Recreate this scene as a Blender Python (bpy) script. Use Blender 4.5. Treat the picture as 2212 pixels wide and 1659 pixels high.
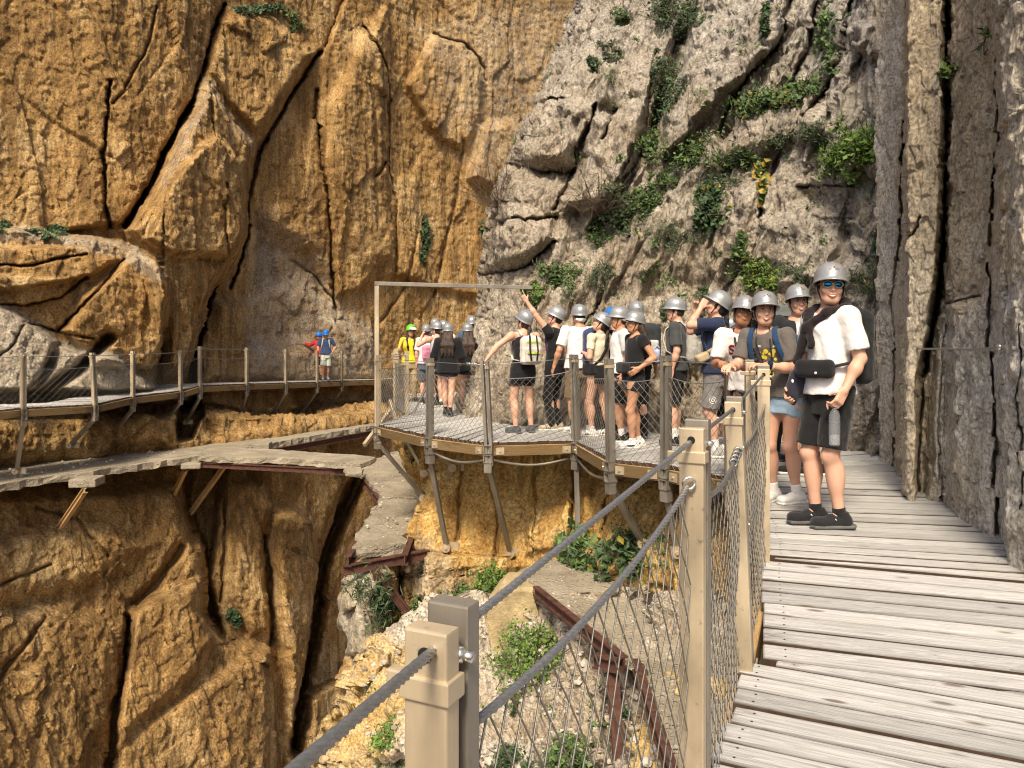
import bpy, bmesh, math, random
import numpy as np
from mathutils import Vector, Matrix

for _o in list(bpy.data.objects):
    bpy.data.objects.remove(_o)
SC = bpy.context.scene
COL = SC.collection
rng = np.random.default_rng(7)
random.seed(7)

# ------------------------------------------------------------------ camera
F = 1671.0            # focal length, in units of a 2212 px wide picture
CU, CV = 1106.0, 736.0  # principal column and horizon row
CAMZ = 1.30           # eye above the platform boards (z = 0)
cam = bpy.data.cameras.new('camera')
cam.sensor_fit = 'HORIZONTAL'
cam.sensor_width = 36.0
cam.lens = F / 2212.0 * 36.0
cam.shift_y = -(829.5 - CV) / 2212.0
cam.clip_start = 0.05
cam.clip_end = 400
camo = bpy.data.objects.new('camera', cam)
camo.location = (0, 0, CAMZ)
camo.rotation_euler = (math.pi / 2, 0, 0)
COL.objects.link(camo)
SC.camera = camo

# ------------------------------------------------------------------ light
SUN_DIR = Vector((-0.13, -0.64, 0.76)).normalized()   # towards the light
elev = math.asin(SUN_DIR.z)
azim = math.atan2(SUN_DIR.x, SUN_DIR.y)
world = bpy.data.worlds.new('World')
SC.world = world
world.use_nodes = True
wn = world.node_tree.nodes
wl = world.node_tree.links
wn.clear()
sky = wn.new('ShaderNodeTexSky')
sky.sky_type = 'NISHITA'
sky.sun_disc = False
sky.sun_elevation = elev
sky.sun_rotation = azim
sky.dust_density = 5.0
sky.air_density = 0.7
sky.ozone_density = 0.6
bg = wn.new('ShaderNodeBackground')
bg.inputs['Strength'].default_value = 0.125
wo = wn.new('ShaderNodeOutputWorld')
wl.new(sky.outputs[0], bg.inputs['Color'])
wl.new(bg.outputs[0], wo.inputs['Surface'])
sun = bpy.data.lights.new('sun', 'SUN')
sun.energy = 4.0
sun.angle = math.radians(14)
sun.color = (1.0, 0.87, 0.66)
suno = bpy.data.objects.new('sun', sun)
suno.rotation_euler = SUN_DIR.to_track_quat('Z', 'Y').to_euler()
COL.objects.link(suno)
SC.view_settings.view_transform = 'Standard'
SC.view_settings.look = 'None'
SC.view_settings.exposure = 0.35
SC.view_settings.gamma = 1.0
SC.view_settings.use_curve_mapping = False
SC.render.engine = 'CYCLES'
SC.cycles.use_denoising = True
SC.cycles.filter_width = 1.15
SC.cycles.sample_clamp_indirect = 4.0
SC.cycles.max_bounces = 8
SC.cycles.diffuse_bounces = 5


# ------------------------------------------------------------------ numbers
def P(u, v, Y):
    return np.array([(u - CU) / F * Y, Y, CAMZ + (CV - v) / F * Y])


def PZ(u, v, z):
    """point on the level z seen at picture position u, v"""
    Y = (CAMZ - z) * F / (v - CV)
    return np.array([(u - CU) / F * Y, Y, z])


def nrm(a):
    a = np.asarray(a, float)
    return a / max(1e-9, np.linalg.norm(a))


def _hash(ix, iy, iz, seed):
    with np.errstate(over='ignore'):
        h = (ix.astype(np.uint32) * np.uint32(374761393) + iy.astype(np.uint32) * np.uint32(668265263)
             + iz.astype(np.uint32) * np.uint32(2246822519) + np.uint32((seed * 3266489917) & 0xffffffff))
        h ^= h >> np.uint32(13)
        h *= np.uint32(1274126177)
        h ^= h >> np.uint32(16)
        h *= np.uint32(2654435761)
        h ^= h >> np.uint32(15)
    return h


def _h01(ix, iy, iz, seed):
    return (_hash(ix, iy, iz, seed) & np.uint32(0xffffff)).astype(np.float32) / np.float32(0xffffff)


def vnoise(p, seed=0):
    """value noise -1..1 at points p (n,3)"""
    p = p.astype(np.float32)
    i = np.floor(p).astype(np.int64)
    f = p - i
    f = f * f * f * (f * (f * 6 - 15) + 10)
    r = 0
    for dx in (0, 1):
        wx = f[:, 0] if dx else 1 - f[:, 0]
        for dy in (0, 1):
            wy = wx * (f[:, 1] if dy else 1 - f[:, 1])
            for dz in (0, 1):
                w = wy * (f[:, 2] if dz else 1 - f[:, 2])
                r = r + w * _h01(i[:, 0] + dx, i[:, 1] + dy, i[:, 2] + dz, seed)
    return r * 2 - 1


_ROT = np.array([[0.0, 0.8, 0.6], [-0.8, 0.36, -0.48], [-0.6, -0.48, 0.64]], np.float32)


def fbm(p, octs=4, seed=0, gain=0.5, ridged=False):
    p = np.asarray(p, np.float32)
    a, s, tot = 1.0, 0, 0
    for o in range(octs):
        n = vnoise(p, seed + o * 17)
        if ridged:
            n = 1 - 2 * np.abs(n)
        s = s + a * n
        tot += a
        a *= gain
        p = (p @ _ROT.T) * 2.03 + 11.3
    return s / tot


def facets(p, seed=0, tilt=0.9):
    """broken rock facets: each cell is a tilted plane; also the distance to the next cell"""
    p = np.asarray(p, np.float32)
    i = np.floor(p).astype(np.int64)
    n = len(p)
    best = np.full(n, 9.0, np.float32)
    second = np.full(n, 9.0, np.float32)
    val = np.zeros(n, np.float32)
    for dx in (-1, 0, 1):
        for dy in (-1, 0, 1):
            for dz in (-1, 0, 1):
                cx, cy, cz = i[:, 0] + dx, i[:, 1] + dy, i[:, 2] + dz
                h = _hash(cx, cy, cz, seed)
                jx = (h & np.uint32(1023)).astype(np.float32) / 1023
                jy = ((h >> np.uint32(10)) & np.uint32(1023)).astype(np.float32) / 1023
                jz = ((h >> np.uint32(20)) & np.uint32(1023)).astype(np.float32) / 1023
                ex = p[:, 0] - (cx + jx)
                ey = p[:, 1] - (cy + jy)
                ez = p[:, 2] - (cz + jz)
                d = ex * ex + ey * ey + ez * ez
                m = d < best
                second = np.where(m, best, np.minimum(second, d))
                tv = (jy - 0.5) * 1.2 + tilt * (ex * (jx - 0.5) * 2 + ez * (jz - 0.5) * 2)
                val = np.where(m, tv, val)
                best = np.where(m, d, best)
    return val, np.sqrt(second) - np.sqrt(best)


def sstep(a, b, x):
    t = np.clip((x - a) / (b - a), 0, 1)
    return t * t * (3 - 2 * t)


def seg_dist(u, v, a, b):
    ax, ay = a
    bx, by = b
    dx, dy = bx - ax, by - ay
    t = np.clip(((u - ax) * dx + (v - ay) * dy) / (dx * dx + dy * dy + 1e-9), 0, 1)
    return np.hypot(u - ax - t * dx, v - ay - t * dy)


def line_dist(u, v, pts):
    d = np.full(u.shape, 1e9)
    for a, b in zip(pts[:-1], pts[1:]):
        d = np.minimum(d, seg_dist(u, v, a, b))
    return d


def poly_sd(u, v, pts):
    """signed distance, positive inside"""
    d = np.full(u.shape, 1e9)
    ins = np.zeros(u.shape, bool)
    n = len(pts)
    for k in range(n):
        a, b = pts[k], pts[(k + 1) % n]
        d = np.minimum(d, seg_dist(u, v, a, b))
        c = (a[1] > v) != (b[1] > v)
        xi = (b[0] - a[0]) * (v - a[1]) / ((b[1] - a[1]) if b[1] != a[1] else 1e-9) + a[0]
        ins ^= c & (u < xi)
    return np.where(ins, d, -d)


# ------------------------------------------------------------------ objects
def new_obj(name, mesh, parent=None, mat=None, smooth=None):
    o = bpy.data.objects.new(name, mesh)
    COL.objects.link(o)
    if parent is not None:
        o.parent = parent
    if mat is not None:
        mesh.materials.append(mat)
    if smooth is not None:
        mesh.polygons.foreach_set('use_smooth', np.full(len(mesh.polygons), bool(smooth)))
    return o


def mesh_np(name, verts, quads=None, tris=None):
    """fast mesh from numpy arrays"""
    me = bpy.data.meshes.new(name)
    verts = np.asarray(verts, np.float32)
    nq = 0 if quads is None else len(quads)
    nt = 0 if tris is None else len(tris)
    me.vertices.add(len(verts))
    me.vertices.foreach_set('co', verts.ravel())
    loops = []
    starts = []
    if nq:
        loops.append(np.asarray(quads, np.int32).ravel())
        starts.append(np.arange(nq, dtype=np.int32) * 4)
    if nt:
        loops.append(np.asarray(tris, np.int32).ravel())
        starts.append(nq * 4 + np.arange(nt, dtype=np.int32) * 3)
    loops = np.concatenate(loops)
    me.loops.add(len(loops))
    me.loops.foreach_set('vertex_index', loops)
    me.polygons.add(nq + nt)
    me.polygons.foreach_set('loop_start', np.concatenate(starts))
    me.update(calc_edges=True)
    me.validate()
    return me


class MB:
    """collects simple shapes, then makes ONE mesh object"""
    def __init__(s):
        s.v, s.f = [], []

    def add(s, vs, fs):
        o = len(s.v)
        s.v += [tuple(map(float, x)) for x in vs]
        s.f += [tuple(i + o for i in f) for f in fs]

    def box(s, c, ax, ay, az):
        """centre and three half-axis vectors"""
        c, ax, ay, az = (np.asarray(q, float) for q in (c, ax, ay, az))
        vs = [c + i * ax + j * ay + k * az for k in (-1, 1) for j in (-1, 1) for i in (-1, 1)]
        s.add(vs, [(0, 2, 3, 1), (4, 5, 7, 6), (0, 1, 5, 4), (2, 6, 7, 3), (0, 4, 6, 2), (1, 3, 7, 5)])

    def prism(s, pts, z0, z1):
        n = len(pts)
        vs = [(p[0], p[1], z0) for p in pts] + [(p[0], p[1], z1) for p in pts]
        s.add(vs, [tuple(range(n))[::-1], tuple(range(n, 2 * n))] + [(i, (i + 1) % n, n + (i + 1) % n, n + i) for i in range(n)])

    def bar(s, a, b, w, h, up=(0, 0, 1)):
        a, b = np.asarray(a, float), np.asarray(b, float)
        d = nrm(b - a)
        x = nrm(np.cross(d, up))
        y = np.cross(x, d)
        s.box((a + b) / 2, d * np.linalg.norm(b - a) / 2, x * w / 2, y * h / 2)

    def tube(s, pts, r, n=8, lobes=0, lobe=0.0, twist=0.0, cap=True, flat=1.0, up=(0, 0, 1)):
        pts = [np.asarray(p, float) for p in pts]
        rs = r if hasattr(r, '__len__') else [r] * len(pts)
        rings = []
        L = 0.0
        x = None
        for k, p in enumerate(pts):
            d = nrm(pts[min(k + 1, len(pts) - 1)] - pts[max(k - 1, 0)])
            if x is None:
                x = np.cross(d, up)
                if np.linalg.norm(x) < 1e-3:
                    x = np.cross(d, (1, 0, 0))
                x = nrm(x)
            else:
                x = nrm(x - d * np.dot(x, d))
            y = np.cross(d, x)
            if k:
                L += np.linalg.norm(p - pts[k - 1])
            ring = []
            for j in range(n):
                t = 2 * math.pi * j / n
                rr = rs[k] * (1 + lobe * math.cos(lobes * t))
                tt = t + twist * L
                ring.append(p + rr * (math.cos(tt) * x + flat * math.sin(tt) * y))
            rings.append(ring)
        vs = [q for ring in rings for q in ring]
        fs = []
        for k in range(len(pts) - 1):
            for j in range(n):
                a = k * n + j
                b = k * n + (j + 1) % n
                fs.append((a, b, b + n, a + n))
        if cap:
            fs.append(tuple(range(n))[::-1])
            fs.append(tuple((len(pts) - 1) * n + j for j in range(n)))
        s.add(vs, fs)

    def ball(s, c, r, nu=12, nv=8, R=None):
        c = np.asarray(c, float)
        r = np.asarray(r, float) if hasattr(r, '__len__') else np.array([r] * 3, float)
        vs = []
        for i in range(1, nv):
            ph = math.pi * i / nv
            for j in range(nu):
                th = 2 * math.pi * j / nu
                q = np.array([math.sin(ph) * math.cos(th), math.sin(ph) * math.sin(th), math.cos(ph)]) * r
                vs.append(c + (R @ q if R is not None else q))
        top = np.array([0, 0, r[2]])
        vs.append(c + (R @ top if R is not None else top))
        vs.append(c - (R @ top if R is not None else top))
        fs = []
        for i in range(nv - 2):
            for j in range(nu):
                a = i * nu + j
                b = i * nu + (j + 1) % nu
                fs.append((a, a + nu, b + nu, b))
        T, B = len(vs) - 2, len(vs) - 1
        for j in range(nu):
            fs.append((T, j, (j + 1) % nu))
            o = (nv - 2) * nu
            fs.append((B, o + (j + 1) % nu, o + j))
        s.add(vs, fs)

    def mesh(s, name):
        me = bpy.data.meshes.new(name)
        me.from_pydata(s.v, [], s.f)
        me.update()
        return me

    def build(s, name, mat, parent=None, smooth=False, bevel=0.0, segs=2):
        me = s.mesh(name)
        if bevel:
            bm = bmesh.new()
            bm.from_mesh(me)
            bmesh.ops.bevel(bm, geom=bm.edges[:], offset=bevel, segments=segs, affect='EDGES', profile=0.6)
            bm.to_mesh(me)
            bm.free()
        o = new_obj(name, me, parent, mat, smooth)
        if smooth and bevel:
            pass
        return o


def empty(name, loc=(0, 0, 0), rz=0.0):
    o = bpy.data.objects.new(name, None)
    o.empty_display_size = 0.1
    o.location = loc
    o.rotation_euler = (0, 0, rz)
    COL.objects.link(o)
    return o


def tag(o, label=None, cat=None, group=None, kind=None):
    if label:
        o['label'] = label
    if cat:
        o['category'] = cat
    if group:
        o['group'] = group
    if kind:
        o['kind'] = kind
    return o


# ------------------------------------------------------------------ materials
class NT:
    def __init__(s, name):
        s.m = bpy.data.materials.new(name)
        s.m.use_nodes = True
        s.t = s.m.node_tree
        s.b = s.t.nodes['Principled BSDF']
        s.tc = None

    def n(s, typ, **kw):
        nd = s.t.nodes.new(typ)
        for k, val in kw.items():
            setattr(nd, k, val)
        return nd

    def l(s, a, b):
        s.t.links.new(a, b)

    def co(s, scale=(1, 1, 1), rot=(0, 0, 0)):
        if s.tc is None:
            s.tc = s.n('ShaderNodeTexCoord')
        m = s.n('ShaderNodeMapping')
        m.inputs['Scale'].default_value = scale
        m.inputs['Rotation'].default_value = rot
        s.l(s.tc.outputs['Object'], m.inputs['Vector'])
        return m.outputs[0]

    def noise(s, vec, scale, detail=4, rough=0.55, dist=0.0):
        nd = s.n('ShaderNodeTexNoise')
        nd.inputs['Scale'].default_value = scale
        nd.inputs['Detail'].default_value = detail
        nd.inputs['Roughness'].default_value = rough
        nd.inputs['Distortion'].default_value = dist
        s.l(vec, nd.inputs['Vector'])
        return nd.outputs['Fac']

    def voro(s, vec, scale, feature='F1'):
        nd = s.n('ShaderNodeTexVoronoi', feature=feature)
        nd.inputs['Scale'].default_value = scale
        s.l(vec, nd.inputs['Vector'])
        return nd

    def ramp(s, fac, stops):
        nd = s.n('ShaderNodeValToRGB')
        el = nd.color_ramp.elements
        while len(el) < len(stops):
            el.new(0.5)
        for e, (p, c) in zip(el, stops):
            e.position = p
            e.color = (*c, 1) if hasattr(c, '__len__') else (c, c, c, 1)
        s.l(fac, nd.inputs['Fac'])
        return nd.outputs['Color']

    def mix(s, fac, a, b, mode='MIX'):
        nd = s.n('ShaderNodeMix', data_type='RGBA', blend_type=mode)
        for sock, val in ((nd.inputs[0], fac), (nd.inputs[6], a), (nd.inputs[7], b)):
            if hasattr(val, 'node'):
                s.l(val, sock)
            elif hasattr(val, '__len__'):
                sock.default_value = (*val, 1)
            else:
                sock.default_value = val
        return nd.outputs[2]

    def math(s, op, a, b=0.5, clamp=False):
        nd = s.n('ShaderNodeMath', operation=op, use_clamp=clamp)
        for sock, val in ((nd.inputs[0], a), (nd.inputs[1], b)):
            if hasattr(val, 'node'):
                s.l(val, sock)
            else:
                sock.default_value = val
        return nd.outputs[0]

    def attr(s, name):
        nd = s.n('ShaderNodeAttribute', attribute_name=name)
        return nd.outputs['Fac']

    def bump(s, h, strength=0.5, dist=0.05):
        nd = s.n('ShaderNodeBump')
        nd.inputs['Strength'].default_value = strength
        nd.inputs['Distance'].default_value = dist
        s.l(h, nd.inputs['Height'])
        s.l(nd.outputs[0], s.b.inputs['Normal'])

    def set(s, color=None, rough=None, metal=None, **kw):
        for key, val in (('Base Color', color), ('Roughness', rough), ('Metallic', metal)) + tuple(kw.items()):
            if val is None:
                continue
            if hasattr(val, 'node'):
                s.l(val, s.b.inputs[key])
            elif hasattr(val, '__len__'):
                s.b.inputs[key].default_value = (*val, 1) if len(val) == 3 else val
            else:
                s.b.inputs[key].default_value = val
        return s.m


def rock_mat(name, dark, mid, light, grey_a, grey_b, streak=0.55, pit=0.35, fine=1.0, bumpd=0.05, spec=0.25):
    t = NT(name)
    big = t.noise(t.co(), 0.35, 5, 0.6)
    med = t.noise(t.co((1, 1, 0.6)), 2.2, 6, 0.65)
    c = t.ramp(t.math('ADD', t.math('MULTIPLY', big, 0.6), t.math('MULTIPLY', med, 0.4)),
               [(0.34, dark), (0.49, mid), (0.62, light)])
    st = t.noise(t.co((1.0, 1.0, 0.07)), 2.6, 5, 0.6, 0.4)
    c = t.mix(t.math('MULTIPLY', t.ramp(st, [(0.45, 0.0), (0.62, 1.0)]), streak), c, dark)
    st2 = t.noise(t.co((1.0, 1.0, 0.05), (0, 0, 1.1)), 4.0, 4, 0.6)
    c = t.mix(t.math('MULTIPLY', t.ramp(st2, [(0.56, 0.0), (0.68, 1.0)]), 0.5), c, light)
    g = t.attr('grey')
    gn = t.noise(t.co(), 1.6, 6, 0.7)
    gm = t.ramp(t.math('ADD', g, t.math('MULTIPLY', t.math('SUBTRACT', gn, 0.5), 1.3)), [(0.2, 0.0), (0.85, 1.0)])
    gc = t.ramp(t.noise(t.co((1, 1, 0.7)), 3.4, 7, 0.7), [(0.35, grey_a), (0.62, grey_b)])
    c = t.mix(gm, c, gc)
    sp = t.noise(t.co(), 26.0 * fine, 3, 0.6)
    c = t.mix(0.8, c, t.ramp(sp, [(0.34, 0.40), (0.5, 0.95), (0.66, 1.35)]), 'MULTIPLY')
    vo = t.voro(t.co((1, 1, 0.55)), 9.0 * fine, 'F1')
    pits = t.noise(t.co((1, 1, 0.6)), 11.0 * fine, 8, 0.72)
    rn = t.noise(t.co((1, 1, 0.28)), 8.0 * fine, 6, 0.62, 0.3)
    rid = t.math('ABSOLUTE', t.math('SUBTRACT', t.math('MULTIPLY', rn, 2.0), 1.0))
    h = t.math('ADD', t.math('SUBTRACT', t.math('MULTIPLY', pits, 0.75), t.math('MULTIPLY', rid, 0.55)), t.math('MULTIPLY', t.ramp(vo.outputs['Distance'], [(0.0, 0.0), (0.7, 1.0)]), pit))
    t.bump(h, 0.9, bumpd)
    return t.set(c, 0.92, **{'Specular IOR Level': spec})


def plain(name, col, rough=0.6, metal=0.0, var=0.25, scale=20.0, bump=0.0, bscale=60.0, spec=0.4, bd=0.004, **kw):
    t = NT(name)
    n = t.noise(t.co(), scale, 4, 0.6)
    lo = tuple(c * (1 - var) for c in col)
    hi = tuple(min(1, c * (1 + var)) for c in col)
    c = t.ramp(n, [(0.3, lo), (0.7, hi)])
    if bump:
        t.bump(t.noise(t.co(), bscale, 5, 0.65), bump, bd)
    return t.set(c, rough, metal, **{'Specular IOR Level': spec}, **kw)


def fabric(name, col, weave=420.0, var=0.14):
    t = NT(name)
    n = t.noise(t.co(), 9.0, 3, 0.6)
    c = t.ramp(n, [(0.3, tuple(q * (1 - var) for q in col)), (0.7, tuple(min(1, q * (1 + var)) for q in col))])
    h = t.math('ADD', t.noise(t.co(), 14.0, 3, 0.5), t.math('MULTIPLY', t.noise(t.co(), weave, 2, 0.5), 0.06))
    t.bump(h, 0.35, 0.03)
    return t.set(c, 0.9, **{'Specular IOR Level': 0.2, 'Sheen Weight': 0.15})


def skin_mat(name, col):
    t = NT(name)
    n = t.noise(t.co(), 7.0, 4, 0.6)
    c = t.ramp(n, [(0.3, (col[0] * 0.9, col[1] * 0.82, col[2] * 0.78)), (0.7, (min(1, col[0] * 1.06), col[1], col[2]))])
    t.bump(t.noise(t.co(), 120.0, 3, 0.6), 0.12, 0.003)
    m = t.set(c, 0.5, **{'Specular IOR Level': 0.35})
    t.b.inputs['Subsurface Weight'].default_value = 0.0
    t.b.inputs['Subsurface Radius'].default_value = (0.012, 0.004, 0.002)
    return m
# ------------------------------------------------------------------ rock faces
GOLD = rock_mat('golden_limestone', (0.19, 0.108, 0.038), (0.42, 0.252, 0.092), (0.60, 0.42, 0.20),
                (0.27, 0.22, 0.155), (0.50, 0.43, 0.33), 0.85, 0.25, 0.8, 0.11)
PALE = rock_mat('pale_limestone', (0.25, 0.195, 0.135), (0.40, 0.335, 0.25), (0.56, 0.49, 0.395),
                (0.26, 0.235, 0.205), (0.55, 0.51, 0.45), 0.45, 0.45, 0.9, 0.13)
OCHRE = rock_mat('ochre_limestone', (0.33, 0.165, 0.04), (0.62, 0.39, 0.125), (0.74, 0.55, 0.25),
                 (0.36, 0.30, 0.20), (0.58, 0.50, 0.38), 0.7, 0.3, 0.9, 0.10)
RUBBLE = rock_mat('white_rubble_rock', (0.27, 0.205, 0.135), (0.44, 0.37, 0.28), (0.62, 0.56, 0.47),
                  (0.42, 0.27, 0.09), (0.62, 0.45, 0.20), 0.15, 0.6, 1.3, 0.05)
COLUMN = rock_mat('grey_brown_limestone', (0.28, 0.225, 0.155), (0.49, 0.405, 0.285), (0.66, 0.58, 0.455),
                  (0.33, 0.305, 0.265), (0.68, 0.645, 0.585), 0.35, 0.4, 1.4, 0.05)


def rays(U, V, Y):
    return np.stack([(U - CU) / F * Y, Y, CAMZ + (CV - V) / F * Y], -1)


def grid_normals(Q):
    du = np.gradient(Q, axis=1)
    dv = np.gradient(Q, axis=0)
    n = np.cross(dv, du)
    n /= np.maximum(np.linalg.norm(n, axis=-1, keepdims=True), 1e-9)
    flip = (n * (Q - np.array([0, 0, CAMZ]))).sum(-1, keepdims=True) > 0
    return np.where(flip, -n, n)


def cliff(name, U, V, Yb, plates, cracks, noises, mat, grey=None, warp=(4.5, 80.0, 2.0, 13.0), extra=None, kind='structure'):
    """a rock face: a base surface, raised and sunk blocks, cracks, then rough relief"""
    nr, nc = U.shape
    uv = np.stack([U.ravel(), V.ravel(), np.zeros(U.size)], -1)
    a1, s1, a2, s2 = warp
    uw = (U.ravel() + a1 * fbm(uv / s1, 3, 1) + a2 * fbm(uv / s2, 2, 2))
    vw = (V.ravel() + a1 * fbm(uv / s1, 3, 31) + a2 * fbm(uv / s2, 2, 32))
    R = np.zeros(U.size)
    for pl in plates:
        pts, h, soft = pl[:3]
        sd = poly_sd(uw, vw, pts)
        m = sstep(-0.35 * soft, soft, sd)
        hh = h
        if len(pl) > 3:
            uc = np.mean([p[0] for p in pts])
            vc = np.mean([p[1] for p in pts])
            hh = h + (pl[3][0] * (uw - uc) + pl[3][1] * (vw - vc)) / 100.0
        R += hh * m
    cw = 0.6 + 0.8 * (fbm(uv / 40.0, 2, 77) * 0.5 + 0.5)
    for pts, w, dep in cracks:
        d = line_dist(uw, vw, pts)
        R -= dep * np.exp(-(d / (w * cw)) ** 2)
    if extra is not None:
        R += extra(uw, vw)
    Q = rays(U, V, Yb - R.reshape(nr, nc))
    N = grid_normals(rays(U, V, Yb))
    q = rays(U, V, Yb - 0.3 * R.reshape(nr, nc)).reshape(-1, 3)
    D = np.zeros(U.size)
    for nz in noises:
        typ, sc, amp, octs, seed = nz
        s = np.asarray(sc, float)
        if typ == 'fbm':
            D += amp * fbm(q / s, octs, seed)
        elif typ == 'ridge':
            D += amp * fbm(q / s, octs, seed, ridged=True)
        elif typ == 'facet':
            wob = fbm(q / (s * 1.7), 2, seed + 5)[:, None] * 0.22
            val, edge = facets(q / s + wob, seed)
            D += amp * val - 0.12 * amp * (1 - sstep(0.0, 0.06, edge))
    Q = Q + N * D.reshape(nr, nc, 1)
    return Q, q, D, uw, vw


def grid_mesh(name, Q, mat, grey=None, keep=None, kind='structure'):
    nr, nc = Q.shape[:2]
    idx = np.arange(nr * nc).reshape(nr, nc)
    quads = np.stack([idx[:-1, :-1], idx[1:, :-1], idx[1:, 1:], idx[:-1, 1:]], -1).reshape(-1, 4)
    if keep is not None:
        k = keep[:-1, :-1] & keep[1:, :-1] & keep[1:, 1:] & keep[:-1, 1:]
        quads = quads[k.ravel()]
    me = mesh_np(name, Q.reshape(-1, 3), quads)
    o = new_obj(name, me, None, mat, True)
    if grey is not None:
        a = me.attributes.new('grey', 'FLOAT', 'POINT')
        a.data.foreach_set('value', np.asarray(grey, np.float32).ravel())
    tag(o, kind=kind)
    return o


def lin(x, xs, ys):
    return np.interp(x, xs, ys)


def polymask(u, v, pts, soft):
    return sstep(-soft, soft, poly_sd(u, v, pts))


# ---- far golden wall on the left
us = np.concatenate([np.linspace(-520, -60, 60), np.arange(-55, 1120, 2.7), np.linspace(1123, 1500, 110)])
vs = np.concatenate([np.linspace(-420, -30, 50), np.arange(-25, 1690, 2.8), np.linspace(1695, 2500, 60)])
U, V = np.meshgrid(us, vs)
YU = lin(U, [-520, -300, 0, 205, 390, 533, 685, 810, 1000, 1300, 1500], [16.4, 17.6, 19.6, 21.2, 23.5, 26.0, 28.9, 32, 36, 42, 46])
YL = lin(U, [-520, -300, 0, 430, 600, 800, 1000, 1300, 1500], [14.2, 15.4, 17.3, 21.3, 23.2, 27.0, 33, 41, 46])
b = sstep(855, 905, V)
YB = YU * (1 - b) + YL * b
YB = YB - np.clip((V - 1060) / 600, 0, 1.6) * lin(U, [0, 500, 640], [1.9, 1.3, 0.0])
YB = YB + np.clip((700 - V) / 700, 0, 2) * 0.9
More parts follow.
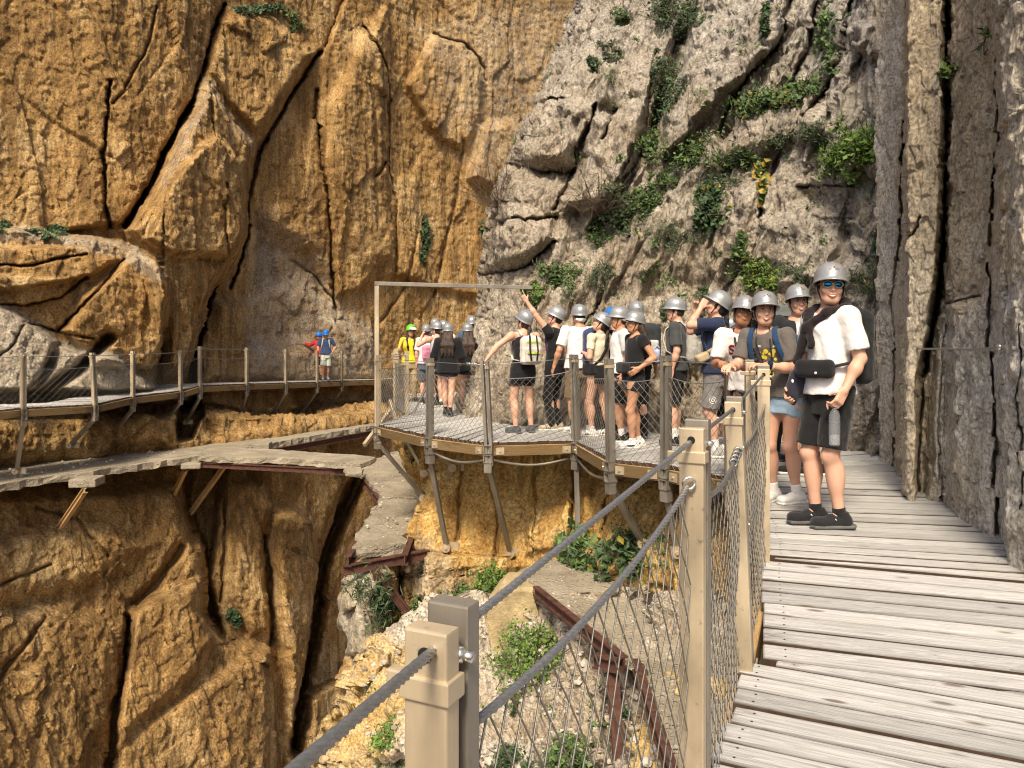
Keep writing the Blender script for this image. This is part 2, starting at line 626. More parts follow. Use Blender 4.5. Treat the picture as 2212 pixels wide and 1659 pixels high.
LW_PL = [
    ([(-600, -500), (520, -500), (487, 10), (440, 160), (385, 260), (340, 350), (262, 492), (120, 500), (-600, 480)], 0.5, 14),
    ([(440, 158), (470, 185), (530, 260), (578, 300), (560, 400), (548, 500), (520, 565), (470, 625), (440, 690), (410, 800), (345, 835), (330, 700), (300, 560), (255, 500), (340, 352), (385, 262)], 1.7, 34),
    ([(455, 290), (500, 320), (545, 345), (552, 430), (548, 500), (520, 560), (350, 560), (300, 520), (345, 400), (400, 330)], 0.6, 16),
    ([(487, 10), (540, 18), (625, 50), (690, 112), (655, 175), (600, 270), (580, 310), (530, 260), (440, 160)], 1.0, 26, (0.2, 0.3)),
    ([(700, 100), (760, -60), (860, -500), (1600, -500), (1600, 720), (1000, 640), (850, 600), (735, 640), (725, 560), (692, 400), (692, 200)], 0.5, 12),
    ([(780, 60), (840, 0), (850, 320), (835, 420), (845, 560), (790, 600), (735, 500), (700, 380), (700, 230), (740, 120)], 0.7, 36),
    ([(940, 70), (1000, 95), (1045, 170), (1040, 260), (1000, 330), (930, 280), (880, 180)], 0.6, 14),
    ([(1030, 270), (1110, 255), (1150, 280), (1120, 350), (1070, 420), (1010, 390)], 1.0, 20),
    ([(560, 420), (600, 480), (690, 540), (722, 600), (735, 760), (545, 760), (520, 640), (545, 520)], -0.9, 40),
    ([(545, 640), (600, 600), (680, 620), (740, 680), (810, 730), (830, 840), (430, 840), (445, 760), (470, 650)], 0.7, 30),
    ([(-600, 485), (60, 487), (150, 500), (255, 520), (330, 560), (352, 620), (347, 720), (340, 850), (-600, 850)], 1.5, 12),
    ([(135, 712), (180, 640), (262, 560), (290, 535), (330, 580), (352, 640), (347, 740), (330, 800), (200, 790)], 0.8, 16),
    ([(-600, 540), (100, 525), (185, 530), (250, 560), (200, 600), (60, 620), (-600, 640)], 0.5, 9),
    ([(-600, 590), (80, 585), (160, 600), (150, 640), (60, 660), (-600, 680)], 0.3, 9),
    ([(-600, 600), (0, 648), (40, 665), (130, 735), (125, 760), (105, 800), (60, 880), (-600, 900)], 1.1, 16, (0.0, 0.25)),
    ([(130, 745), (170, 755), (250, 770), (290, 800), (350, 846), (60, 870), (112, 790)], 1.0, 14, (0.0, 0.25)),
    ([(478, 618), (462, 645), (440, 690), (425, 730), (405, 800), (396, 840), (442, 845), (434, 770), (442, 720), (462, 670)], -5.5, 6),
    ([(382, 885), (436, 845), (440, 905), (420, 950), (386, 955)], -3.5, 12),
    ([(-100, 905), (120, 885), (330, 888), (382, 930), (380, 975), (-100, 1030)], 0.5, 40),
    ([(430, 850), (830, 850), (830, 900), (600, 930), (430, 950)], -0.4, 25),
    ([(-600, 1045), (200, 1045), (385, 1045), (400, 1110), (430, 1180), (445, 1230), (448, 1320), (475, 1365), (520, 1378), (575, 1388), (585, 1450), (588, 1700), (590, 2600), (-600, 2600)], 1.0, 34),
    ([(300, 1310), (445, 1235), (450, 1330), (480, 1375), (400, 1500), (330, 1560), (255, 1640), (262, 1560), (285, 1450), (292, 1340)], 0.6, 26),
    ([(-600, 1400), (150, 1300), (290, 1340), (262, 1560), (200, 1700), (-600, 1900)], 0.5, 40),
    ([(-60, 1180), (90, 1130), (240, 1120), (330, 1180), (240, 1260), (60, 1300), (-60, 1330)], 0.4, 40),
    ([(270, 1600), (480, 1440), (560, 1395), (585, 1450), (590, 2600), (270, 2600)], 0.5, 30),
    ([(385, 1010), (500, 1000), (470, 1090), (450, 1250), (485, 1385), (440, 1330), (430, 1180), (395, 1100)], -1.6, 14),
    ([(500, 1045), (545, 1035), (570, 1050), (588, 1100), (575, 1170), (572, 1250), (578, 1330), (570, 1385), (520, 1375), (480, 1300), (465, 1200), (478, 1100)], 0.7, 26),
    ([(590, 1110), (640, 1100), (680, 1130), (695, 1190), (703, 1240), (690, 1330), (660, 1420), (645, 1500), (630, 1680), (590, 1700), (585, 1400), (575, 1330), (572, 1200)], 1.3, 30),
    ([(560, 1005), (772, 1005), (757, 1060), (735, 1120), (712, 1190), (700, 1250), (640, 1300), (560, 1200)], 0.3, 10),
    ([(640, 1505), (700, 1480), (770, 1450), (800, 1480), (700, 1700), (610, 1720)], 1.6, 18),
]
LW_CR = [
    ([(487, 10), (440, 160), (412, 215)], 3.6, 1), ([(412, 215), (385, 260), (340, 352), (300, 430), (262, 492)], 4.3, 1.8),
    ([(228, 180), (222, 300), (224, 440), (236, 492)], 2.9, 0.675), ([(330, 20), (300, 120), (262, 200), (235, 230)], 2.2, 0.262),
    ([(690, 112), (655, 175), (600, 270), (578, 318), (560, 400), (546, 505), (525, 565), (510, 620)], 3.6, 1.2),
    ([(692, 190), (690, 320), (700, 440), (722, 560), (733, 690)], 2.5, 0.6),
    ([(780, 60), (830, 140), (850, 260), (838, 350), (852, 440), (850, 590)], 2.5, 0.45), ([(830, 350), (808, 380)], 2.9, 0.6),
    ([(940, 70), (1000, 95), (1040, 150), (1045, 180)], 2.2, 0.375), ([(760, -60), (700, 100)], 2.9, 0.375),
    ([(455, 180), (455, 300)], 2.2, 0.3), ([(480, 400), (478, 500), (492, 560)], 2.2, 0.262), ([(345, 405), (335, 480), (340, 640)], 2.2, 0.225),
    ([(-300, 562), (60, 568), (190, 548)], 2.2, 0.375), ([(-300, 640), (60, 655), (140, 640), (190, 600)], 2.2, 0.375),
    ([(130, 712), (200, 640), (262, 560)], 2.9, 0.525), ([(60, 690), (120, 715), (200, 730)], 2.2, 0.3),
    ([(228, 735), (175, 795), (95, 850)], 10, 1.3), ([(0, 780), (40, 740), (60, 700)], 2.2, 0.225), ([(345, 640), (342, 830)], 2.9, 0.375),
    ([(390, 1180), (340, 1270), (308, 1305)], 9, 0.525), ([(292, 1340), (285, 1450), (262, 1560), (250, 1700)], 8, 1),
    ([(0, 1270), (60, 1240), (130, 1215)], 2.9, 0.225), ([(120, 1330), (60, 1420), (0, 1500)], 5, 0.225), ([(570, 1160), (575, 1270), (570, 1390)], 4.3, 0.675),
    ([(775, 1030), (745, 1120), (705, 1250), (682, 1370), (650, 1490), (625, 1610)], 15, 2.6),
    ([(480, 1060), (478, 1180), (470, 1300)], 2.9, 0.45), ([(100, 1090), (180, 1120), (250, 1200)], 3.6, 0.225),
    ([(640, 560), (690, 600), (725, 640)], 2.2, 0.225), ([(900, 500), (870, 620), (820, 700)], 2.9, 0.3), ([(1000, 300), (980, 480), (940, 640)], 2.9, 0.375),
]
LW_N = [('fbm', (4.5, 4.5, 8.0), 0.60, 2, 3), ('facet', (2.0, 2.0, 4.2), 0.15, 1, 11), ('fbm', (1.0, 1.0, 3.6), 0.10, 3, 5),
        ('ridge', (0.8, 0.8, 6.0), 0.07, 3, 8), ('facet', (0.34, 0.34, 0.6), 0.06, 1, 13), ('facet', (0.15, 0.15, 0.22), 0.045, 1, 9)]
Q, q0, D, uw, vw = cliff('golden_cliff', U, V, YB, LW_PL, LW_CR, LW_N, GOLD)
LW_Q, LW_U, LW_V = Q, U, V
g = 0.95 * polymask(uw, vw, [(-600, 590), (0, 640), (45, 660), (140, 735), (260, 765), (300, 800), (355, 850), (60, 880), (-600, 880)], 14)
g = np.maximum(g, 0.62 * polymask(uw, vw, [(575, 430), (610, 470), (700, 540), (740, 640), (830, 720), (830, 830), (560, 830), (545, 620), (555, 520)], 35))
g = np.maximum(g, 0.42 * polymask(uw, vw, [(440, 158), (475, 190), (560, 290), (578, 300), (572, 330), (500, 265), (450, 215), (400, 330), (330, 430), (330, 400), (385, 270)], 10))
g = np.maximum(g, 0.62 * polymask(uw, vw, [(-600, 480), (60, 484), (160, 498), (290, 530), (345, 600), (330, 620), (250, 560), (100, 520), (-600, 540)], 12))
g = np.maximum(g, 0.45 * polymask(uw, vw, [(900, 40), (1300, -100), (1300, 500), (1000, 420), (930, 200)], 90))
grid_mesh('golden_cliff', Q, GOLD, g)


# ---- cliff behind the people on the platform: its left edge turns away from the camera
def edge_sheet(uL, u1, v_arr, nt, power=1.15, back=10):
    """grid running from a ragged left edge to u1, with rows turned back behind the edge"""
    t = np.linspace(0, 1, nt) ** power
    UL = uL(v_arr)
    nz = fbm(np.stack([v_arr / 28.0, v_arr * 0, v_arr * 0], -1), 4, 91)
    UL = UL + 7 * nz
    U = UL[:, None] + (u1 - UL)[:, None] * t[None, :]
    V = np.repeat(v_arr[:, None], nt, 1)
    return U, V, UL


def add_back(Q, n=10, length=6.0, turn=0.35):
    """rows that carry the edge away behind the rock"""
    E = Q[:, 0]
    outs = []
    for k in range(n, 0, -1):
        s = length * (k / n) ** 1.6
        d = E - np.array([0, 0, CAMZ])
        w = E + np.array([0, 1, 0]) * s + np.stack([d[:, 0] / d[:, 1] * s + turn * s, d[:, 0] * 0, d[:, 2] / d[:, 1] * s * 0.0], -1)
        outs.append(w)
    return np.concatenate([np.stack(outs, 1), Q], 1)


vs = np.concatenate([np.linspace(-330, -20, 40), np.arange(-16, 1010, 2.7), np.linspace(1014, 1120, 12)])
uL = lambda v: lin(v, [-330, 0, 60, 130, 250, 340, 430, 520, 600, 700, 800, 900, 1000, 1120],
                   [1360, 1266, 1240, 1212, 1160, 1120, 1082, 1060, 1043, 1022, 1006, 985, 985, 1000])
U, V, UL = edge_sheet(uL, 2040, vs, 400)
Y0 = lin(U, [980, 1120, 1300, 1500, 1700, 1850, 1960, 2050], [13.9, 12.15, 11.5, 10.8, 9.9, 9.1, 8.7, 8.4])
K = lin(U, [1000, 1500, 1850, 2000], [0.42, 0.42, 0.26, 0.20])
YB = (Y0 + K * 1.3) / np.maximum(0.3, 1 - K * (CV - V) / F)
YB = np.where(V > 930, np.minimum(YB, Y0 + 0.3), YB)
tt = np.clip((U - UL[:, None]) / 80.0, 0, 1)
YB = YB + 1.5 * (1 - np.sqrt(np.maximum(0, 1 - (1 - tt) ** 2)))
RC_PL = [
    ([(1215, 118), (1300, 108), (1345, 140), (1330, 230), (1270, 260), (1170, 250)], 0.5, 26),
    ([(1160, 240), (1250, 225), (1320, 250), (1240, 360), (1150, 370), (1110, 330)], 0.55, 30),
    ([(1120, 375), (1230, 385), (1260, 430), (1180, 490), (1090, 490), (1080, 430)], 0.45, 26),
    ([(1060, 520), (1110, 475), (1200, 470), (1205, 520), (1140, 570), (1050, 585)], 0.55, 26),
    ([(1500, 60), (1600, 20), (1730, -60), (1720, 60), (1640, 160), (1560, 240), (1480, 330), (1425, 335), (1440, 240)], 0.7, 26),
    ([(1300, 150), (1440, 120), (1400, 290), (1330, 440), (1230, 440), (1270, 300)], 0.3, 22),
    ([(1280, 260), (1400, 210), (1390, 300), (1340, 420), (1260, 470), (1230, 430)], 0.35, 18),
    ([(1860, 60), (1960, 40), (1960, 130), (1900, 150), (1855, 120)], 0.35, 16),
    ([(1540, 290), (1650, 250), (1760, 210), (1830, 300), (1700, 330), (1600, 350), (1500, 420), (1440, 440)], 0.3, 40),
    ([(1430, 440), (1560, 400), (1680, 390), (1640, 560), (1560, 620), (1440, 600), (1300, 640), (1180, 680), (1230, 560)], 0.3, 45),
    ([(1600, 400), (1680, 380), (1690, 500), (1640, 620), (1560, 640), (1560, 520)], 0.3, 30),
    ([(1680, 480), (1750, 440), (1830, 460), (1800, 600), (1680, 640), (1660, 560)], 0.25, 26),
    ([(1740, 410), (1850, 400), (1870, 520), (1760, 530)], -0.2, 30),
    ([(1800, 300), (1960, 290), (1960, 400), (1830, 390)], 0.25, 30),
    ([(1840, 760), (1960, 700), (1960, 1010), (1830, 1010)], 0.3, 30),
    ([(1560, 620), (1840, 560), (1960, 600), (1960, 700), (1780, 760), (1500, 780), (1420, 700)], 0.25, 24),
    ([(1000, 900), (1030, 820), (1070, 760), (1130, 790), (1160, 930), (1000, 960)], 0.25, 30),
]
RC_CR = [
    ([(1470, 90), (1420, 250), (1350, 430), (1280, 500)], 12, 0.5), ([(1420, 120), (1390, 280), (1330, 400)], 4, 0.4),
    ([(1290, 235), (1240, 360), (1200, 450)], 4, 0.5), ([(1230, 225), (1180, 232), (1155, 250)], 3, 0.25), ([(1330, 235), (1300, 300)], 3, 0.3),
    ([(1240, 370), (1170, 375), (1115, 372)], 3, 0.25), ([(1205, 470), (1140, 472), (1090, 490)], 3, 0.25), ([(1200, 525), (1130, 580), (1045, 592)], 3, 0.35),
    ([(1740, -60), (1700, 70), (1600, 210), (1560, 300)], 5, 0.5), ([(1800, -60), (1760, 100), (1700, 220)], 6, 0.5),
    ([(1850, 0), (1830, 140), (1750, 260)], 4, 0.35), ([(1550, 480), (1520, 560), (1500, 640)], 4, 0.25), ([(1650, 440), (1630, 560), (1560, 640)], 4, 0.2),
    ([(1445, 440), (1380, 540), (1310, 660)], 4, 0.15), ([(1700, 330), (1660, 430), (1640, 470)], 4, 0.35), ([(1520, 640), (1500, 740), (1490, 860)], 5, 0.4),
    ([(1955, -100), (1952, 400), (1935, 700), (1925, 1020)], 9, 0.6), ([(1870, 410), (1810, 405), (1740, 412)], 2, 0.15), ([(1300, 650), (1220, 740), (1180, 860)], 4, 0.3),
]


def rc_extra(u, v):
    # tilted beds: ribs running from upper right to lower left
    s = u + 0.36 * v
    w = 14 * fbm(np.stack([u / 90, v / 90, u * 0], -1), 3, 55)
    return 0.26 * fbm(np.stack([(s + w) / 34.0, v / 520.0, u * 0], -1), 3, 41, ridged=True)


RC_N = [('fbm', (3.0, 3.0, 4.4), 0.24, 2, 23), ('facet', (0.8, 0.8, 1.7), 0.12, 1, 25), ('fbm', (0.4, 0.4, 1.1), 0.08, 3, 27),
        ('facet', (0.20, 0.20, 0.30), 0.065, 1, 29), ('fbm', (0.085, 0.085, 0.12), 0.035, 2, 30)]
Q, q0, D, uw, vw = cliff('vegetated_cliff', U, V, YB, RC_PL, RC_CR, RC_N, PALE, extra=rc_extra)
RC_Q, RC_U, RC_V = Q, U, V
g = lin(U, [1000, 1300, 1700, 1950], [0.15, 0.28, 0.42, 0.66]) + 0.25 * sstep(300, 50, V) - 0.3 * polymask(U, V, [(1000, 600), (1700, 560), (1700, 760), (1000, 960)], 90)
Qb = add_back(Q, 10, 7.0)
gb = np.concatenate([np.repeat(g[:, :1], 10, 1), g], 1)
grid_mesh('vegetated_cliff', Qb, PALE, gb)

# ---- tall columns of rock beside the boards on the right
us = np.concatenate([np.arange(1893, 2240, 1.9), np.linspace(2243, 2900, 60)])
vs = np.concatenate([np.linspace(-420, -20, 40), np.arange(-16, 1330, 2.7), np.linspace(1334, 1500, 14)])
U, V = np.meshgrid(us, vs)
YB = lin(U, [1893, 1957, 1963, 2046, 2056, 2150, 2156, 2235, 2270, 2600, 2900], [8.1, 7.55, 6.65, 6.35, 5.8, 5.2, 4.85, 4.5, 4.3, 4.25, 4.2])  # unseen stretch past the right edge made to recede so sun reaches the columns
YB = YB + np.clip((900 - V) / 900, 0, 1.6) * lin(U, [1893, 1985, 2212], [0.6, 0.5, 0.35])
CO_PL = [
    ([(1893, -500), (1958, -500), (1950, 300), (1930, 640), (1922, 1060), (1880, 1060)], -0.25, 6),
    ([(1965, -500), (2046, -500), (2042, 200), (2038, 420), (2022, 620), (1990, 820), (1988, 1110), (1925, 1060), (1940, 640), (1958, 300)], 0.35, 9),
    ([(2062, -500), (2150, -500), (2150, 300), (2128, 560), (2110, 640), (2050, 650), (2046, 560), (2054, 300)], -0.22, 8),
    ([(2152, -500), (2950, -500), (2950, 1500), (2150, 1260), (2140, 600), (2160, 300)], 0.26, 14),
    ([(2030, 660), (2110, 640), (2145, 700), (2150, 1220), (2040, 1190), (2000, 1110), (2010, 860)], 0.14, 14),
    ([(1990, 820), (2025, 720), (2030, 1000), (1995, 1120)], -0.15, 8),
    ([(2175, 300), (2230, 250), (2230, 900), (2170, 800)], 0.12, 12),
]
CO_CR = [
    ([(2054, -500), (2052, 200), (2046, 420), (2028, 620), (2000, 810)], 5, 1.2), ([(2000, 810), (1990, 960), (1990, 1120)], 3, 0.4),
    ([(1960, -500), (1955, 320), (1932, 640), (1924, 1060)], 3, 0.3), ([(2155, -500), (2158, 300), (2132, 560), (2140, 900), (2145, 1240)], 2.5, 0.2),
    ([(2110, 640), (2050, 655)], 4, 0.25), ([(1990, 470), (1960, 520)], 2, 0.15), ([(2040, 700), (2035, 900), (2045, 1180)], 2, 0.1), ([(2195, 700), (2190, 1100)], 2, 0.1),
]
CO_N = [('fbm', (1.6, 1.6, 4.4), 0.09, 3, 63), ('facet', (0.6, 0.6, 1.6), 0.020, 1, 65), ('fbm', (0.22, 0.22, 0.34), 0.022, 3, 67),
        ('facet', (0.10, 0.10, 0.16), 0.024, 1, 69), ('fbm', (0.045, 0.045, 0.06), 0.012, 2, 70)]
Q, q0, D, uw, vw = cliff('column_cliff', U, V, YB, CO_PL, CO_CR, CO_N, COLUMN, warp=(4.0, 130.0, 0.8, 14.0))
CO_Q, CO_U, CO_V = Q, U, V
g = 0.10 + 0.6 * polymask(uw, vw, [(2010, 680), (2110, 650), (2300, 500), (2300, 1300), (2000, 1200)], 40)
g = np.maximum(g, 0.5 * polymask(uw, vw, [(1880, -500), (1955, -500), (1935, 640), (1925, 1070), (1880, 1070)], 8).reshape(-1))
g = g - 0.5 * polymask(uw, vw, [(2062, -500), (2150, -500), (2150, 300), (2120, 620), (2050, 640), (2054, 300)], 12)
g = g + 0.35 * polymask(uw, vw, [(2160, -500), (2400, -500), (2400, 500), (2165, 500)], 20)
grid_mesh('column_cliff', Q, COLUMN, g)

# ---- ochre cliff under the platform
vs = np.concatenate([np.arange(915, 1330, 2.4), np.linspace(1334, 1480, 20)])
uL = lambda v: lin(v, [915, 960, 1010, 1070, 1120, 1180, 1225, 1245, 1300, 1400, 1480],
                   [850, 868, 882, 918, 905, 888, 880, 770, 752, 772, 745])
U, V, UL = edge_sheet(uL, 1760, vs, 330, 1.1)
YB = lin(U, [740, 860, 930, 1100, 1240, 1330, 1440, 1560, 1760], [12.6, 13.0, 12.6, 12.0, 11.3, 10.5, 9.7, 8.9, 7.6])
YB = YB - 1.05 * sstep(960, 1230, V) * lin(U, [740, 1000, 1100], [1.7, 1.0, 1.0])
tt = np.clip((U - UL[:, None]) / 45.0, 0, 1)
YB = YB + 0.9 * (1 - np.sqrt(np.maximum(0, 1 - (1 - tt) ** 2)))
OC_PL = [
    ([(870, 955), (935, 955), (925, 1060), (900, 1070)], 0.25, 10), ([(752, 1240), (840, 1240), (850, 1330), (830, 1420), (760, 1420)], 0.5, 20),
    ([(930, 1190), (1100, 1195), (1110, 1300), (1000, 1300), (900, 1290)], 0.25, 12), ([(1120, 960), (1240, 960), (1235, 1190), (1130, 1200)], 0.2, 16),
    ([(850, 1230), (900, 1240), (890, 1400), (860, 1400)], -0.3, 10),
]
OC_CR = [([(1050, 960), (1075, 1100), (1060, 1200), (1050, 1300)], 3, 0.2), ([(1245, 960), (1238, 1180)], 5, 0.3), ([(890, 1195), (980, 1195), (1105, 1205)], 3, 0.15),
         ([(1000, 1000), (985, 1180)], 3, 0.15), ([(1330, 1000), (1310, 1200)], 5, 0.3), ([(870, 1240), (862, 1400)], 7, 0.5), ([(1160, 960), (1150, 1190)], 3, 0.15)]
OC_N = [('fbm', (2.0, 2.0, 3.0), 0.22, 3, 83), ('ridge', (0.45, 0.45, 3.2), 0.10, 3, 84), ('facet', (0.5, 0.5, 1.0), 0.09, 1, 85), ('fbm', (0.25, 0.25, 0.6), 0.07, 3, 87),
        ('facet', (0.14, 0.14, 0.22), 0.035, 1, 89)]
Q, q0, D, uw, vw = cliff('ochre_cliff', U, V, YB, OC_PL, OC_CR, OC_N, OCHRE)
OC_Q, OC_U, OC_V = Q, U, V
g = 0.05 + 0.25 * polymask(U, V, [(900, 1195), (1120, 1200), (1120, 1330), (900, 1310)], 18) + 0.5 * polymask(U, V, [(700, 1235), (835, 1235), (820, 1420), (700, 1420)], 18)
g = g + 0.3 * sstep(1120, 1190, V) * sstep(1000, 960, U)
Qb = add_back(Q, 8, 5.0)
grid_mesh('ochre_cliff', Qb, OCHRE, np.concatenate([np.repeat(g[:, :1], 8, 1), g], 1), keep=Qb[..., 2] < -0.28)

# ---- rubble slope under the near boards
vs = np.concatenate([np.arange(1280, 1690, 2.0), np.linspace(1694, 2300, 60)])
uL = lambda v: lin(v, [1280, 1340, 1400, 1440, 1480, 1560, 1659, 1900, 2300], [930, 880, 800, 778, 758, 722, 690, 600, 500])
U, V, UL = edge_sheet(uL, 1700, vs, 400, 1.1)
CP = np.array([(700, 1659, 8.6), (760, 1480, 9.6), (850, 1390, 10.0), (950, 1300, 10.4), (1060, 1290, 9.9), (1100, 1230, 9.7), (1000, 1450, 8.8), (900, 1600, 8.0), (1100, 1620, 7.3),
               (1250, 1450, 7.9), (1250, 1620, 7.0), (1350, 1500, 7.2), (1400, 1659, 6.2), (1480, 1659, 5.9), (1500, 1500, 6.5), (1600, 1400, 7.2), (1700, 1659, 5.6), (1650, 1300, 8.0),
               (600, 2000, 7.6), (1000, 2000, 6.0), (1500, 2000, 5.0), (500, 2300, 7.0), (1400, 2300, 4.6), (1200, 1330, 8.9), (1150, 1500, 8.2), (1330, 1330, 8.8)])
wsum = 0
ysum = 0
for cu, cv, cy in CP:
    w = 1.0 / (((U - cu) ** 2 + (V - cv) ** 2) / 1e4 + 0.25) ** 1.5
    wsum = wsum + w
    ysum = ysum + w * cy
YB = ysum / wsum
tt = np.clip((U - UL[:, None]) / 60.0, 0, 1)
YB = YB + 0.9 * (1 - np.sqrt(np.maximum(0, 1 - (1 - tt) ** 2)))
RS_PL = [([(730, 1440), (790, 1420), (850, 1440), (780, 1560), (715, 1640)], 0.3, 16), ([(860, 1480), (960, 1460), (980, 1560), (900, 1620), (820, 1640)], 0.2, 14),
         ([(1385, 1500), (1440, 1440), (1560, 1480), (1560, 1800), (1330, 1800)], 0.25, 10), ([(1160, 1480), (1310, 1440), (1300, 1650), (1180, 1680)], 0.25, 16)]
RS_CR = [([(1330, 1480), (1320, 1700)], 9, 0.3)]
RS_N = [('fbm', (1.6, 1.6, 1.6), 0.25, 4, 103), ('facet', (0.34, 0.34, 0.34), 0.16, 1, 105), ('facet', (0.12, 0.12, 0.12), 0.070, 1, 107), ('fbm', (0.06, 0.06, 0.06), 0.025, 2, 108)]
Q, q0, D, uw, vw = cliff('rubble_slope', U, V, YB, RS_PL, RS_CR, RS_N, RUBBLE)
RS_Q, RS_U, RS_V = Q, U, V
g = 0.95 * polymask(U, V, [(1375, 1510), (1440, 1430), (1560, 1450), (1600, 2300), (1300, 2300)], 14) + 0.75 * polymask(U, V, [(690, 1380), (860, 1380), (960, 1430), (820, 1700), (640, 1700)], 30)
Qb = add_back(Q, 8, 5.0)
grid_mesh('rubble_slope', Qb, RUBBLE, np.concatenate([np.repeat(g[:, :1], 8, 1), g], 1))

# ---- bottom of the gorge, far below
xs = np.linspace(-40, 40, 60)
ys = np.linspace(-20, 70, 60)
X, Yg = np.meshgrid(xs, ys)
Z = -26 + 1.8 * fbm(np.stack([X.ravel() / 7, Yg.ravel() / 7, X.ravel() * 0], -1), 4, 5).reshape(X.shape)
grid_mesh('gorge_floor', np.stack([X, Yg, Z], -1), GOLD, np.full(X.shape, 0.6))
# ------------------------------------------------------------------ timber, steel, concrete
def wood_mat(name, top_a, top_b, brown, endw=0.5, dark=0.05):
    t = NT(name)
    oi = t.n('ShaderNodeObjectInfo')
    add = t.n('ShaderNodeVectorMath', operation='ADD')
    sc = t.n('ShaderNodeVectorMath', operation='SCALE')
    cmb = t.n('ShaderNodeCombineXYZ')
    for k in range(3):
        t.l(oi.outputs['Random'], cmb.inputs[k])
    t.l(cmb.outputs[0], sc.inputs[0])
    sc.inputs['Scale'].default_value = 37.0
    co = t.co()
    t.l(co, add.inputs[0])
    t.l(sc.outputs[0], add.inputs[1])

    def st(v):
        m = t.n('ShaderNodeMapping')
        m.inputs['Scale'].default_value = v
        t.l(add.outputs[0], m.inputs['Vector'])
        return m.outputs[0]
    warp = t.noise(st((1.2, 4, 4)), 2.0, 3, 0.5)
    grain = t.n('ShaderNodeTexNoise')
    grain.inputs['Scale'].default_value = 1.0
    grain.inputs['Detail'].default_value = 6
    grain.inputs['Roughness'].default_value = 0.7
    grain.inputs['Distortion'].default_value = 0.6
    t.l(st((1.5, 60, 60)), grain.inputs['Vector'])
    ring = t.noise(st((0.7, 22, 22)), 1.0, 2, 0.5, 1.6)
    rings = t.math('FRACT', t.math('MULTIPLY', ring, 9.0))
    patch = t.noise(st((1.3, 3.5, 3.5)), 1.6, 5, 0.65)
    g = t.math('ADD', t.math('MULTIPLY', grain.outputs['Fac'], 0.65), t.math('MULTIPLY', rings, 0.35))
    c = t.ramp(g, [(0.25, top_a), (0.62, top_b)])
    tone = t.ramp(oi.outputs['Random'], [(0.0, 0.74), (0.35, 0.92), (0.7, 0.98), (1.0, 1.06)])
    c = t.mix(1.0, c, tone, 'MULTIPLY')
    sx = t.n('ShaderNodeSeparateXYZ')
    t.l(t.tc.outputs['Generated'], sx.inputs[0])
    ex = t.math('ABSOLUTE', t.math('SUBTRACT', sx.outputs[0], 0.5))
    wear = t.math('ADD', t.math('MULTIPLY', t.ramp(ex, [(0.36, 0.0), (0.5, 1.0)]), endw), t.math('MULTIPLY', t.math('SUBTRACT', patch, 0.50), 1.9))
    wear = t.math('ADD', wear, t.math('MULTIPLY', t.math('SUBTRACT', grain.outputs['Fac'], 0.5), 1.0))
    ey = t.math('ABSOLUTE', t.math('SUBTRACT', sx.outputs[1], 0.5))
    wear = t.math('ADD', wear, t.math('MULTIPLY', t.ramp(ey, [(0.42, 0.0), (0.5, 1.0)]), 0.35))
    wm = t.ramp(wear, [(0.42, 0.0), (0.72, 1.0)])
    bc = t.ramp(grain.outputs['Fac'], [(0.3, tuple(q * 0.4 for q in brown)), (0.7, brown)])
    c = t.mix(t.math('MULTIPLY', wm, 0.85), c, bc)
    c = t.mix(1.0, c, t.ramp(ey, [(0.40, 1.0), (0.49, 0.38)]), 'MULTIPLY')  # board edges darkened: shade of the gaps painted into the colour
    kv = t.voro(st((2.2, 6.5, 6.5)), 1.0)
    kn = t.ramp(kv.outputs['Distance'], [(0.06, 1.0), (0.13, 0.0)])
    c = t.mix(t.math('MULTIPLY', kn, 0.75), c, tuple(q * 0.6 for q in brown))
    t.bump(t.math('ADD', grain.outputs['Fac'], t.math('MULTIPLY', rings, 0.2)), 0.55, 0.006)
    return t.set(c, 0.82, **{'Specular IOR Level': 0.25})


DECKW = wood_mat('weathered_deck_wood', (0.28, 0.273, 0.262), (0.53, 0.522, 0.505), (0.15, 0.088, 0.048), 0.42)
DECKS = plain('gap_shade_board_side', (0.060, 0.034, 0.019), 0.9, 0, 0.4, 20.0)  # weathered brown, darkened further to paint in the shade of the gaps
BEAMW = wood_mat('honey_beam_wood', (0.36, 0.22, 0.09), (0.56, 0.38, 0.18), (0.20, 0.11, 0.045), 0.3)


def steel_mat(name, col, metal=0.55, rough=0.42):
    t = NT(name)
    brush = t.noise(t.co((40, 40, 1.5)), 3.0, 4, 0.6)
    spots = t.noise(t.co(), 34.0, 5, 0.7)
    blot = t.noise(t.co((1, 1, 0.5)), 5.0, 4, 0.6)
    c = t.ramp(t.math('ADD', t.math('MULTIPLY', brush, 0.12), t.math('MULTIPLY', blot, 0.88)),
               [(0.34, tuple(q * 0.72 for q in col)), (0.62, tuple(min(1, q * 1.1) for q in col))])
    c = t.mix(t.ramp(spots, [(0.62, 0.0), (0.72, 0.8)]), c, tuple(q * 0.35 for q in col))
    t.bump(spots, 0.06, 0.002)
    r = t.ramp(blot, [(0.3, rough * 0.8), (0.7, rough * 1.3)])
    return t.set(c, r, metal)


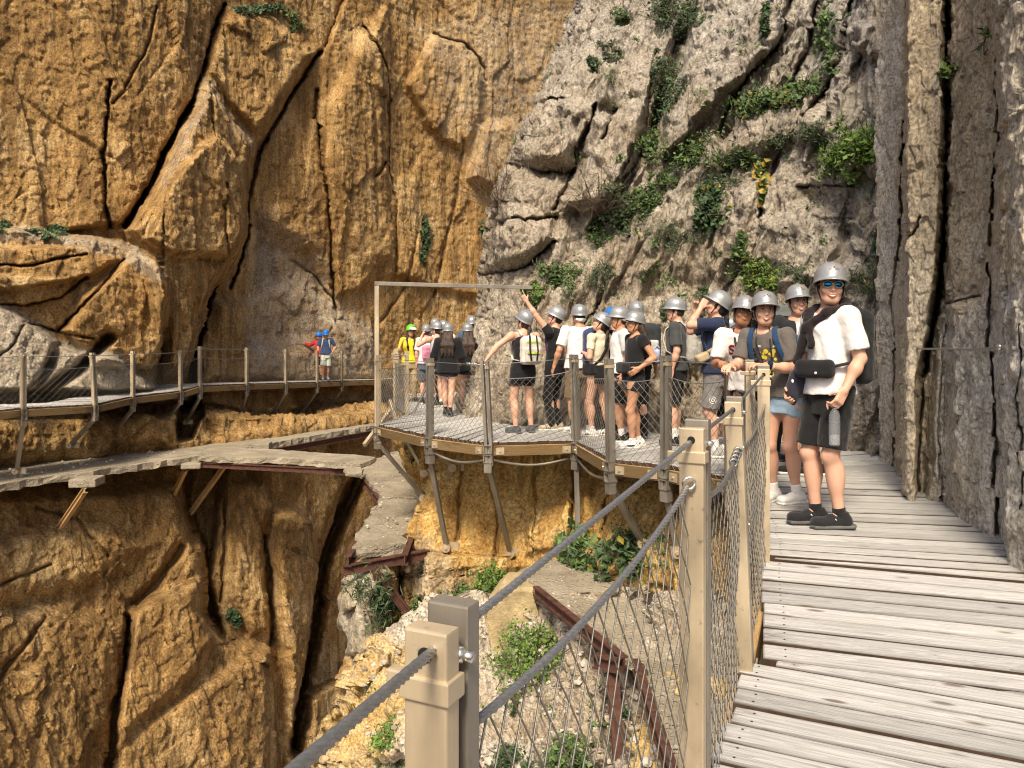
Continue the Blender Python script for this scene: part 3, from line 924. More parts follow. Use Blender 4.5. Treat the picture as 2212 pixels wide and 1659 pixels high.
STEEL = steel_mat('brushed_post_steel', (0.58, 0.475, 0.325), 0.45, 0.42)  # tan carries the golden wall's reflected light, painted into the steel colour
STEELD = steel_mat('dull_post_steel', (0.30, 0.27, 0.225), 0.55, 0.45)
CABLEM = plain('cable_steel', (0.30, 0.30, 0.30), 0.42, 0.75, 0.2, 120.0)
WIREM = plain('net_wire', (0.24, 0.225, 0.195), 0.45, 0.6, 0.15, 40.0)
BOLTM = plain('bolt_steel', (0.66, 0.64, 0.6), 0.25, 0.9, 0.1, 40.0)
HOLEM = plain('dark_hole', (0.012, 0.011, 0.010), 0.9)
RUST = plain('rusted_iron', (0.085, 0.036, 0.024), 0.85, 0.1, 0.5, 14.0, 0.5, 70.0)


def concrete_mat():
    t = NT('pebbly_concrete')
    n = t.noise(t.co(), 1.6, 6, 0.65)
    c = t.ramp(n, [(0.3, (0.22, 0.185, 0.13)), (0.7, (0.44, 0.38, 0.285))])
    v = t.voro(t.co(), 15.0)
    peb = t.ramp(v.outputs['Distance'], [(0.20, 1.0), (0.34, 0.0)])
    sel = t.ramp(t.noise(t.co(), 3.5, 4, 0.7), [(0.42, 0.0), (0.62, 1.0)])
    c = t.mix(t.math('MULTIPLY', t.math('MULTIPLY', peb, sel), 0.8), c, t.mix(0.5, (0.50, 0.48, 0.44), v.outputs['Color'], 'SOFT_LIGHT'))
    st = t.noise(t.co(), 22.0, 4, 0.7)
    c = t.mix(0.5, c, t.ramp(st, [(0.3, 0.5), (0.7, 1.2)]), 'MULTIPLY')
    t.bump(t.math('ADD', t.math('MULTIPLY', peb, 0.6), t.noise(t.co(), 16.0, 6, 0.7)), 0.9, 0.03)
    return t.set(c, 0.93, **{'Specular IOR Level': 0.2})


CONC = concrete_mat()


def look(Q, U, V, u, v):
    k = np.argmin((U - u) ** 2 + (V - v) ** 2)
    n = U.shape[1]
    i, j = k // n, k % n
    if Q.shape[1] != n:
        j += Q.shape[1] - n
    return Q[i, j].copy()


plank_no = [0]


def plank(parent, a0, b0, b1, a1, z, thick=0.045, mat=None, tilt=0.0, roll=0.0):
    """one board: a0-b0 one long edge, a1-b1 the other (xy pairs); object origin in its middle, x along it"""
    pts = [np.array([p[0], p[1]]) for p in (a0, b0, b1, a1)]
    c = sum(pts) / 4
    d = nrm((pts[1] + pts[2]) - (pts[0] + pts[3]))
    y = np.array([-d[1], d[0]])
    loc = [((p - c) @ d, (p - c) @ y) for p in pts]
    if sum(loc[i][0] * loc[(i + 1) % 4][1] - loc[(i + 1) % 4][0] * loc[i][1] for i in range(4)) < 0:
        loc = loc[::-1]
    e = 0.006
    m = MB()
    lo = [(q[0], q[1], -thick) for q in loc]
    mid = [(q[0], q[1], -e) for q in loc]
    top = [(q[0] - e * np.sign(q[0]), q[1] - e * np.sign(q[1]), 0) for q in loc]
    m.add(lo + mid + top, [(3, 2, 1, 0), (8, 9, 10, 11)] + [(i, (i + 1) % 4, 4 + (i + 1) % 4, 4 + i) for i in range(4)]
          + [(4 + i, 4 + (i + 1) % 4, 8 + (i + 1) % 4, 8 + i) for i in range(4)])
    L2 = min(abs(q[0]) for q in loc)
    W2 = min(abs(q[1]) for q in loc)
    if not parent.name.startswith('cliff'):
        for sx in (-1, 1):
            for sy in (-0.5, 0.5):
                cx, cy = sx * (L2 - 0.075), sy * W2
                m.add([(cx + 0.0055 * math.cos(t), cy + 0.0055 * math.sin(t), 0.0012) for t in np.linspace(0, 2 * math.pi, 7)[:-1]], [(0, 1, 2, 3, 4, 5)])
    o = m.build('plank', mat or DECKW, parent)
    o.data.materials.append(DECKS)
    o.data.materials.append(HOLEM)
    for q in o.data.polygons[10:]:
        q.material_index = 2
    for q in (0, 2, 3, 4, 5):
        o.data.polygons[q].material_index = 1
    o.location = (c[0], c[1], z + random.uniform(-0.005, 0.005))
    o.rotation_euler = (roll + random.uniform(-0.006, 0.006), tilt + random.uniform(-0.002, 0.002), math.atan2(d[1], d[0]))
    plank_no[0] += 1
    return o


def span(parent, A0, A1, B0, B1, z0, z1, gap=0.015, wid=0.15, jit=0.02, n=None, mat=None, roll=0.0):
    """boards from edge A0-A1 across to edge B0-B1"""
    A0, A1, B0, B1 = (np.asarray(q, float) for q in (A0, A1, B0, B1))
    L = 0.5 * (np.linalg.norm(A1 - A0) + np.linalg.norm(B1 - B0))
    n = n or max(1, int(round(L / wid)))
    for k in range(n):
        s0, s1 = k / n, (k + 1) / n
        gs = gap / max(0.05, L) / 2
        ja, jb = random.uniform(-jit, jit) * 0.4, random.uniform(-jit, jit) * 2
        a0, a1 = A0 + (A1 - A0) * (s0 + gs), A0 + (A1 - A0) * (s1 - gs)
        b0, b1 = B0 + (B1 - B0) * (s0 + gs), B0 + (B1 - B0) * (s1 - gs)
        d = nrm((b0 + b1) - (a0 + a1))
        plank(parent, a0 + d * ja, b0 + d * jb, b1 + d * jb, a1 + d * ja, z0 + (z1 - z0) * (k + 0.5) / n, mat=mat, roll=roll)


def ang(deg):
    return np.array([math.cos(math.radians(deg)), math.sin(math.radians(deg))])


# near boards, in two short flights that step up to the platform
near = tag(empty('boardwalk', (1.0, 2.5, -0.16)), kind='structure')
near.location = (0, 0, 0)
d1 = ang(-25.5)
n1 = np.array([d1[1], -d1[0]])          # towards the camera
E0 = np.array([1.06, 3.53])
edge1 = nrm(np.array([-0.40, -0.917]))
for k in range(-2, 24):
    s = k * 0.152
    q0 = E0 + edge1 * s + (d1 * 0.13 if k < 0 else 0)
    q1 = E0 + edge1 * (s + 0.1375) + (d1 * 0.13 if k < 0 else 0)
    j = random.uniform(-0.012, 0.02)
    plank(near, q0 + d1 * j, q0 + d1 * 2.25, q1 + d1 * 2.25, q1 + d1 * j, -0.16)
d2s = [ang(-19), ang(-14)]
S2a, S2b = np.array([1.15, 3.545]), np.array([1.53, 4.72])
span(near, S2a, S2b, S2a + d2s[0] * 2.0, S2b + ang(-18.5) * 1.62, -0.150, -0.035, n=8, gap=0.014, roll=0.092)
span(near, S2b + (0.08, 0.02), S2b + (0.11, 0.17), S2b + ang(-18.5) * 1.56 + (0, 0.02), S2b + ang(-18.5) * 1.50 + (0.05, 0.16), -0.024, -0.024, n=1, roll=0.08)
S3 = [np.array(q) for q in [(1.57, 4.76), (1.94, 6.1), (2.13, 7.35)]]
R3 = [np.array(q) for q in [(2.92, 4.38), (3.62, 5.85), (4.35, 7.0)]]
span(near, S3[0], S3[1], R3[0], R3[1], -0.012, 0.0, jit=0.03)
span(near, S3[1], S3[2], R3[1], R3[2], 0.0, 0.0, jit=0.03)
plat = tag(empty('viewing_platform'), kind='structure')
OUT = [(2.13, 7.36), (1.62, 8.13), (1.09, 8.55), (0.84, 10.15), (-0.30, 9.92), (-1.13, 10.65), (-2.10, 12.1), (-1.85, 13.6), (-2.50, 16.2), (-2.7, 19.0)]
INN = [(4.4, 7.02), (4.3, 9.2), (3.1, 10.9), (1.95, 11.6), (0.45, 12.6), (-0.25, 13.4), (-0.55, 14.4), (-0.4, 15.6), (-0.4, 17.6), (-0.4, 20.0)]
for a, b, c, d in zip(OUT[:-1], OUT[1:], INN[:-1], INN[1:]):
    span(plat, a, b, c, d, 0.0, 0.0, wid=0.17)


def edge_beams(parent, pts, z, drop=0.05, h=0.13, w=0.07, inset=0.05, plates=True):
    for (a, b) in zip(pts[:-1], pts[1:]):
        a, b = np.array([*a, 0.0])[:3], np.array([*b, 0.0])[:3]
        za = a[2] + z - drop - h / 2
        zb = b[2] + z - drop - h / 2
        d = nrm(b - a)
        L = np.linalg.norm(b - a)
        p0 = np.array([a[0], a[1], za]) + d * 0.07
        p1 = np.array([b[0], b[1], zb]) - d * 0.07
        m = MB()
        hx = np.linalg.norm(p1 - p0) / 2
        m.box((0, 0, 0), (hx, 0, 0), (0, w / 2, 0), (0, 0, h / 2))
        o = m.build('edge_beam', BEAMW, parent, bevel=0.005)
        o.location = (p0 + p1) / 2
        o.rotation_euler = (0, -math.asin((zb - za) / (2 * hx)), math.atan2(d[1], d[0]))
        if plates:
            nrmv = np.array([d[1], -d[0], 0])
            if np.dot(nrmv, -np.array([a[0], a[1], 0])) < 0:
                nrmv = -nrmv
            for q, sg in ((p0, 1), (p1, -1)):
                mm = MB()
                mm.box(q + d * sg * 0.07 + nrmv * (w / 2 + 0.005), d * 0.055, nrmv * 0.004, (0, 0, 0.045))
                mm.tube([q + d * sg * 0.07 + nrmv * (w / 2 + 0.008), q + d * sg * 0.07 + nrmv * (w / 2 + 0.024)], 0.012, 6)
                mm.build('beam_plate', STEEL, o).matrix_parent_inverse = o.matrix_basis.inverted()


edge_beams(plat, [(*p, 0.0) for p in OUT[:8]], 0.0)
edge_beams(near, [(1.06, 3.53, -0.16), (1.55, 4.72, -0.06), (1.92, 6.1, 0.0), (2.11, 7.3, 0.0)], 0.0)
edge_beams(near, [(-0.2, 0.6, -0.16), (0.58, 2.4, -0.16), (1.02, 3.42, -0.16)], 0.0, plates=False)


def strut(parent, top, bot, w=0.06, mat=None, plate=True):
    top, bot = np.asarray(top, float), np.asarray(bot, float)
    m = MB()
    d = nrm(bot - top)
    m.bar(top, bot, w, w, (0, 0, 1) if abs(d[2]) < 0.95 else (0, 1, 0))
    o = m.build('support_strut', mat or STEELD, parent, bevel=0.006)
    if plate:
        mm = MB()
        mm.box(bot + np.array([0.07, 0.05, 0.0]), (0.10, 0, 0), (0, 0.02, 0), (0, 0, 0.06))
        mm.tube([bot + np.array([-0.01, -0.06, 0]), bot + np.array([-0.01, 0.05, 0])], 0.065, 10)
        mm.tube([bot + np.array([-0.01, -0.085, 0]), bot + np.array([-0.01, -0.05, 0])], 0.02, 6)
        mm.build('anchor_plate', STEEL, o)
    return o


def bracket(parent, x, y, z, d):
    """square steel sockets that hold a post at the edge of the boards"""
    m = MB()
    d = np.array([d[0], d[1], 0.0])
    n = np.array([-d[1], d[0], 0.0])
    for dz in (-0.09, -0.21):
        c = np.array([x, y, z + dz])
        for sg in (-1, 1):
            m.box(c + d * sg * 0.05, d * 0.007, n * 0.055, (0, 0, 0.055))
            m.box(c + np.array([0, 0, sg * 0.05]), d * 0.057, n * 0.055, (0, 0, 0.006))
    m.box((x, y, z - 0.15), d * 0.043, n * 0.02, (0, 0, 0.10))
    m.box((x, y, z - 0.33), d * 0.05, n * 0.045, (0, 0, 0.06))
    return m.build('post_bracket', STEELD, parent)


# px positions of the strut feet on the ochre cliff
for (px, py), (fu, fv), rr in ((OUT[6], (922, 1076), (0.9, 0.45)), (OUT[5], (968, 1184), None), (OUT[4], (1100, 1192), None), (OUT[3], (1257, 1168), None),
                               (OUT[2], (1392, 1172), None), (OUT[1], (1486, 1195), None), ((2.06, 7.2), (1590, 1240), None)):
    p = look(OC_Q, OC_U, OC_V, fu, fv)
    strut(plat, (px, py, -0.30), p + np.array([0, -0.06, 0]), 0.065)
p = look(OC_Q, OC_U, OC_V, 980, 1010)
strut(plat, (-1.45, 12.0, -0.20), p, 0.05, STEEL)
strut(plat, (-1.75, 12.4, -0.20), look(OC_Q, OC_U, OC_V, 925, 1020), 0.05, STEEL)

# bent conduit pipes slung under the platform edge
cond = MB()
for a, b in zip(OUT[2:6][::-1][:-1], OUT[2:6][::-1][1:]):
    a, b = np.array([*a, -0.22]), np.array([*b, -0.22])
    pts = [a + (b - a) * t + np.array([0, 0.05, -0.10 * math.sin(math.pi * t)]) for t in np.linspace(0.05, 0.95, 12)]
    cond.tube(pts, 0.018, 8)
cond.build('conduit_pipe', STEELD, plat, True)


# ------------------------------------------------------------------ railings
def rail_post(parent, x, y, z, d, h=1.12, lean=(0, 0), detail=False, mat=None, clamp=True, rear=None):
    """two flat bars side by side along the rail direction d, a clamp band and a bolt"""
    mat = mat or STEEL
    d = np.array([d[0], d[1], 0.0])
    n = np.array([-d[1], d[0], 0.0])
    up = nrm(np.array([lean[0], lean[1], h]))
    low = -0.30
    bw, bt = 0.036, 0.019
    out = None
    for sg, nm, hh in ((-1, 'post', h), (1, 'rear_bar', h + (0.02 if detail else 0))):
        m = MB()
        a = np.array([x, y, z]) + d * sg * (bt + 0.013)
        p0, p1 = a + up * low, a + up * hh
        m.box((p0 + p1) / 2, d * bt, n * bw, (p1 - p0) / 2)
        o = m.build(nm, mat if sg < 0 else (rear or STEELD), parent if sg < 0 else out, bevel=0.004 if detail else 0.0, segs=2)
        out = out or o
    if clamp:
        m = MB()
        c = np.array([x, y, z]) + up * (h - 0.085) - d * (bt + 0.013)
        m.box(c, d * (bt + 0.006), n * (bw + 0.006), (0, 0, 0.017))
        m.box(c + n * (bw + 0.02) , d * 0.010, n * 0.018, (0, 0, 0.014))
        m.build('clamp_band', STEEL, out, bevel=0.003 if detail else 0)
        m = MB()
        c = np.array([x, y, z]) + up * (h - 0.048)
        m.tube([c + n * 0.02 - d * 0.014, c + n * 0.02 + d * 0.014], 0.012, 8)
        m.tube([c + n * 0.02, c - n * 0.03], 0.006, 6)
        m.ball(c + n * -0.028, 0.013, 8, 6)
        m.tube([c - n * 0.03, c - n * 0.052], 0.009, 6)
        m.build('bolt', BOLTM, out, True)
    if detail:
        m = MB()
        c = np.array([x, y, z]) + up * (h - 0.035)
        m.tube([c - d * (2 * bt + 0.0145), c - d * (2 * bt + 0.0125)], 0.0115, 14)
        m.build('cable_hole', HOLEM, out)
    return out


def cable(parent, pts, r, name='cable', detail=True, n=None, sub=24):
    pts = [np.asarray(p, float) for p in pts]
    L = sum(np.linalg.norm(b - a) for a, b in zip(pts[:-1], pts[1:]))
    m = MB()
    if detail:
        k = max(3, int(L / 0.012))
        acc = np.concatenate([[0], np.cumsum([np.linalg.norm(b - a) for a, b in zip(pts[:-1], pts[1:])])])
        s = np.linspace(0, L, k)
        P3 = np.stack([np.interp(s, acc, [p[j] for p in pts]) for j in range(3)], -1)
        m.tube(list(P3), r, 24, 6, 0.17, 2 * math.pi / (r * 15.0))
    else:
        m.tube(pts, r, 6)
    return m.build(name, CABLEM, parent, True)


def sag_pts(a, b, sag, n=14):
    a, b = np.asarray(a, float), np.asarray(b, float)
    return [a + (b - a) * t - np.array([0, 0, sag * 4 * t * (1 - t)]) for t in np.linspace(0, 1, n)]


def net(parent, a, b, zlow_a, zlow_b, top, cw=0.085, ch=0.105, r=0.0022):
    """diamond wire net hung between two posts: top is the list of points of the cable it hangs from"""
    a, b = np.asarray(a, float), np.asarray(b, float)
    top = np.array(top)
    L = np.linalg.norm(b[:2] - a[:2])
    na = max(2, int(L / (cw / 2)))
    na += na % 2
    Hm = np.mean(top[:, 2]) - 0.5 * (zlow_a + zlow_b)
    nb = max(4, int(Hm / (ch / 2)))
    nb += nb % 2
    tt = np.linspace(0, 1, na + 1)
    ts = np.linspace(0, 1, len(top))
    T = np.stack([np.interp(tt, ts, top[:, j]) for j in range(3)], -1)
    B = np.stack([a[0] + (b[0] - a[0]) * tt, a[1] + (b[1] - a[1]) * tt, zlow_a + (zlow_b - zlow_a) * tt], -1)
    s = np.linspace(0, 1, nb + 1)[None, :, None]
    G = T[:, None] * (1 - s) + B[:, None] * s
    wob = 0.012 * fbm(G.reshape(-1, 3) * 3.0 + 5, 2, 3).reshape(na + 1, nb + 1)
    side = nrm(np.array([-(b - a)[1], (b - a)[0], 0]))
    G = G + wob[..., None] * side + 0.006 * np.sin(G[..., 2:3] * 9.0) * side
    segs = []
    for i in range(na):
        for j in range(nb):
            if (i + j) % 2 == 0:
                segs.append((G[i, j], G[i + 1, j + 1]))
            else:
                segs.append((G[i + 1, j], G[i, j + 1]))
    seg = np.array(segs)
    return wires(parent, seg, r, 'net_panel', WIREM)


def wires(parent, seg, r, name, mat, kind=None):
    A, B = seg[:, 0], seg[:, 1]
    d = B - A
    d /= np.maximum(np.linalg.norm(d, axis=1, keepdims=True), 1e-9)
    x = np.cross(d, np.array([0.3, 0.5, 0.81]))
    x /= np.maximum(np.linalg.norm(x, axis=1, keepdims=True), 1e-9)
    y = np.cross(d, x)
    rr = np.asarray(r)
    rr = rr if rr.ndim else np.full(len(A), float(r))
    V = []
    for E in (A - d * rr[:, None] * 0.5, B + d * rr[:, None] * 0.5):
        for k in range(3):
            t = 2 * math.pi * k / 3
            V.append(E + rr[:, None] * (math.cos(t) * x + math.sin(t) * y))
    V = np.stack(V, 1)          # n,6,3
    n = len(A)
    base = (np.arange(n) * 6)[:, None]
    quads = np.concatenate([base + np.array([[k, (k + 1) % 3, 3 + (k + 1) % 3, 3 + k]]) for k in range(3)])
    me = mesh_np(name, V.reshape(-1, 3), quads)
    o = new_obj(name, me, parent, mat, True)
    if kind:
        o['kind'] = kind
    return o


def rail_dir(p, q):
    return nrm(np.array([q[0] - p[0], q[1] - p[1]]))


# near railing, beside the camera
RA = tag(empty('cable_railing', (0.5, 2.3, -0.16)), 'steel cable railing with wide tan twin-bar posts in the foreground, left of the boardwalk', 'railing', 'cable railings')
RA.location = (0, 0, 0)
A = (-0.104, 1.165)
Bp = (0.545, 2.30)
Cp = (1.045, 3.47)
Dp = (1.535, 4.72)
Ep = (1.875, 6.1)
Fp = (2.05, 7.3)
NP = [(*A, -0.20, 1.080, (0, 0)), (*Bp, -0.16, 1.205, (0, 0)), (*Cp, -0.16, 1.19, (-0.05, 0)), (*Dp, -0.02, 1.15, (0, 0)), (*Ep, 0.0, 1.13, (0, 0)), (*Fp, 0.0, 1.13, (0, 0))]
dirs = [rail_dir((-0.4, 0.3), Bp), rail_dir(A, Cp), rail_dir(Bp, Dp), rail_dir(Cp, Ep), rail_dir(Dp, Fp), rail_dir(Ep, (1.95, 8.0))]
heads = []
for (x, y, z, h, ln), d in zip(NP, dirs):
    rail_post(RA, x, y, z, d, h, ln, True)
    heads.append(np.array([x + ln[0], y, z + h - 0.035]))
Zp = heads[0] + (np.array([-0.195, 0.70, 0.913]) - heads[0]) * 1.9
cable(RA, [Zp, heads[0]], 0.0072)
for a, b in zip(heads[:-1], heads[1:]):
    cable(RA, [a, b], 0.0068 if b[1] < 4 else 0.006, detail=b[1] < 5)
eyes = [np.array([A[0] + 0.03, A[1] + 0.02, 0.70])] + [np.array([x + ln[0] * 0.7 - 0.0, y - 0.03, z + h - 0.21]) for (x, y, z, h, ln) in NP[1:]]
lowpts = []
for k, (a, b) in enumerate(zip(eyes[:-1], eyes[1:])):
    if k == 0:
        b = np.array([0.512, 2.25, 0.875])
    pts = sag_pts(a, b, 0.055 if k else 0.045)
    cable(RA, pts, 0.0075 if k < 2 else 0.006, 'net_cable', detail=k < 2)
    net(RA, a, b, NP[k][2] - 0.10, NP[k + 1][2] - 0.10, pts, 0.085 if k else 0.075, 0.13 if k == 0 else 0.105, 0.0023)
    m = MB()
    c = b + np.array([0, -0.012, 0.012])
    m.tube([c + 0.017 * np.array([math.cos(t), 0, math.sin(t)]) for t in np.linspace(0, 2 * math.pi, 13)], 0.005, 6)
    m.build('eye_bolt', BOLTM, RA, True)
# knotted wire ends by the third post
pts = []
for k in range(4):
    s0 = eyes[2] + (sag_pts(eyes[1], eyes[2], 0.055)[-4] - eyes[2]) * (0.15 + 0.22 * k)
    pts += [s0 + 0.016 * np.array([math.cos(t), 0.2 * t / 6, math.sin(t)]) for t in np.linspace(0, 9.4, 16)]
kn = MB()
kn.tube(pts, 0.005, 5)
kn.build('wire_knot', CABLEM, RA, True)

# railing round the outer edge of the platform
RB = tag(empty('cable_railing'), 'dark steel railing with diamond wire net round the outer edge of the crowded platform', 'railing', 'cable railings')
pp = [(2.05, 7.36), OUT[1], OUT[2], OUT[3], OUT[4], OUT[5], OUT[6]]
hh = [1.13, 1.14, 1.10, 1.12, 1.04, 1.06, 1.08]
lean = [(0, 0), (0, 0), (-0.02, 0), (-0.03, 0), (-0.05, 0), (0, 0), (0, 0)]
for k in range(1, 7):
    x, y = pp[k]
    d = rail_dir(pp[k - 1], pp[min(k + 1, 6)])
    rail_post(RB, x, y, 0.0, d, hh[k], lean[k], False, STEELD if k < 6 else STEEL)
    bracket(RB, x, y, 0.0, d)
for k in range(6):
    (x0, y0), (x1, y1) = pp[k], pp[k + 1]
    a = np.array([x0 + lean[k][0], y0, hh[k] - 0.05])
    b = np.array([x1 + lean[k + 1][0], y1, hh[k + 1] - 0.05])
    cable(RB, sag_pts(a, b, 0.004, 4), 0.0055, detail=False)
    dz = np.array([0, 0, -0.16])
    pts = sag_pts(a + dz, b + dz, 0.05)
    cable(RB, pts, 0.0055, 'net_cable', detail=False)
    net(RB, a, b, -0.09, -0.09, pts, 0.088, 0.095, 0.0026)
tb = MB()
a = np.array([pp[4][0], pp[4][1], hh[4] - 0.05])
b = np.array([pp[5][0], pp[5][1], hh[5] - 0.05])
for t0 in (0.22, 0.30):
    c = a + (b - a) * t0
    tb.tube([c - nrm(b - a) * 0.03 + 0.016 * np.array([0, math.cos(t), math.sin(t)]) + nrm(b - a) * t / 20 * 0.09 for t in np.linspace(0, 20, 40)], 0.006, 5)
tb.build('turnbuckle', BOLTM, RB, True)

# railing that leads round the corner, behind the platform
RCk = tag(empty('cable_railing'), 'pale steel railing leading away past the guide in yellow at the back of the platform', 'railing', 'cable railings')
bk = [(-2.10, 12.16), (-1.85, 13.6), (-2.36, 15.6), (-2.46, 16.4), (-2.6, 17.4), (-2.75, 18.6)]
for k in range(1, 6):
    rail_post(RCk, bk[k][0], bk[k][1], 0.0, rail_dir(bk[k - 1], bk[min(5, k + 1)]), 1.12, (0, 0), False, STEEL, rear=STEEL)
for k in range(5):
    a, b = np.array([*bk[k], 1.04]), np.array([*bk[k + 1], 1.04])
    cable(RCk, sag_pts(a, b, 0.01, 5), 0.006, detail=False)
    pts = sag_pts(a - (0, 0, 0.16), b - (0, 0, 0.16), 0.04)
    cable(RCk, pts, 0.006, 'net_cable', detail=False)
    net(RCk, a, b, -0.09, -0.09, pts, 0.10, 0.11, 0.003)
m = MB()
m.bar((-2.5, 16.2, -0.1), (-2.9, 15.2, -0.75), 0.07, 0.07)
m.bar((-2.45, 15.5, 0.1), (-2.05, 14.4, -0.6), 0.06, 0.06)
m.build('brace', STEEL, RCk)
m = MB()
m.bar((-1.38, 13.9, 0.78), (-1.72, 13.4, 0.02), 0.03, 0.03)
tag(m.build('leaning_pole', BOLTM, None, bevel=0.004), 'thin silver pole leaning on the boards beside the guide in yellow', 'pole')

# tall gauge frame at the corner of the platform
GF = tag(empty('gauge_frame', (0, 0, 0)), 'tall thin steel frame with a level bar reaching to the rock', 'frame')
m = MB()
m.box((-2.115, 12.12, 0.97), (0.034, 0, 0), (0, 0.034, 0), (0, 0, 1.20))
m.build('upright', STEEL, GF, bevel=0.005)
m = MB()
m.bar((-2.15, 12.10, 2.195), (0.33, 12.6, 2.165), 0.06, 0.06)
m.build('crossbar', STEELD, GF, bevel=0.005)

# ------------------------------------------------------------------ walkway on the golden wall
LP = [(-140, 898, 14.6), (50, 880, 16.0), (205, 872, 17.3), (287, 855, 19.0), (390, 843, 20.8), (432, 832, 21.5), (533, 828, 23.5), (617, 826, 25.3), (685, 824, 27.0), (738, 822, 28.5), (815, 820, 30.6), (870, 818, 32.0)]
LPT = [P(*q) for q in LP]
far = tag(empty('cliff_walkway'), kind='structure')
LIN = []
for k, p in enumerate(LPT):
    d = nrm((LPT[min(k + 1, len(LPT) - 1)] - LPT[max(k - 1, 0)])[:2])
    LIN.append(p[:2] + np.array([-d[1], d[0]]) * 1.25)
for k in range(len(LPT) - 1):
    z0, z1 = LPT[k][2], LPT[k + 1][2]
    span(far, LPT[k][:2], LPT[k + 1][:2], LIN[k], LIN[k + 1], z0, z1, gap=0.012, wid=0.16, jit=0.02)
edge_beams(far, [tuple(p) for p in LPT], 0.0, 0.05, 0.15, 0.08, plates=False)
RD = tag(empty('cable_railing'), 'long steel railing along the walkway hung on the golden cliff wall', 'railing', 'cable railings')
hs = [1.1, 1.12, 1.14, 1.1, 1.08, 1.08, 1.08, 1.08, 1.08, 1.08, 1.08, 1.08]
FEET = {1: (36, 1018), 2: (152, 962), 3: (250, 930), 4: (352, 915), 5: (402, 912), 6: (513, 920), 7: (582, 906), 8: (645, 902), 9: (703, 888), 10: (770, 896)}
for k, p in enumerate(LPT):
    d = rail_dir(LPT[max(k - 1, 0)], LPT[min(k + 1, len(LPT) - 1)])
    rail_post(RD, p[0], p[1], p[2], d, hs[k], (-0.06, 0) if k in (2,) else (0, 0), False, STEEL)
    bracket(RD, p[0], p[1], p[2], d)
    if k in FEET:
        u, v = FEET[k]
        q = P(u, v, p[1] + (0.35 if k < 5 else 0.55))
        strut(far, p + np.array([0, 0, -0.33]), q, 0.075, STEELD)
for k in range(len(LPT) - 1):
    a, b = LPT[k] + np.array([0, 0, hs[k] - 0.05]), LPT[k + 1] + np.array([0, 0, hs[k + 1] - 0.05])
    cable(RD, sag_pts(a, b, 0.03, 6), 0.008, detail=False)
    dz = np.array([0, 0, -0.25])
    pts = sag_pts(a + dz, b + dz, 0.05)
    cable(RD, pts, 0.007, 'net_cable', detail=False)
    net(RD, a, b, LPT[k][2] - 0.08, LPT[k + 1][2] - 0.08, pts, 0.15, 0.15, 0.0026)
# guide rope pinned to the wall behind that walkway
m = MB()
wp = [(330, 752, 21.4), (395, 745, 23.0), (478, 752, 24.2), (560, 740, 25.6), (640, 742, 27.4), (700, 748, 28.6), (800, 744, 31.4)]
pts = []
for a, b in zip(wp[:-1], wp[1:]):
    pts += sag_pts(P(*a), P(*b), 0.10, 6)[:-1]
m.tube(pts, 0.010, 5)
tag(m.build('guide_rope', CABLEM, None, True), 'thin dark guide cable sagging along the golden wall behind the far walkway', 'cable')


# ------------------------------------------------------------------ the old concrete path
def slab(parent, pts, z, thick, name='slab', mat=None, rough=0.035, step=0.16, seed=0):
    """broken concrete slab: ragged outline on level z"""
    r = np.random.default_rng(seed + 50)
    q = [PZ(u, v, z)[:2] for u, v in pts]
    out = []
    for a, b in zip(q, q[1:] + q[:1]):
        L = np.linalg.norm(b - a)
        n = max(1, int(L / step))
        for k in range(n):
            p = a + (b - a) * k / n
            out.append(p + r.normal(0, rough, 2) * (1 if k else 0.3))
    n = len(out)
    m = MB()
    c = np.mean(out, axis=0)
    top = [(p[0], p[1], z + r.normal(0, 0.006)) for p in out]
    mid = [(p[0] + (p[0] - c[0]) * r.uniform(-0.004, 0.012), p[1] + r.normal(0, rough * 0.5), z - thick * r.uniform(0.4, 0.6)) for p in out]
    bot = [(p[0] + r.normal(0, rough * 0.5), p[1] + r.normal(0, rough * 0.5), z - thick * r.uniform(0.85, 1.1)) for p in out]
    area = sum(out[i][0] * out[(i + 1) % n][1] - out[(i + 1) % n][0] * out[i][1] for i in range(n))
    f = [tuple(range(n)), tuple(range(2 * n, 3 * n))[::-1]]
    f += [(n + i, n + (i + 1) % n, (i + 1) % n, i) for i in range(n)] + [(2 * n + i, 2 * n + (i + 1) % n, n + (i + 1) % n, n + i) for i in range(n)]
    if area < 0:
        f = [t[::-1] for t in f]
    m.add(top + mid + bot, f)
    return m.build(name, mat or CONC, parent)


def ibeam(parent, a, b, h=0.14, w=0.09, name='iron_beam', mat=None):
    m = MB()
    a, b = np.asarray(a, float), np.asarray(b, float)
    d = nrm(b - a)
    side = nrm(np.cross(d, (0, 0, 1))) if abs(d[2]) < 0.95 else np.array([1.0, 0, 0])
    up = np.cross(side, d)
    hl = np.linalg.norm(b - a) / 2
    c = (a + b) / 2
    m.box(c, d * hl, side * 0.008, up * h / 2)
    for sg in (-1, 1):
        m.box(c + up * sg * (h / 2), d * hl, side * w / 2, up * 0.009)
    return m.build(name, mat or RUST, parent)


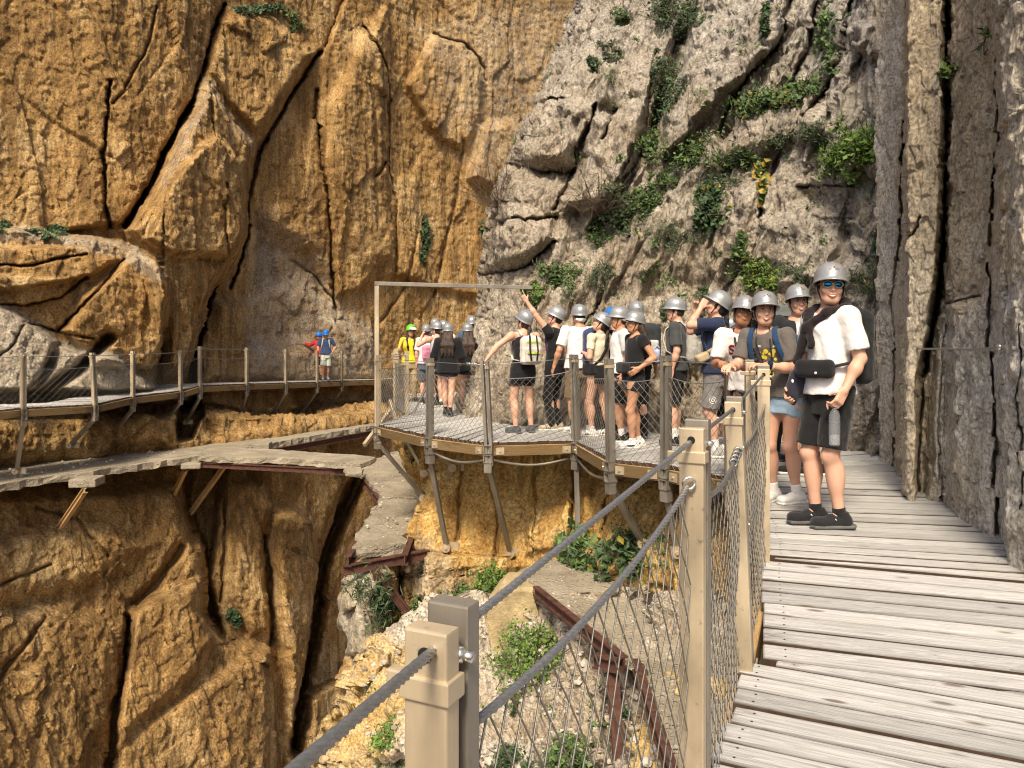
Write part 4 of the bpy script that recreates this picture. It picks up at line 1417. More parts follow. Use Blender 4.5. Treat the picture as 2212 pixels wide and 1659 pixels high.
old = tag(empty('old_concrete_path'), kind='structure')
zo = -1.6
slab(old, [(-260, 1108), (0, 1047), (95, 1031), (180, 1021), (260, 1008), (345, 997), (430, 985), (560, 962), (700, 937), (830, 915), (830, 898), (640, 918), (430, 945), (200, 975), (0, 1000), (-260, 1040)], zo, 0.16, seed=1)
slab(old, [(427, 984), (448, 967), (520, 968), (600, 971), (677, 977), (812, 986), (800, 996), (779, 1003), (690, 996), (603, 989), (500, 988)], zo + 0.07, 0.15, seed=2)
slab(old, [(743, 1012), (781, 1008), (813, 990), (862, 973), (882, 1008), (906, 1028), (917, 1056), (927, 1064), (915, 1076), (826, 1073), (787, 1022)], zo - 0.02, 0.14, seed=3)
slab(old, [(819, 1076), (915, 1073), (905, 1105), (893, 1143), (868, 1158), (876, 1174), (820, 1178), (761, 1181), (776, 1148), (796, 1115)], zo - 0.05, 0.17, seed=4)
slab(old, [(1105, 1240), (1200, 1209), (1300, 1192), (1480, 1180), (1640, 1185), (1800, 1500), (1800, 2100), (1480, 2100), (1452, 1659), (1420, 1540), (1388, 1432), (1350, 1412), (1300, 1370), (1240, 1322), (1160, 1266)], zo, 0.12, seed=5, rough=0.03)
# kerb of brick on the near part
m = MB()
for k in range(7):
    t = k / 7
    q = PZ(1545 + 75 * t, 1375 + 130 * t, zo)
    m.box(q + np.array([0.02, 0, 0.05]), (0.04, 0.06, 0), (-0.05, 0.03, 0), (0, 0, 0.05))
tag(m.build('kerb', CONC, old), kind='stuff')
Zb = np.array([0, 0, -0.20])
ibeam(old, PZ(440, 990, zo) + Zb * 0.8, PZ(775, 1006, zo) + Zb * 0.8, 0.11)
ibeam(old, PZ(560, 966, zo) + Zb, PZ(830, 918, zo) + Zb, 0.16)
ibeam(old, PZ(786, 1022, zo) + Zb * 0.8, PZ(828, 1076, zo) + Zb * 0.8, 0.12)
ibeam(old, PZ(822, 1076, zo) + Zb * 0.8, PZ(752, 1188, zo) + Zb * 0.8, 0.14)
ibeam(old, PZ(917, 1075, zo) + Zb * 0.8, PZ(874, 1185, zo) + Zb * 0.8, 0.14)
ibeam(old, P(742, 1232, 10.75), P(922, 1197, 11.25), 0.12)
ibeam(old, P(806, 1228, 10.8), P(896, 1342, 10.9), 0.09, 0.09)
ibeam(old, P(1157, 1276, 8.98), P(1349, 1432, 6.86), 0.095, 0.07)
ibeam(old, P(1374, 1436, 6.86), P(1462, 1700, 5.0), 0.095, 0.07)
ibeam(old, P(1284, 1428, 7.05), P(1338, 1438, 6.8), 0.10, 0.08)
ibeam(old, P(1322, 1440, 6.95), P(1338, 1660, 6.7), 0.10, 0.10, 'iron_post')
for (a, b) in (((183, 1060), (130, 1138)), ((402, 1012), (374, 1070)), ((488, 1002), (412, 1108)), ((640, 985), (606, 1010))):
    Yb2 = 2.9 * F / (a[1] - 25 - CV)
    o = ibeam(old, P(a[0], a[1], Yb2 + 0.2), P(b[0], b[1], Yb2 + 0.9), 0.10, 0.09, 'timber_brace', BEAMW)
for (u, v, Yq, w, h) in ((188, 1040, 15.9, 0.5, 0.17), (418, 1004, 19.2, 0.45, 0.14), (560, 963, 21.4, 0.6, 0.18), (766, 1020, 16.6, 0.34, 0.09)):
    m = MB()
    c = P(u, v, Yq)
    m.box(c, (w / 2, 0.05, 0), (-0.03, 0.25, 0), (0, 0, h / 2))
    m.build('corbel', CONC, old, bevel=0.03)
# stone pier under the near end of the old path
blk = [(1058, 1300), (1080, 1278), (1150, 1280), (1164, 1330), (1152, 1425), (1100, 1446), (1064, 1405), (1050, 1345)]
m = MB()
f0 = [P(u, v, 9.0) for u, v in blk]
f1 = [p + np.array([0.10, 0.7, 0.02]) for p in f0]
fm = [p + (p - np.mean(f0, axis=0)) * 0.06 + np.array([0, 0.12, 0]) for p in f0]
n = len(f0)
m.add(f0 + fm + f1, [tuple(range(n)), tuple(range(2 * n, 3 * n))[::-1]] + [(i, n + i, n + (i + 1) % n, (i + 1) % n) for i in range(n)] + [(n + i, 2 * n + i, 2 * n + (i + 1) % n, n + (i + 1) % n) for i in range(n)])
PIER = plain('lichened_stone', (0.40, 0.31, 0.17), 0.92, 0, 0.35, 5.0, 0.9, 14.0, 0.2, 0.03)
tag(m.build('stone_pier', PIER, None), 'squat lichened stone block under the near end of the old concrete path', 'stone block')

# steel handrail cable pinned along the columns on the right
hp = [(1900, 742, 7.6), (1932, 748, 7.2), (2040, 753, 5.65), (2162, 749, 4.85), (2212, 777, 4.4), (2400, 900, 3.3)]
pts = []
for a, b in zip(hp[:-1], hp[1:]):
    pts += sag_pts(P(*a) - np.array([0.05, 0.1, 0]), P(*b) - np.array([0.05, 0.1, 0]), 0.01, 6)[:-1]
m = MB()
m.tube(pts, 0.008, 6)
tag(m.build('wall_cable', CABLEM, None, True), 'taut dark handrail cable pinned along the rock columns on the right', 'cable')
m = MB()
c = P(2162, 749, 4.85)
m.tube([c + np.array([-0.08, -0.12, 0]), c + np.array([0.15, 0.2, 0])], 0.014, 8)
m.ball(c + np.array([-0.08, -0.12, 0]), 0.022, 8, 6)
tag(m.build('rock_pin', BOLTM, None, True), 'steel pin set in the right rock column holding the handrail cable', 'pin')
# ------------------------------------------------------------------ smooth solids for bodies and clothes
def rotz(a):
    c, s = math.cos(a), math.sin(a)
    return np.array([[c, -s, 0], [s, c, 0], [0, 0, 1]])


def rotx(a):
    c, s = math.cos(a), math.sin(a)
    return np.array([[1, 0, 0], [0, c, -s], [0, s, c]])


def roty(a):
    c, s = math.cos(a), math.sin(a)
    return np.array([[c, 0, s], [0, 1, 0], [-s, 0, c]])


class Solid:
    """a union of soft shapes, meshed as one closed surface"""
    def __init__(s, h):
        s.h, s.p = h, []

    def cap(s, a, b, ra, rb=None, k=0.02, cuts=(), flat=None, op='add'):
        s.p.append(('cap', np.asarray(a, float), np.asarray(b, float), ra, ra if rb is None else rb, k, cuts, flat, op))

    def ell(s, c, r, R=None, k=0.02, cuts=(), op='add'):
        s.p.append(('ell', np.asarray(c, float), np.asarray(r, float), R, None, k, cuts, None, op))

    def box(s, c, half, R=None, rnd=0.01, k=0.01, cuts=(), op='add'):
        s.p.append(('box', np.asarray(c, float), np.asarray(half, float), R, rnd, k, cuts, None, op))

    def stack(s, rows, k=0.02, cuts=(), sq=2.0):
        """rows of (z, cx, cy, rx, ry, rot)"""
        s.p.append(('stack', np.array(rows, float), sq, None, None, k, cuts, None, 'add'))

    def mesh(s, name, noise=None, maxn=170):
        h = s.h
        lo, hi = np.full(3, 1e9), np.full(3, -1e9)
        boxes = []
        for q in s.p:
            if q[0] == 'cap':
                r = max(q[3], q[4])
                a, b = np.minimum(q[1], q[2]) - r, np.maximum(q[1], q[2]) + r
            elif q[0] in ('ell', 'box'):
                r = np.full(3, max(q[2]) if q[0] == 'ell' else np.linalg.norm(q[2])) if q[3] is not None else q[2]
                a, b = q[1] - r, q[1] + r
            else:
                W = q[1]
                rr = np.maximum(W[:, 3], W[:, 4]) if np.any(W[:, 5] != 0) else None
                rx = W[:, 3] if rr is None else rr
                ry = W[:, 4] if rr is None else rr
                a = np.array([(W[:, 1] - rx).min(), (W[:, 2] - ry).min(), W[:, 0].min()])
                b = np.array([(W[:, 1] + rx).max(), (W[:, 2] + ry).max(), W[:, 0].max()])
            boxes.append((a, b))
            if q[8] == 'add':
                lo, hi = np.minimum(lo, a), np.maximum(hi, b)
        lo = lo - 4 * h
        n = np.ceil((hi + 4 * h - lo) / h).astype(int) + 1
        Fd = np.full(n, 0.5, np.float32)
        for q, (a, b) in zip(s.p, boxes):
            k = q[5]
            i0 = np.clip(np.floor((a - k - 2.5 * h - lo) / h).astype(int), 0, n - 1)
            i1 = np.clip(np.ceil((b + k + 2.5 * h - lo) / h).astype(int) + 1, 1, n)
            X = (lo[0] + np.arange(i0[0], i1[0]) * h)[:, None, None]
            Y = (lo[1] + np.arange(i0[1], i1[1]) * h)[None, :, None]
            Z = (lo[2] + np.arange(i0[2], i1[2]) * h)[None, None, :]
            if q[0] == 'cap':
                A, B = q[1], q[2]
                d = B - A
                L2 = max(d @ d, 1e-9)
                x, y, z = X - A[0], Y - A[1], Z - A[2]
                t = np.clip((x * d[0] + y * d[1] + z * d[2]) / L2, 0, 1)
                ex, ey, ez = x - t * d[0], y - t * d[1], z - t * d[2]
                if q[7] is not None:
                    ax, f = q[7]
                    w = (ex * ax[0] + ey * ax[1] + ez * ax[2]) * (1 / f - 1)
                    ex, ey, ez = ex + w * ax[0], ey + w * ax[1], ez + w * ax[2]
                D = np.sqrt(ex * ex + ey * ey + ez * ez) - (q[3] + (q[4] - q[3]) * t)
            elif q[0] == 'ell':
                x, y, z = X - q[1][0], Y - q[1][1], Z - q[1][2]
                if q[3] is not None:
                    R = q[3]
                    x, y, z = (R[0, 0] * x + R[1, 0] * y + R[2, 0] * z, R[0, 1] * x + R[1, 1] * y + R[2, 1] * z, R[0, 2] * x + R[1, 2] * y + R[2, 2] * z)
                r = q[2]
                k0 = np.sqrt((x / r[0]) ** 2 + (y / r[1]) ** 2 + (z / r[2]) ** 2)
                k1 = np.sqrt((x / r[0] ** 2) ** 2 + (y / r[1] ** 2) ** 2 + (z / r[2] ** 2) ** 2)
                D = k0 * (k0 - 1) / np.maximum(k1, 1e-6)
            elif q[0] == 'box':
                x, y, z = X - q[1][0], Y - q[1][1], Z - q[1][2]
                if q[3] is not None:
                    R = q[3]
                    x, y, z = (R[0, 0] * x + R[1, 0] * y + R[2, 0] * z, R[0, 1] * x + R[1, 1] * y + R[2, 1] * z, R[0, 2] * x + R[1, 2] * y + R[2, 2] * z)
                rd = q[4]
                x, y, z = np.abs(x) - q[2][0] + rd, np.abs(y) - q[2][1] + rd, np.abs(z) - q[2][2] + rd
                D = np.sqrt(np.maximum(x, 0) ** 2 + np.maximum(y, 0) ** 2 + np.maximum(z, 0) ** 2) + np.minimum(np.maximum(np.maximum(x, y), z), 0) - rd
            else:
                W = q[1]
                o = np.argsort(W[:, 0])
                W = W[o]
                zz = Z[0, 0]
                g = [np.interp(zz, W[:, 0], W[:, j])[None, None, :] for j in range(1, 6)]
                x, y = X - g[0], Y - g[1]
                if np.any(W[:, 5] != 0):
                    c, sn = np.cos(g[4]), np.sin(g[4])
                    x, y = c * x + sn * y, -sn * x + c * y
                sq = q[2]
                e = (np.abs(x / g[2]) ** sq + np.abs(y / g[3]) ** sq) ** (1 / sq)
                D = (e - 1) * np.minimum(g[2], g[3])
                zc = np.abs(zz - (W[0, 0] + W[-1, 0]) / 2) - (W[-1, 0] - W[0, 0]) / 2
                D = np.maximum(D, zc[None, None, :])
            for (p0, nn) in q[6]:
                D = np.maximum(D, (X - p0[0]) * nn[0] + (Y - p0[1]) * nn[1] + (Z - p0[2]) * nn[2])
            D = np.broadcast_to(D, tuple(i1 - i0)).astype(np.float32)
            sl = tuple(slice(i0[j], i1[j]) for j in range(3))
            f = Fd[sl]
            if q[8] == 'add':
                hh = np.maximum(k - np.abs(f - D), 0) / max(k, 1e-6)
                Fd[sl] = np.minimum(f, D) - hh * hh * k * 0.25
            elif q[8] == 'sub':
                D = -D
                hh = np.maximum(k - np.abs(f - D), 0) / max(k, 1e-6)
                Fd[sl] = np.maximum(f, D) + hh * hh * k * 0.25
        if noise is not None:
            near = np.abs(Fd) < 3 * h
            idx = np.argwhere(near)
            Fd[near] += noise(lo + idx * h).astype(np.float32)
        return surface_net(name, Fd, lo, h)

    def build(s, name, mat, parent, noise=None):
        me = s.mesh(name, noise)
        return new_obj(name, me, parent, mat, True)


def surface_net(name, Fd, lo, h):
    S = Fd < 0
    nx, ny, nz = Fd.shape
    acc = np.zeros((nx - 1, ny - 1, nz - 1, 3), np.float32)
    cnt = np.zeros((nx - 1, ny - 1, nz - 1), np.float32)
    quads = []
    for ax in range(3):
        n = [nx, ny, nz]
        sl0 = [slice(None)] * 3
        sl1 = [slice(None)] * 3
        sl0[ax] = slice(0, n[ax] - 1)
        sl1[ax] = slice(1, n[ax])
        a, b = S[tuple(sl0)], S[tuple(sl1)]
        e = np.argwhere(a != b)
        if len(e) == 0:
            continue
        f0 = Fd[tuple(sl0)][tuple(e.T)]
        f1 = Fd[tuple(sl1)][tuple(e.T)]
        t = f0 / (f0 - f1)
        p = e.astype(np.float32)
        p[:, ax] += t
        o1, o2 = [(1, 2), (2, 0), (0, 1)][ax]
        cells = []
        for d1, d2 in ((0, 0), (-1, 0), (-1, -1), (0, -1)):
            c = e.copy()
            c[:, o1] += d1
            c[:, o2] += d2
            cells.append(c)
            ok = (c >= 0).all(1) & (c < np.array([nx - 1, ny - 1, nz - 1])).all(1)
            cc = c[ok]
            np.add.at(acc, tuple(cc.T), p[ok])
            np.add.at(cnt, tuple(cc.T), 1.0)
        q = np.stack(cells, 1)
        ins = a[tuple(e.T)]
        q[~ins] = q[~ins][:, ::-1]
        quads.append(q)
    q = np.concatenate(quads)
    ok = ((q >= 0) & (q < np.array([nx - 1, ny - 1, nz - 1]))).all((1, 2))
    q = q[ok]
    flat = np.ravel_multi_index((q[..., 0], q[..., 1], q[..., 2]), cnt.shape)
    act = np.flatnonzero(cnt.ravel() > 0)
    remap = np.full(cnt.size, -1, np.int64)
    remap[act] = np.arange(len(act))
    v = acc.reshape(-1, 3)[act] / cnt.ravel()[act][:, None]
    return mesh_np(name, lo + v * h, remap[flat])


# ------------------------------------------------------------------ people
SKIN = [skin_mat('fair_skin', (0.62, 0.38, 0.27)), skin_mat('tan_skin', (0.50, 0.275, 0.165)), skin_mat('brown_skin', (0.34, 0.17, 0.095))]
HAIRB = plain('black_hair', (0.018, 0.013, 0.011), 0.5, 0, 0.5, 60, 0.7, 160.0, 0.5, 0.01)
HAIRD = plain('dark_brown_hair', (0.045, 0.026, 0.016), 0.5, 0, 0.5, 60, 0.7, 160.0, 0.5, 0.01)
FAB = {}


def fab(col):
    if col not in FAB:
        FAB[col] = fabric('cloth_%d' % len(FAB), col)
    return FAB[col]


WHITE, BLACK, NAVY, DGREY = (0.74, 0.71, 0.69), (0.013, 0.013, 0.015), (0.022, 0.032, 0.075), (0.058, 0.062, 0.066)
GREYP, CREAM, BROWN, KHAKI, YELLOW = (0.19, 0.18, 0.175), (0.66, 0.58, 0.44), (0.19, 0.115, 0.055), (0.36, 0.28, 0.17), (0.75, 0.60, 0.02)
DENIM, TAUPE, RED, LIGHTP, BLUE = (0.30, 0.42, 0.55), (0.125, 0.11, 0.10), (0.55, 0.04, 0.03), (0.50, 0.50, 0.46), (0.03, 0.055, 0.15)
HELMG = NT('grey_helmet_shell')
_n = HELMG.noise(HELMG.co(), 30.0, 3, 0.6)
HELMG = HELMG.set(HELMG.ramp(_n, [(0.3, (0.28, 0.29, 0.30)), (0.7, (0.34, 0.35, 0.36))]), 0.34, 0.35, **{'Coat Weight': 0.15})
HELMB = plain('blue_helmet_shell', (0.02, 0.16, 0.55), 0.35)
HELMN = plain('green_helmet_shell', (0.10, 0.55, 0.03), 0.35)
STRAPM = plain('black_webbing', (0.012, 0.012, 0.013), 0.7)
EYEW = plain('eye_white', (0.72, 0.70, 0.67), 0.3)
EYED = plain('eye_iris', (0.02, 0.012, 0.008), 0.2)
LIPM = plain('lips', (0.40, 0.17, 0.125), 0.45)
TOOTH = plain('teeth', (0.88, 0.86, 0.82), 0.3)
RUBW = plain('white_rubber', (0.66, 0.63, 0.58), 0.7)
RUBD = plain('grey_rubber', (0.10, 0.10, 0.095), 0.75)
SHOEB, SHOEW, SHOEG, SHOET = fab((0.016, 0.016, 0.018)), fab((0.72, 0.71, 0.69)), fab((0.07, 0.075, 0.08)), fab((0.40, 0.33, 0.24))
BLUEG = plain('mirror_lens', (0.01, 0.16, 0.42), 0.06, 0.85, 0.1)
FRAMEM = plain('clear_amber_frame', (0.50, 0.33, 0.13), 0.25)
DECAL = plain('dark_print', (0.06, 0.06, 0.08), 0.6)
ORANGE = plain('orange_plastic', (0.85, 0.16, 0.02), 0.4)
LOGOW = plain('white_print', (0.78, 0.77, 0.74), 0.6)


def lathe(rows, n=40):
    """rows of rings, each a function of angle -> point"""
    m = MB()
    vs = [r(2 * math.pi * j / n) for r in rows for j in range(n)]
    fs = []
    for i in range(len(rows) - 1):
        for j in range(n):
            a, b = i * n + j, i * n + (j + 1) % n
            fs.append((a, b, b + n, a + n))
    m.add(vs, fs)
    return m


def make_helmet(parent, Rh, ch, mat, s, tilt=-6, print_=True, back_mark=False):
    """climbing-site hard hat: dome with centre rib, brim that juts out over the face"""
    Rt = Rh @ rotx(math.radians(tilt))
    base = ch + Rh @ (np.array([0, 0.008, 0.056]) * s)
    rows = []

    def ring(rx, ry, z, brim=0.0, dz=0.0):
        def f(t):
            fr = max(0.0, -math.sin(t))           # front is -y
            e = brim * (0.10 + 0.95 * fr ** 1.8)
            x, y = (rx + e) * math.cos(t), (ry + e * 1.25) * math.sin(t)
            rib = 0.006 * math.exp(-(x / 0.018) ** 2) if rx < 0.112 else 0
            side = 0.004 * math.exp(-((abs(x) - 0.052) / 0.012) ** 2) if 0.02 < rx < 0.112 else 0
            return base + Rt @ (np.array([x, y, z + dz * fr + rib + side]) * s)
        return f
    for i in range(0, 11):
        ph = math.pi / 2 * i / 10
        rows.append(ring(0.001 + 0.106 * math.sin(ph), 0.001 + 0.131 * math.sin(ph), 0.116 * math.cos(ph) ** 0.85 if i < 10 else 0.0))
    rows.append(ring(0.108, 0.134, -0.018))
    rows.append(ring(0.110, 0.136, -0.026, 0.008, -0.002))
    rows.append(ring(0.113, 0.139, -0.033, 0.034, -0.004))
    rows.append(ring(0.113, 0.139, -0.039, 0.034, -0.005))
    rows.append(ring(0.106, 0.131, -0.034, 0.004, -0.002))
    rows.append(ring(0.099, 0.124, 0.01))
    m = lathe(rows[::-1], 44)
    o = m.build('helmet', mat, parent, True)
    if print_:
        for (w, dz, hh) in ((0.036, 0.044, 0.004), (0.040, 0.033, 0.0035)):
            mm = MB()
            for k in range(8):
                if k in (3,) and dz > 0.04:
                    continue
                a0 = -math.pi / 2 + (k - 4) / 4 * w / 0.12 + 0.02
                a1 = a0 + w / 0.12 / 4 * 0.78
                qs = []
                for aa, zz in ((a0, dz), (a1, dz), (a1, dz + hh), (a0, dz + hh)):
                    cph = (zz / 0.116) ** (1 / 0.85)
                    sp = math.sqrt(max(0, 1 - cph * cph))
                    qs.append(base + Rt @ (np.array([(0.106 * sp + 0.0030) * math.cos(aa), (0.131 * sp + 0.0030) * math.sin(aa), zz + 0.001]) * s))
                mm.add(qs, [(0, 1, 2, 3)])
            mm.build('printed_line', DECAL, o)
        mm = MB()
        mm.ball(base + Rt @ (np.array([0, -0.129, 0.058]) * s), 0.006 * s, 8, 5)
        mm.build('badge', ORANGE, o)
    if back_mark:
        mm = MB()
        for k in (-1, 0, 1):
            mm.box(base + Rt @ (np.array([0.012 * k, 0.132 - 0.002 * abs(k), 0.05]) * s), Rt @ np.array([0.0045, 0, 0.003]), Rt @ np.array([0, 0.003, 0]), Rt @ np.array([0.002 * k, 0, 0.007 + 0.003 * (k == 0)]))
        mm.build('badge', LOGOW, o)
    return o


def make_person(label, x, y, z, yaw, H, female=False, skin=0, lean=(0, 0), twist=0, head=(0, 0, 0), aL=None, aR=None,
                feet=((0.10, 0.0, 0), (-0.10, 0.0, 0)), shirt=(WHITE, 'tee'), pants=(BLACK, 0.55), shoes=(SHOEB, RUBD), socks=(BLACK, 0.15),
                hair=('short', HAIRB), helmet=HELMG, h=0.011, face=None, hips=0.0, fingers=0.35, point=None, tilt=-6, back_mark=False,
                wide=1.0, handrot=None, hcurl=(None, None), collar=True, prints=None, hside=None, pmat=None):
    s = H / 1.75
    root = empty('person', (x, y, z), math.radians(yaw))
    tag(root, label, 'person', 'visitors in helmets on the walkways')
    J = {}

    def sh(p):
        """lean and twist grow from the hips upwards"""
        p = np.asarray(p, float).copy()
        f = np.clip((p[2] - 0.95) / 0.5, 0, 1.4)
        c = rotz(math.radians(twist) * min(1, f))
        q = c @ p
        q[0] += lean[0] * f
        q[1] += lean[1] * f
        return q * s
    T = lambda p: np.asarray(p, float) * s
    wsh = (0.165 if female else 0.188) * wide
    hipw = 0.088 if female else 0.085
    # --- joints
    hip = {1: T((hipw + hips, 0.0, 0.92)), -1: T((-hipw + hips, 0.0, 0.92))}
    foot, knee, ank, fdir = {}, {}, {}, {}
    for sg, ft in ((1, feet[0]), (-1, feet[1])):
        a = T((ft[0], ft[1], 0.085))
        lift = ft[3] if len(ft) > 3 else 0.0
        a = a + np.array([0, 0, lift])
        ank[sg] = a
        fa = math.radians(ft[2])
        fdir[sg] = np.array([math.sin(fa), -math.cos(fa), 0.0])
        L1, L2 = 0.44 * s, 0.405 * s
        d = a - hip[sg]
        D = min(np.linalg.norm(d), (L1 + L2) * 0.999)
        t = (L1 * L1 - L2 * L2 + D * D) / (2 * D)
        hgt = math.sqrt(max(0, L1 * L1 - t * t))
        fw = nrm(fdir[sg] - nrm(d) * (fdir[sg] @ nrm(d)))
        knee[sg] = hip[sg] + nrm(d) * t + fw * hgt
    sho = {1: sh((wsh, 0.01, 1.425)), -1: sh((-wsh, 0.01, 1.425))}
    dflt = ((0.05, 0.03, -0.27), (0.01, -0.06, -0.23))
    elb, wri = {}, {}
    for sg, ar in ((1, aL), (-1, aR)):
        ar = ar or dflt
        R = rotz(math.radians(twist))
        o1 = R @ (np.array([ar[0][0] * sg, ar[0][1], ar[0][2]]))
        o2 = R @ (np.array([ar[1][0] * sg, ar[1][1], ar[1][2]]))
        elb[sg] = sho[sg] + nrm(o1) * 0.29 * s
        wri[sg] = elb[sg] + nrm(o2) * 0.245 * s
    neck = sh((0, 0.015, 1.475))
    Rh = rotz(math.radians(twist)) @ rotz(math.radians(head[0])) @ rotx(math.radians(head[1])) @ roty(math.radians(head[2]))
    hc = sh((0, 0.0, 1.50)) + Rh @ (np.array([0, -0.02, 0.125]) * s)
    # --- body
    B = Solid(h)
    if female:
        rows = [(0.78, 0.155, 0.112), (0.88, 0.172, 0.122), (0.98, 0.155, 0.110), (1.10, 0.124, 0.092), (1.22, 0.134, 0.108), (1.32, 0.148, 0.108), (1.41, 0.135, 0.085), (1.47, 0.06, 0.06)]
    else:
        rows = [(0.78, 0.150, 0.105), (0.90, 0.163, 0.112), (1.0, 0.155, 0.106), (1.12, 0.148, 0.100), (1.25, 0.163, 0.112), (1.34, 0.176, 0.112), (1.42, 0.155, 0.088), (1.48, 0.07, 0.065)]

    def srows(add=0.0, z0=None, z1=None, boxy=0.0, flare=0.0):
        zs = np.array([r[0] for r in rows])
        out = []
        zz = np.unique(np.concatenate([zs, [q for q in (z0, z1) if q is not None]]))
        for q in zz:
            if (z0 is not None and q < z0 - 1e-6) or (z1 is not None and q > z1 + 1e-6):
                continue
            rx = np.interp(q, zs, [r[1] for r in rows]) * wide
            ry = np.interp(q, zs, [r[2] for r in rows]) * (0.5 + 0.5 * wide)
            if q < 1.36 and boxy:
                rx = rx + (0.165 * wide - rx) * boxy
                ry = ry + (0.118 - ry) * boxy
            if z0 is not None:
                e = flare * np.clip((z0 + 0.25 - q) / 0.25, 0, 1)
            else:
                e = 0
            c = sh((hips * np.clip((1.15 - q) / 0.2, 0, 1), 0, q))
            f = np.clip((q - 0.95) / 0.5, 0, 1)
            out.append((c[2], c[0], c[1], (rx + add + e) * s, (ry + add + e) * s, math.radians(twist) * f))
        return out
    B.stack(srows(), 0.02)
    for sg in (1, -1):
        th = 0.088 if female else 0.082
        B.cap(hip[sg], knee[sg], th * s, 0.056 * s, 0.04)
        B.ell(hip[sg] * 0.72 + knee[sg] * 0.28 + np.array([0, -0.012, 0]), (0.080 * s, 0.084 * s, 0.15 * s), None, 0.03)
        B.ell(knee[sg] + fdir[sg] * 0.012, (0.05 * s, 0.055 * s, 0.055 * s), None, 0.02)
        B.cap(knee[sg], ank[sg], 0.052 * s, 0.036 * s, 0.02)
        B.ell(knee[sg] * 0.66 + ank[sg] * 0.34 - fdir[sg] * 0.018 * s, (0.055 * s, 0.06 * s, 0.125 * s), None, 0.03)
        B.cap(ank[sg], ank[sg] + fdir[sg] * 0.10 * s + np.array([0, 0, -0.04 * s]), 0.034 * s, 0.026 * s, 0.02)
        B.cap(sho[sg], elb[sg], (0.050 if female else 0.056) * s, 0.041 * s, 0.03)
        B.ell(sho[sg] * 0.9 + elb[sg] * 0.1, (0.055 * s, 0.056 * s, 0.060 * s), None, 0.04)
        B.cap(elb[sg], wri[sg], 0.041 * s, 0.027 * s, 0.015)
        B.ell(elb[sg] * 0.68 + wri[sg] * 0.32, (0.043 * s,) * 3, None, 0.03)
        # hand
        fd = nrm(wri[sg] - elb[sg])
        if handrot and handrot.get(sg) is not None:
            fd = nrm(handrot[sg][0])
            pn = np.asarray(handrot[sg][1], float)
        else:
            pn = np.array([-sg * 1.0, 0.0, 0.0]) if abs(fd[2]) > 0.5 else np.array([0, 0, -1.0])
        pn = nrm(pn - fd * (pn @ fd))               # palm faces pn
        lat = np.cross(pn, fd) * sg                   # towards the thumb side
        w = wri[sg]
        Rm = np.stack([lat, pn, fd], 1)
        B.box(w + fd * 0.048 * s, (0.038 * s, 0.014 * s, 0.05 * s), Rm, 0.012 * s, 0.018)
        cu = fingers if hcurl[0 if sg > 0 else 1] is None else hcurl[0 if sg > 0 else 1]
        if h < 0.0135:
            rf = max(0.0088 * s, h * 0.80)
            for i, (lo_, ln) in enumerate(((0.029, 0.072), (0.0095, 0.080), (-0.0105, 0.075), (-0.029, 0.060))):
                cc = cu
                if point == sg and i == 0:
                    cc = 0.03
                elif point == sg:
                    cc = 0.95
                b0 = w + fd * 0.092 * s + lat * lo_ * s
                sp = nrm(fd + lat * lo_ * 2.0)
                a1, a2, a3 = cc * 1.1, cc * 2.5, cc * 3.4
                p1 = b0 + (sp * math.cos(a1) + pn * math.sin(a1)) * ln * 0.46 * s
                p2 = p1 + (sp * math.cos(a2) + pn * math.sin(a2)) * ln * 0.32 * s
                p3 = p2 + (sp * math.cos(a3) + pn * math.sin(a3)) * ln * 0.24 * s
                B.cap(b0 - fd * 0.01 * s, p1, rf, rf, 0.006)
                B.cap(p1, p2, rf, rf * 0.95, 0.005)
                B.cap(p2, p3, rf * 0.95, rf * 0.85, 0.005)
            t0 = w + fd * 0.028 * s + lat * 0.032 * s
            t1 = t0 + nrm(fd * 0.7 + lat * 0.75 + pn * 0.35) * 0.038 * s
            t2 = t1 + nrm(fd * 0.95 + lat * 0.15 + pn * (0.3 + cu)) * 0.030 * s
            B.cap(t0, t1, rf * 1.35, rf * 1.1, 0.008)
            B.cap(t1, t2, rf * 1.1, rf * 0.95, 0.006)
        else:
            B.cap(w + fd * 0.08 * s, w + fd * 0.15 * s + pn * 0.03 * s, 0.022 * s, 0.016 * s, 0.02)
        J[('w', sg)] = w
        J[('h', sg)] = w + fd * 0.085 * s + pn * 0.03 * s
    B.cap(neck - np.array([0, 0, 0.03 * s]), hc + Rh @ (np.array([0, 0.022, -0.06]) * s), (0.052 if female else 0.060) * s, (0.050 if female else 0.056) * s, 0.025)
    B.ell(sh((0, 0.02, 1.445)), (0.13 * s * wide, 0.06 * s, 0.05 * s), rotz(math.radians(twist)), 0.04)
    hp = lambda p: hc + Rh @ (np.asarray(p, float) * s)
    HS = lambda *r: tuple(q * s for q in r)
    B.ell(hp((0, 0.014, 0.024)), HS(0.075, 0.093, 0.100), Rh, 0.02)
    B.ell(hp((0, -0.024, -0.022)), HS(0.066, 0.072, 0.096), Rh, 0.02)
    B.ell(hp((0, -0.048, -0.086)), HS(0.040, 0.040, 0.032), Rh, 0.03)
    for sg in (1, -1):
        B.cap(hp((sg * 0.058, 0.0, -0.055)), hp((sg * 0.022, -0.055, -0.092)), 0.020 * s, 0.018 * s, 0.03)
        B.ell(hp((sg * 0.040, -0.072, -0.028)), HS(0.026, 0.022, 0.024), Rh, 0.02)
        B.ell(hp((sg * 0.078, 0.012, -0.012)), HS(0.009, 0.019, 0.031), Rh, 0.006)
        B.ell(hp((sg * 0.031, -0.102, 0.012)), HS(0.019, 0.014, 0.012), Rh, 0.014, op='sub')
    B.cap(hp((0, -0.091, 0.018)), hp((0, -0.108, -0.026)), 0.0085 * s, 0.0125 * s, 0.012)
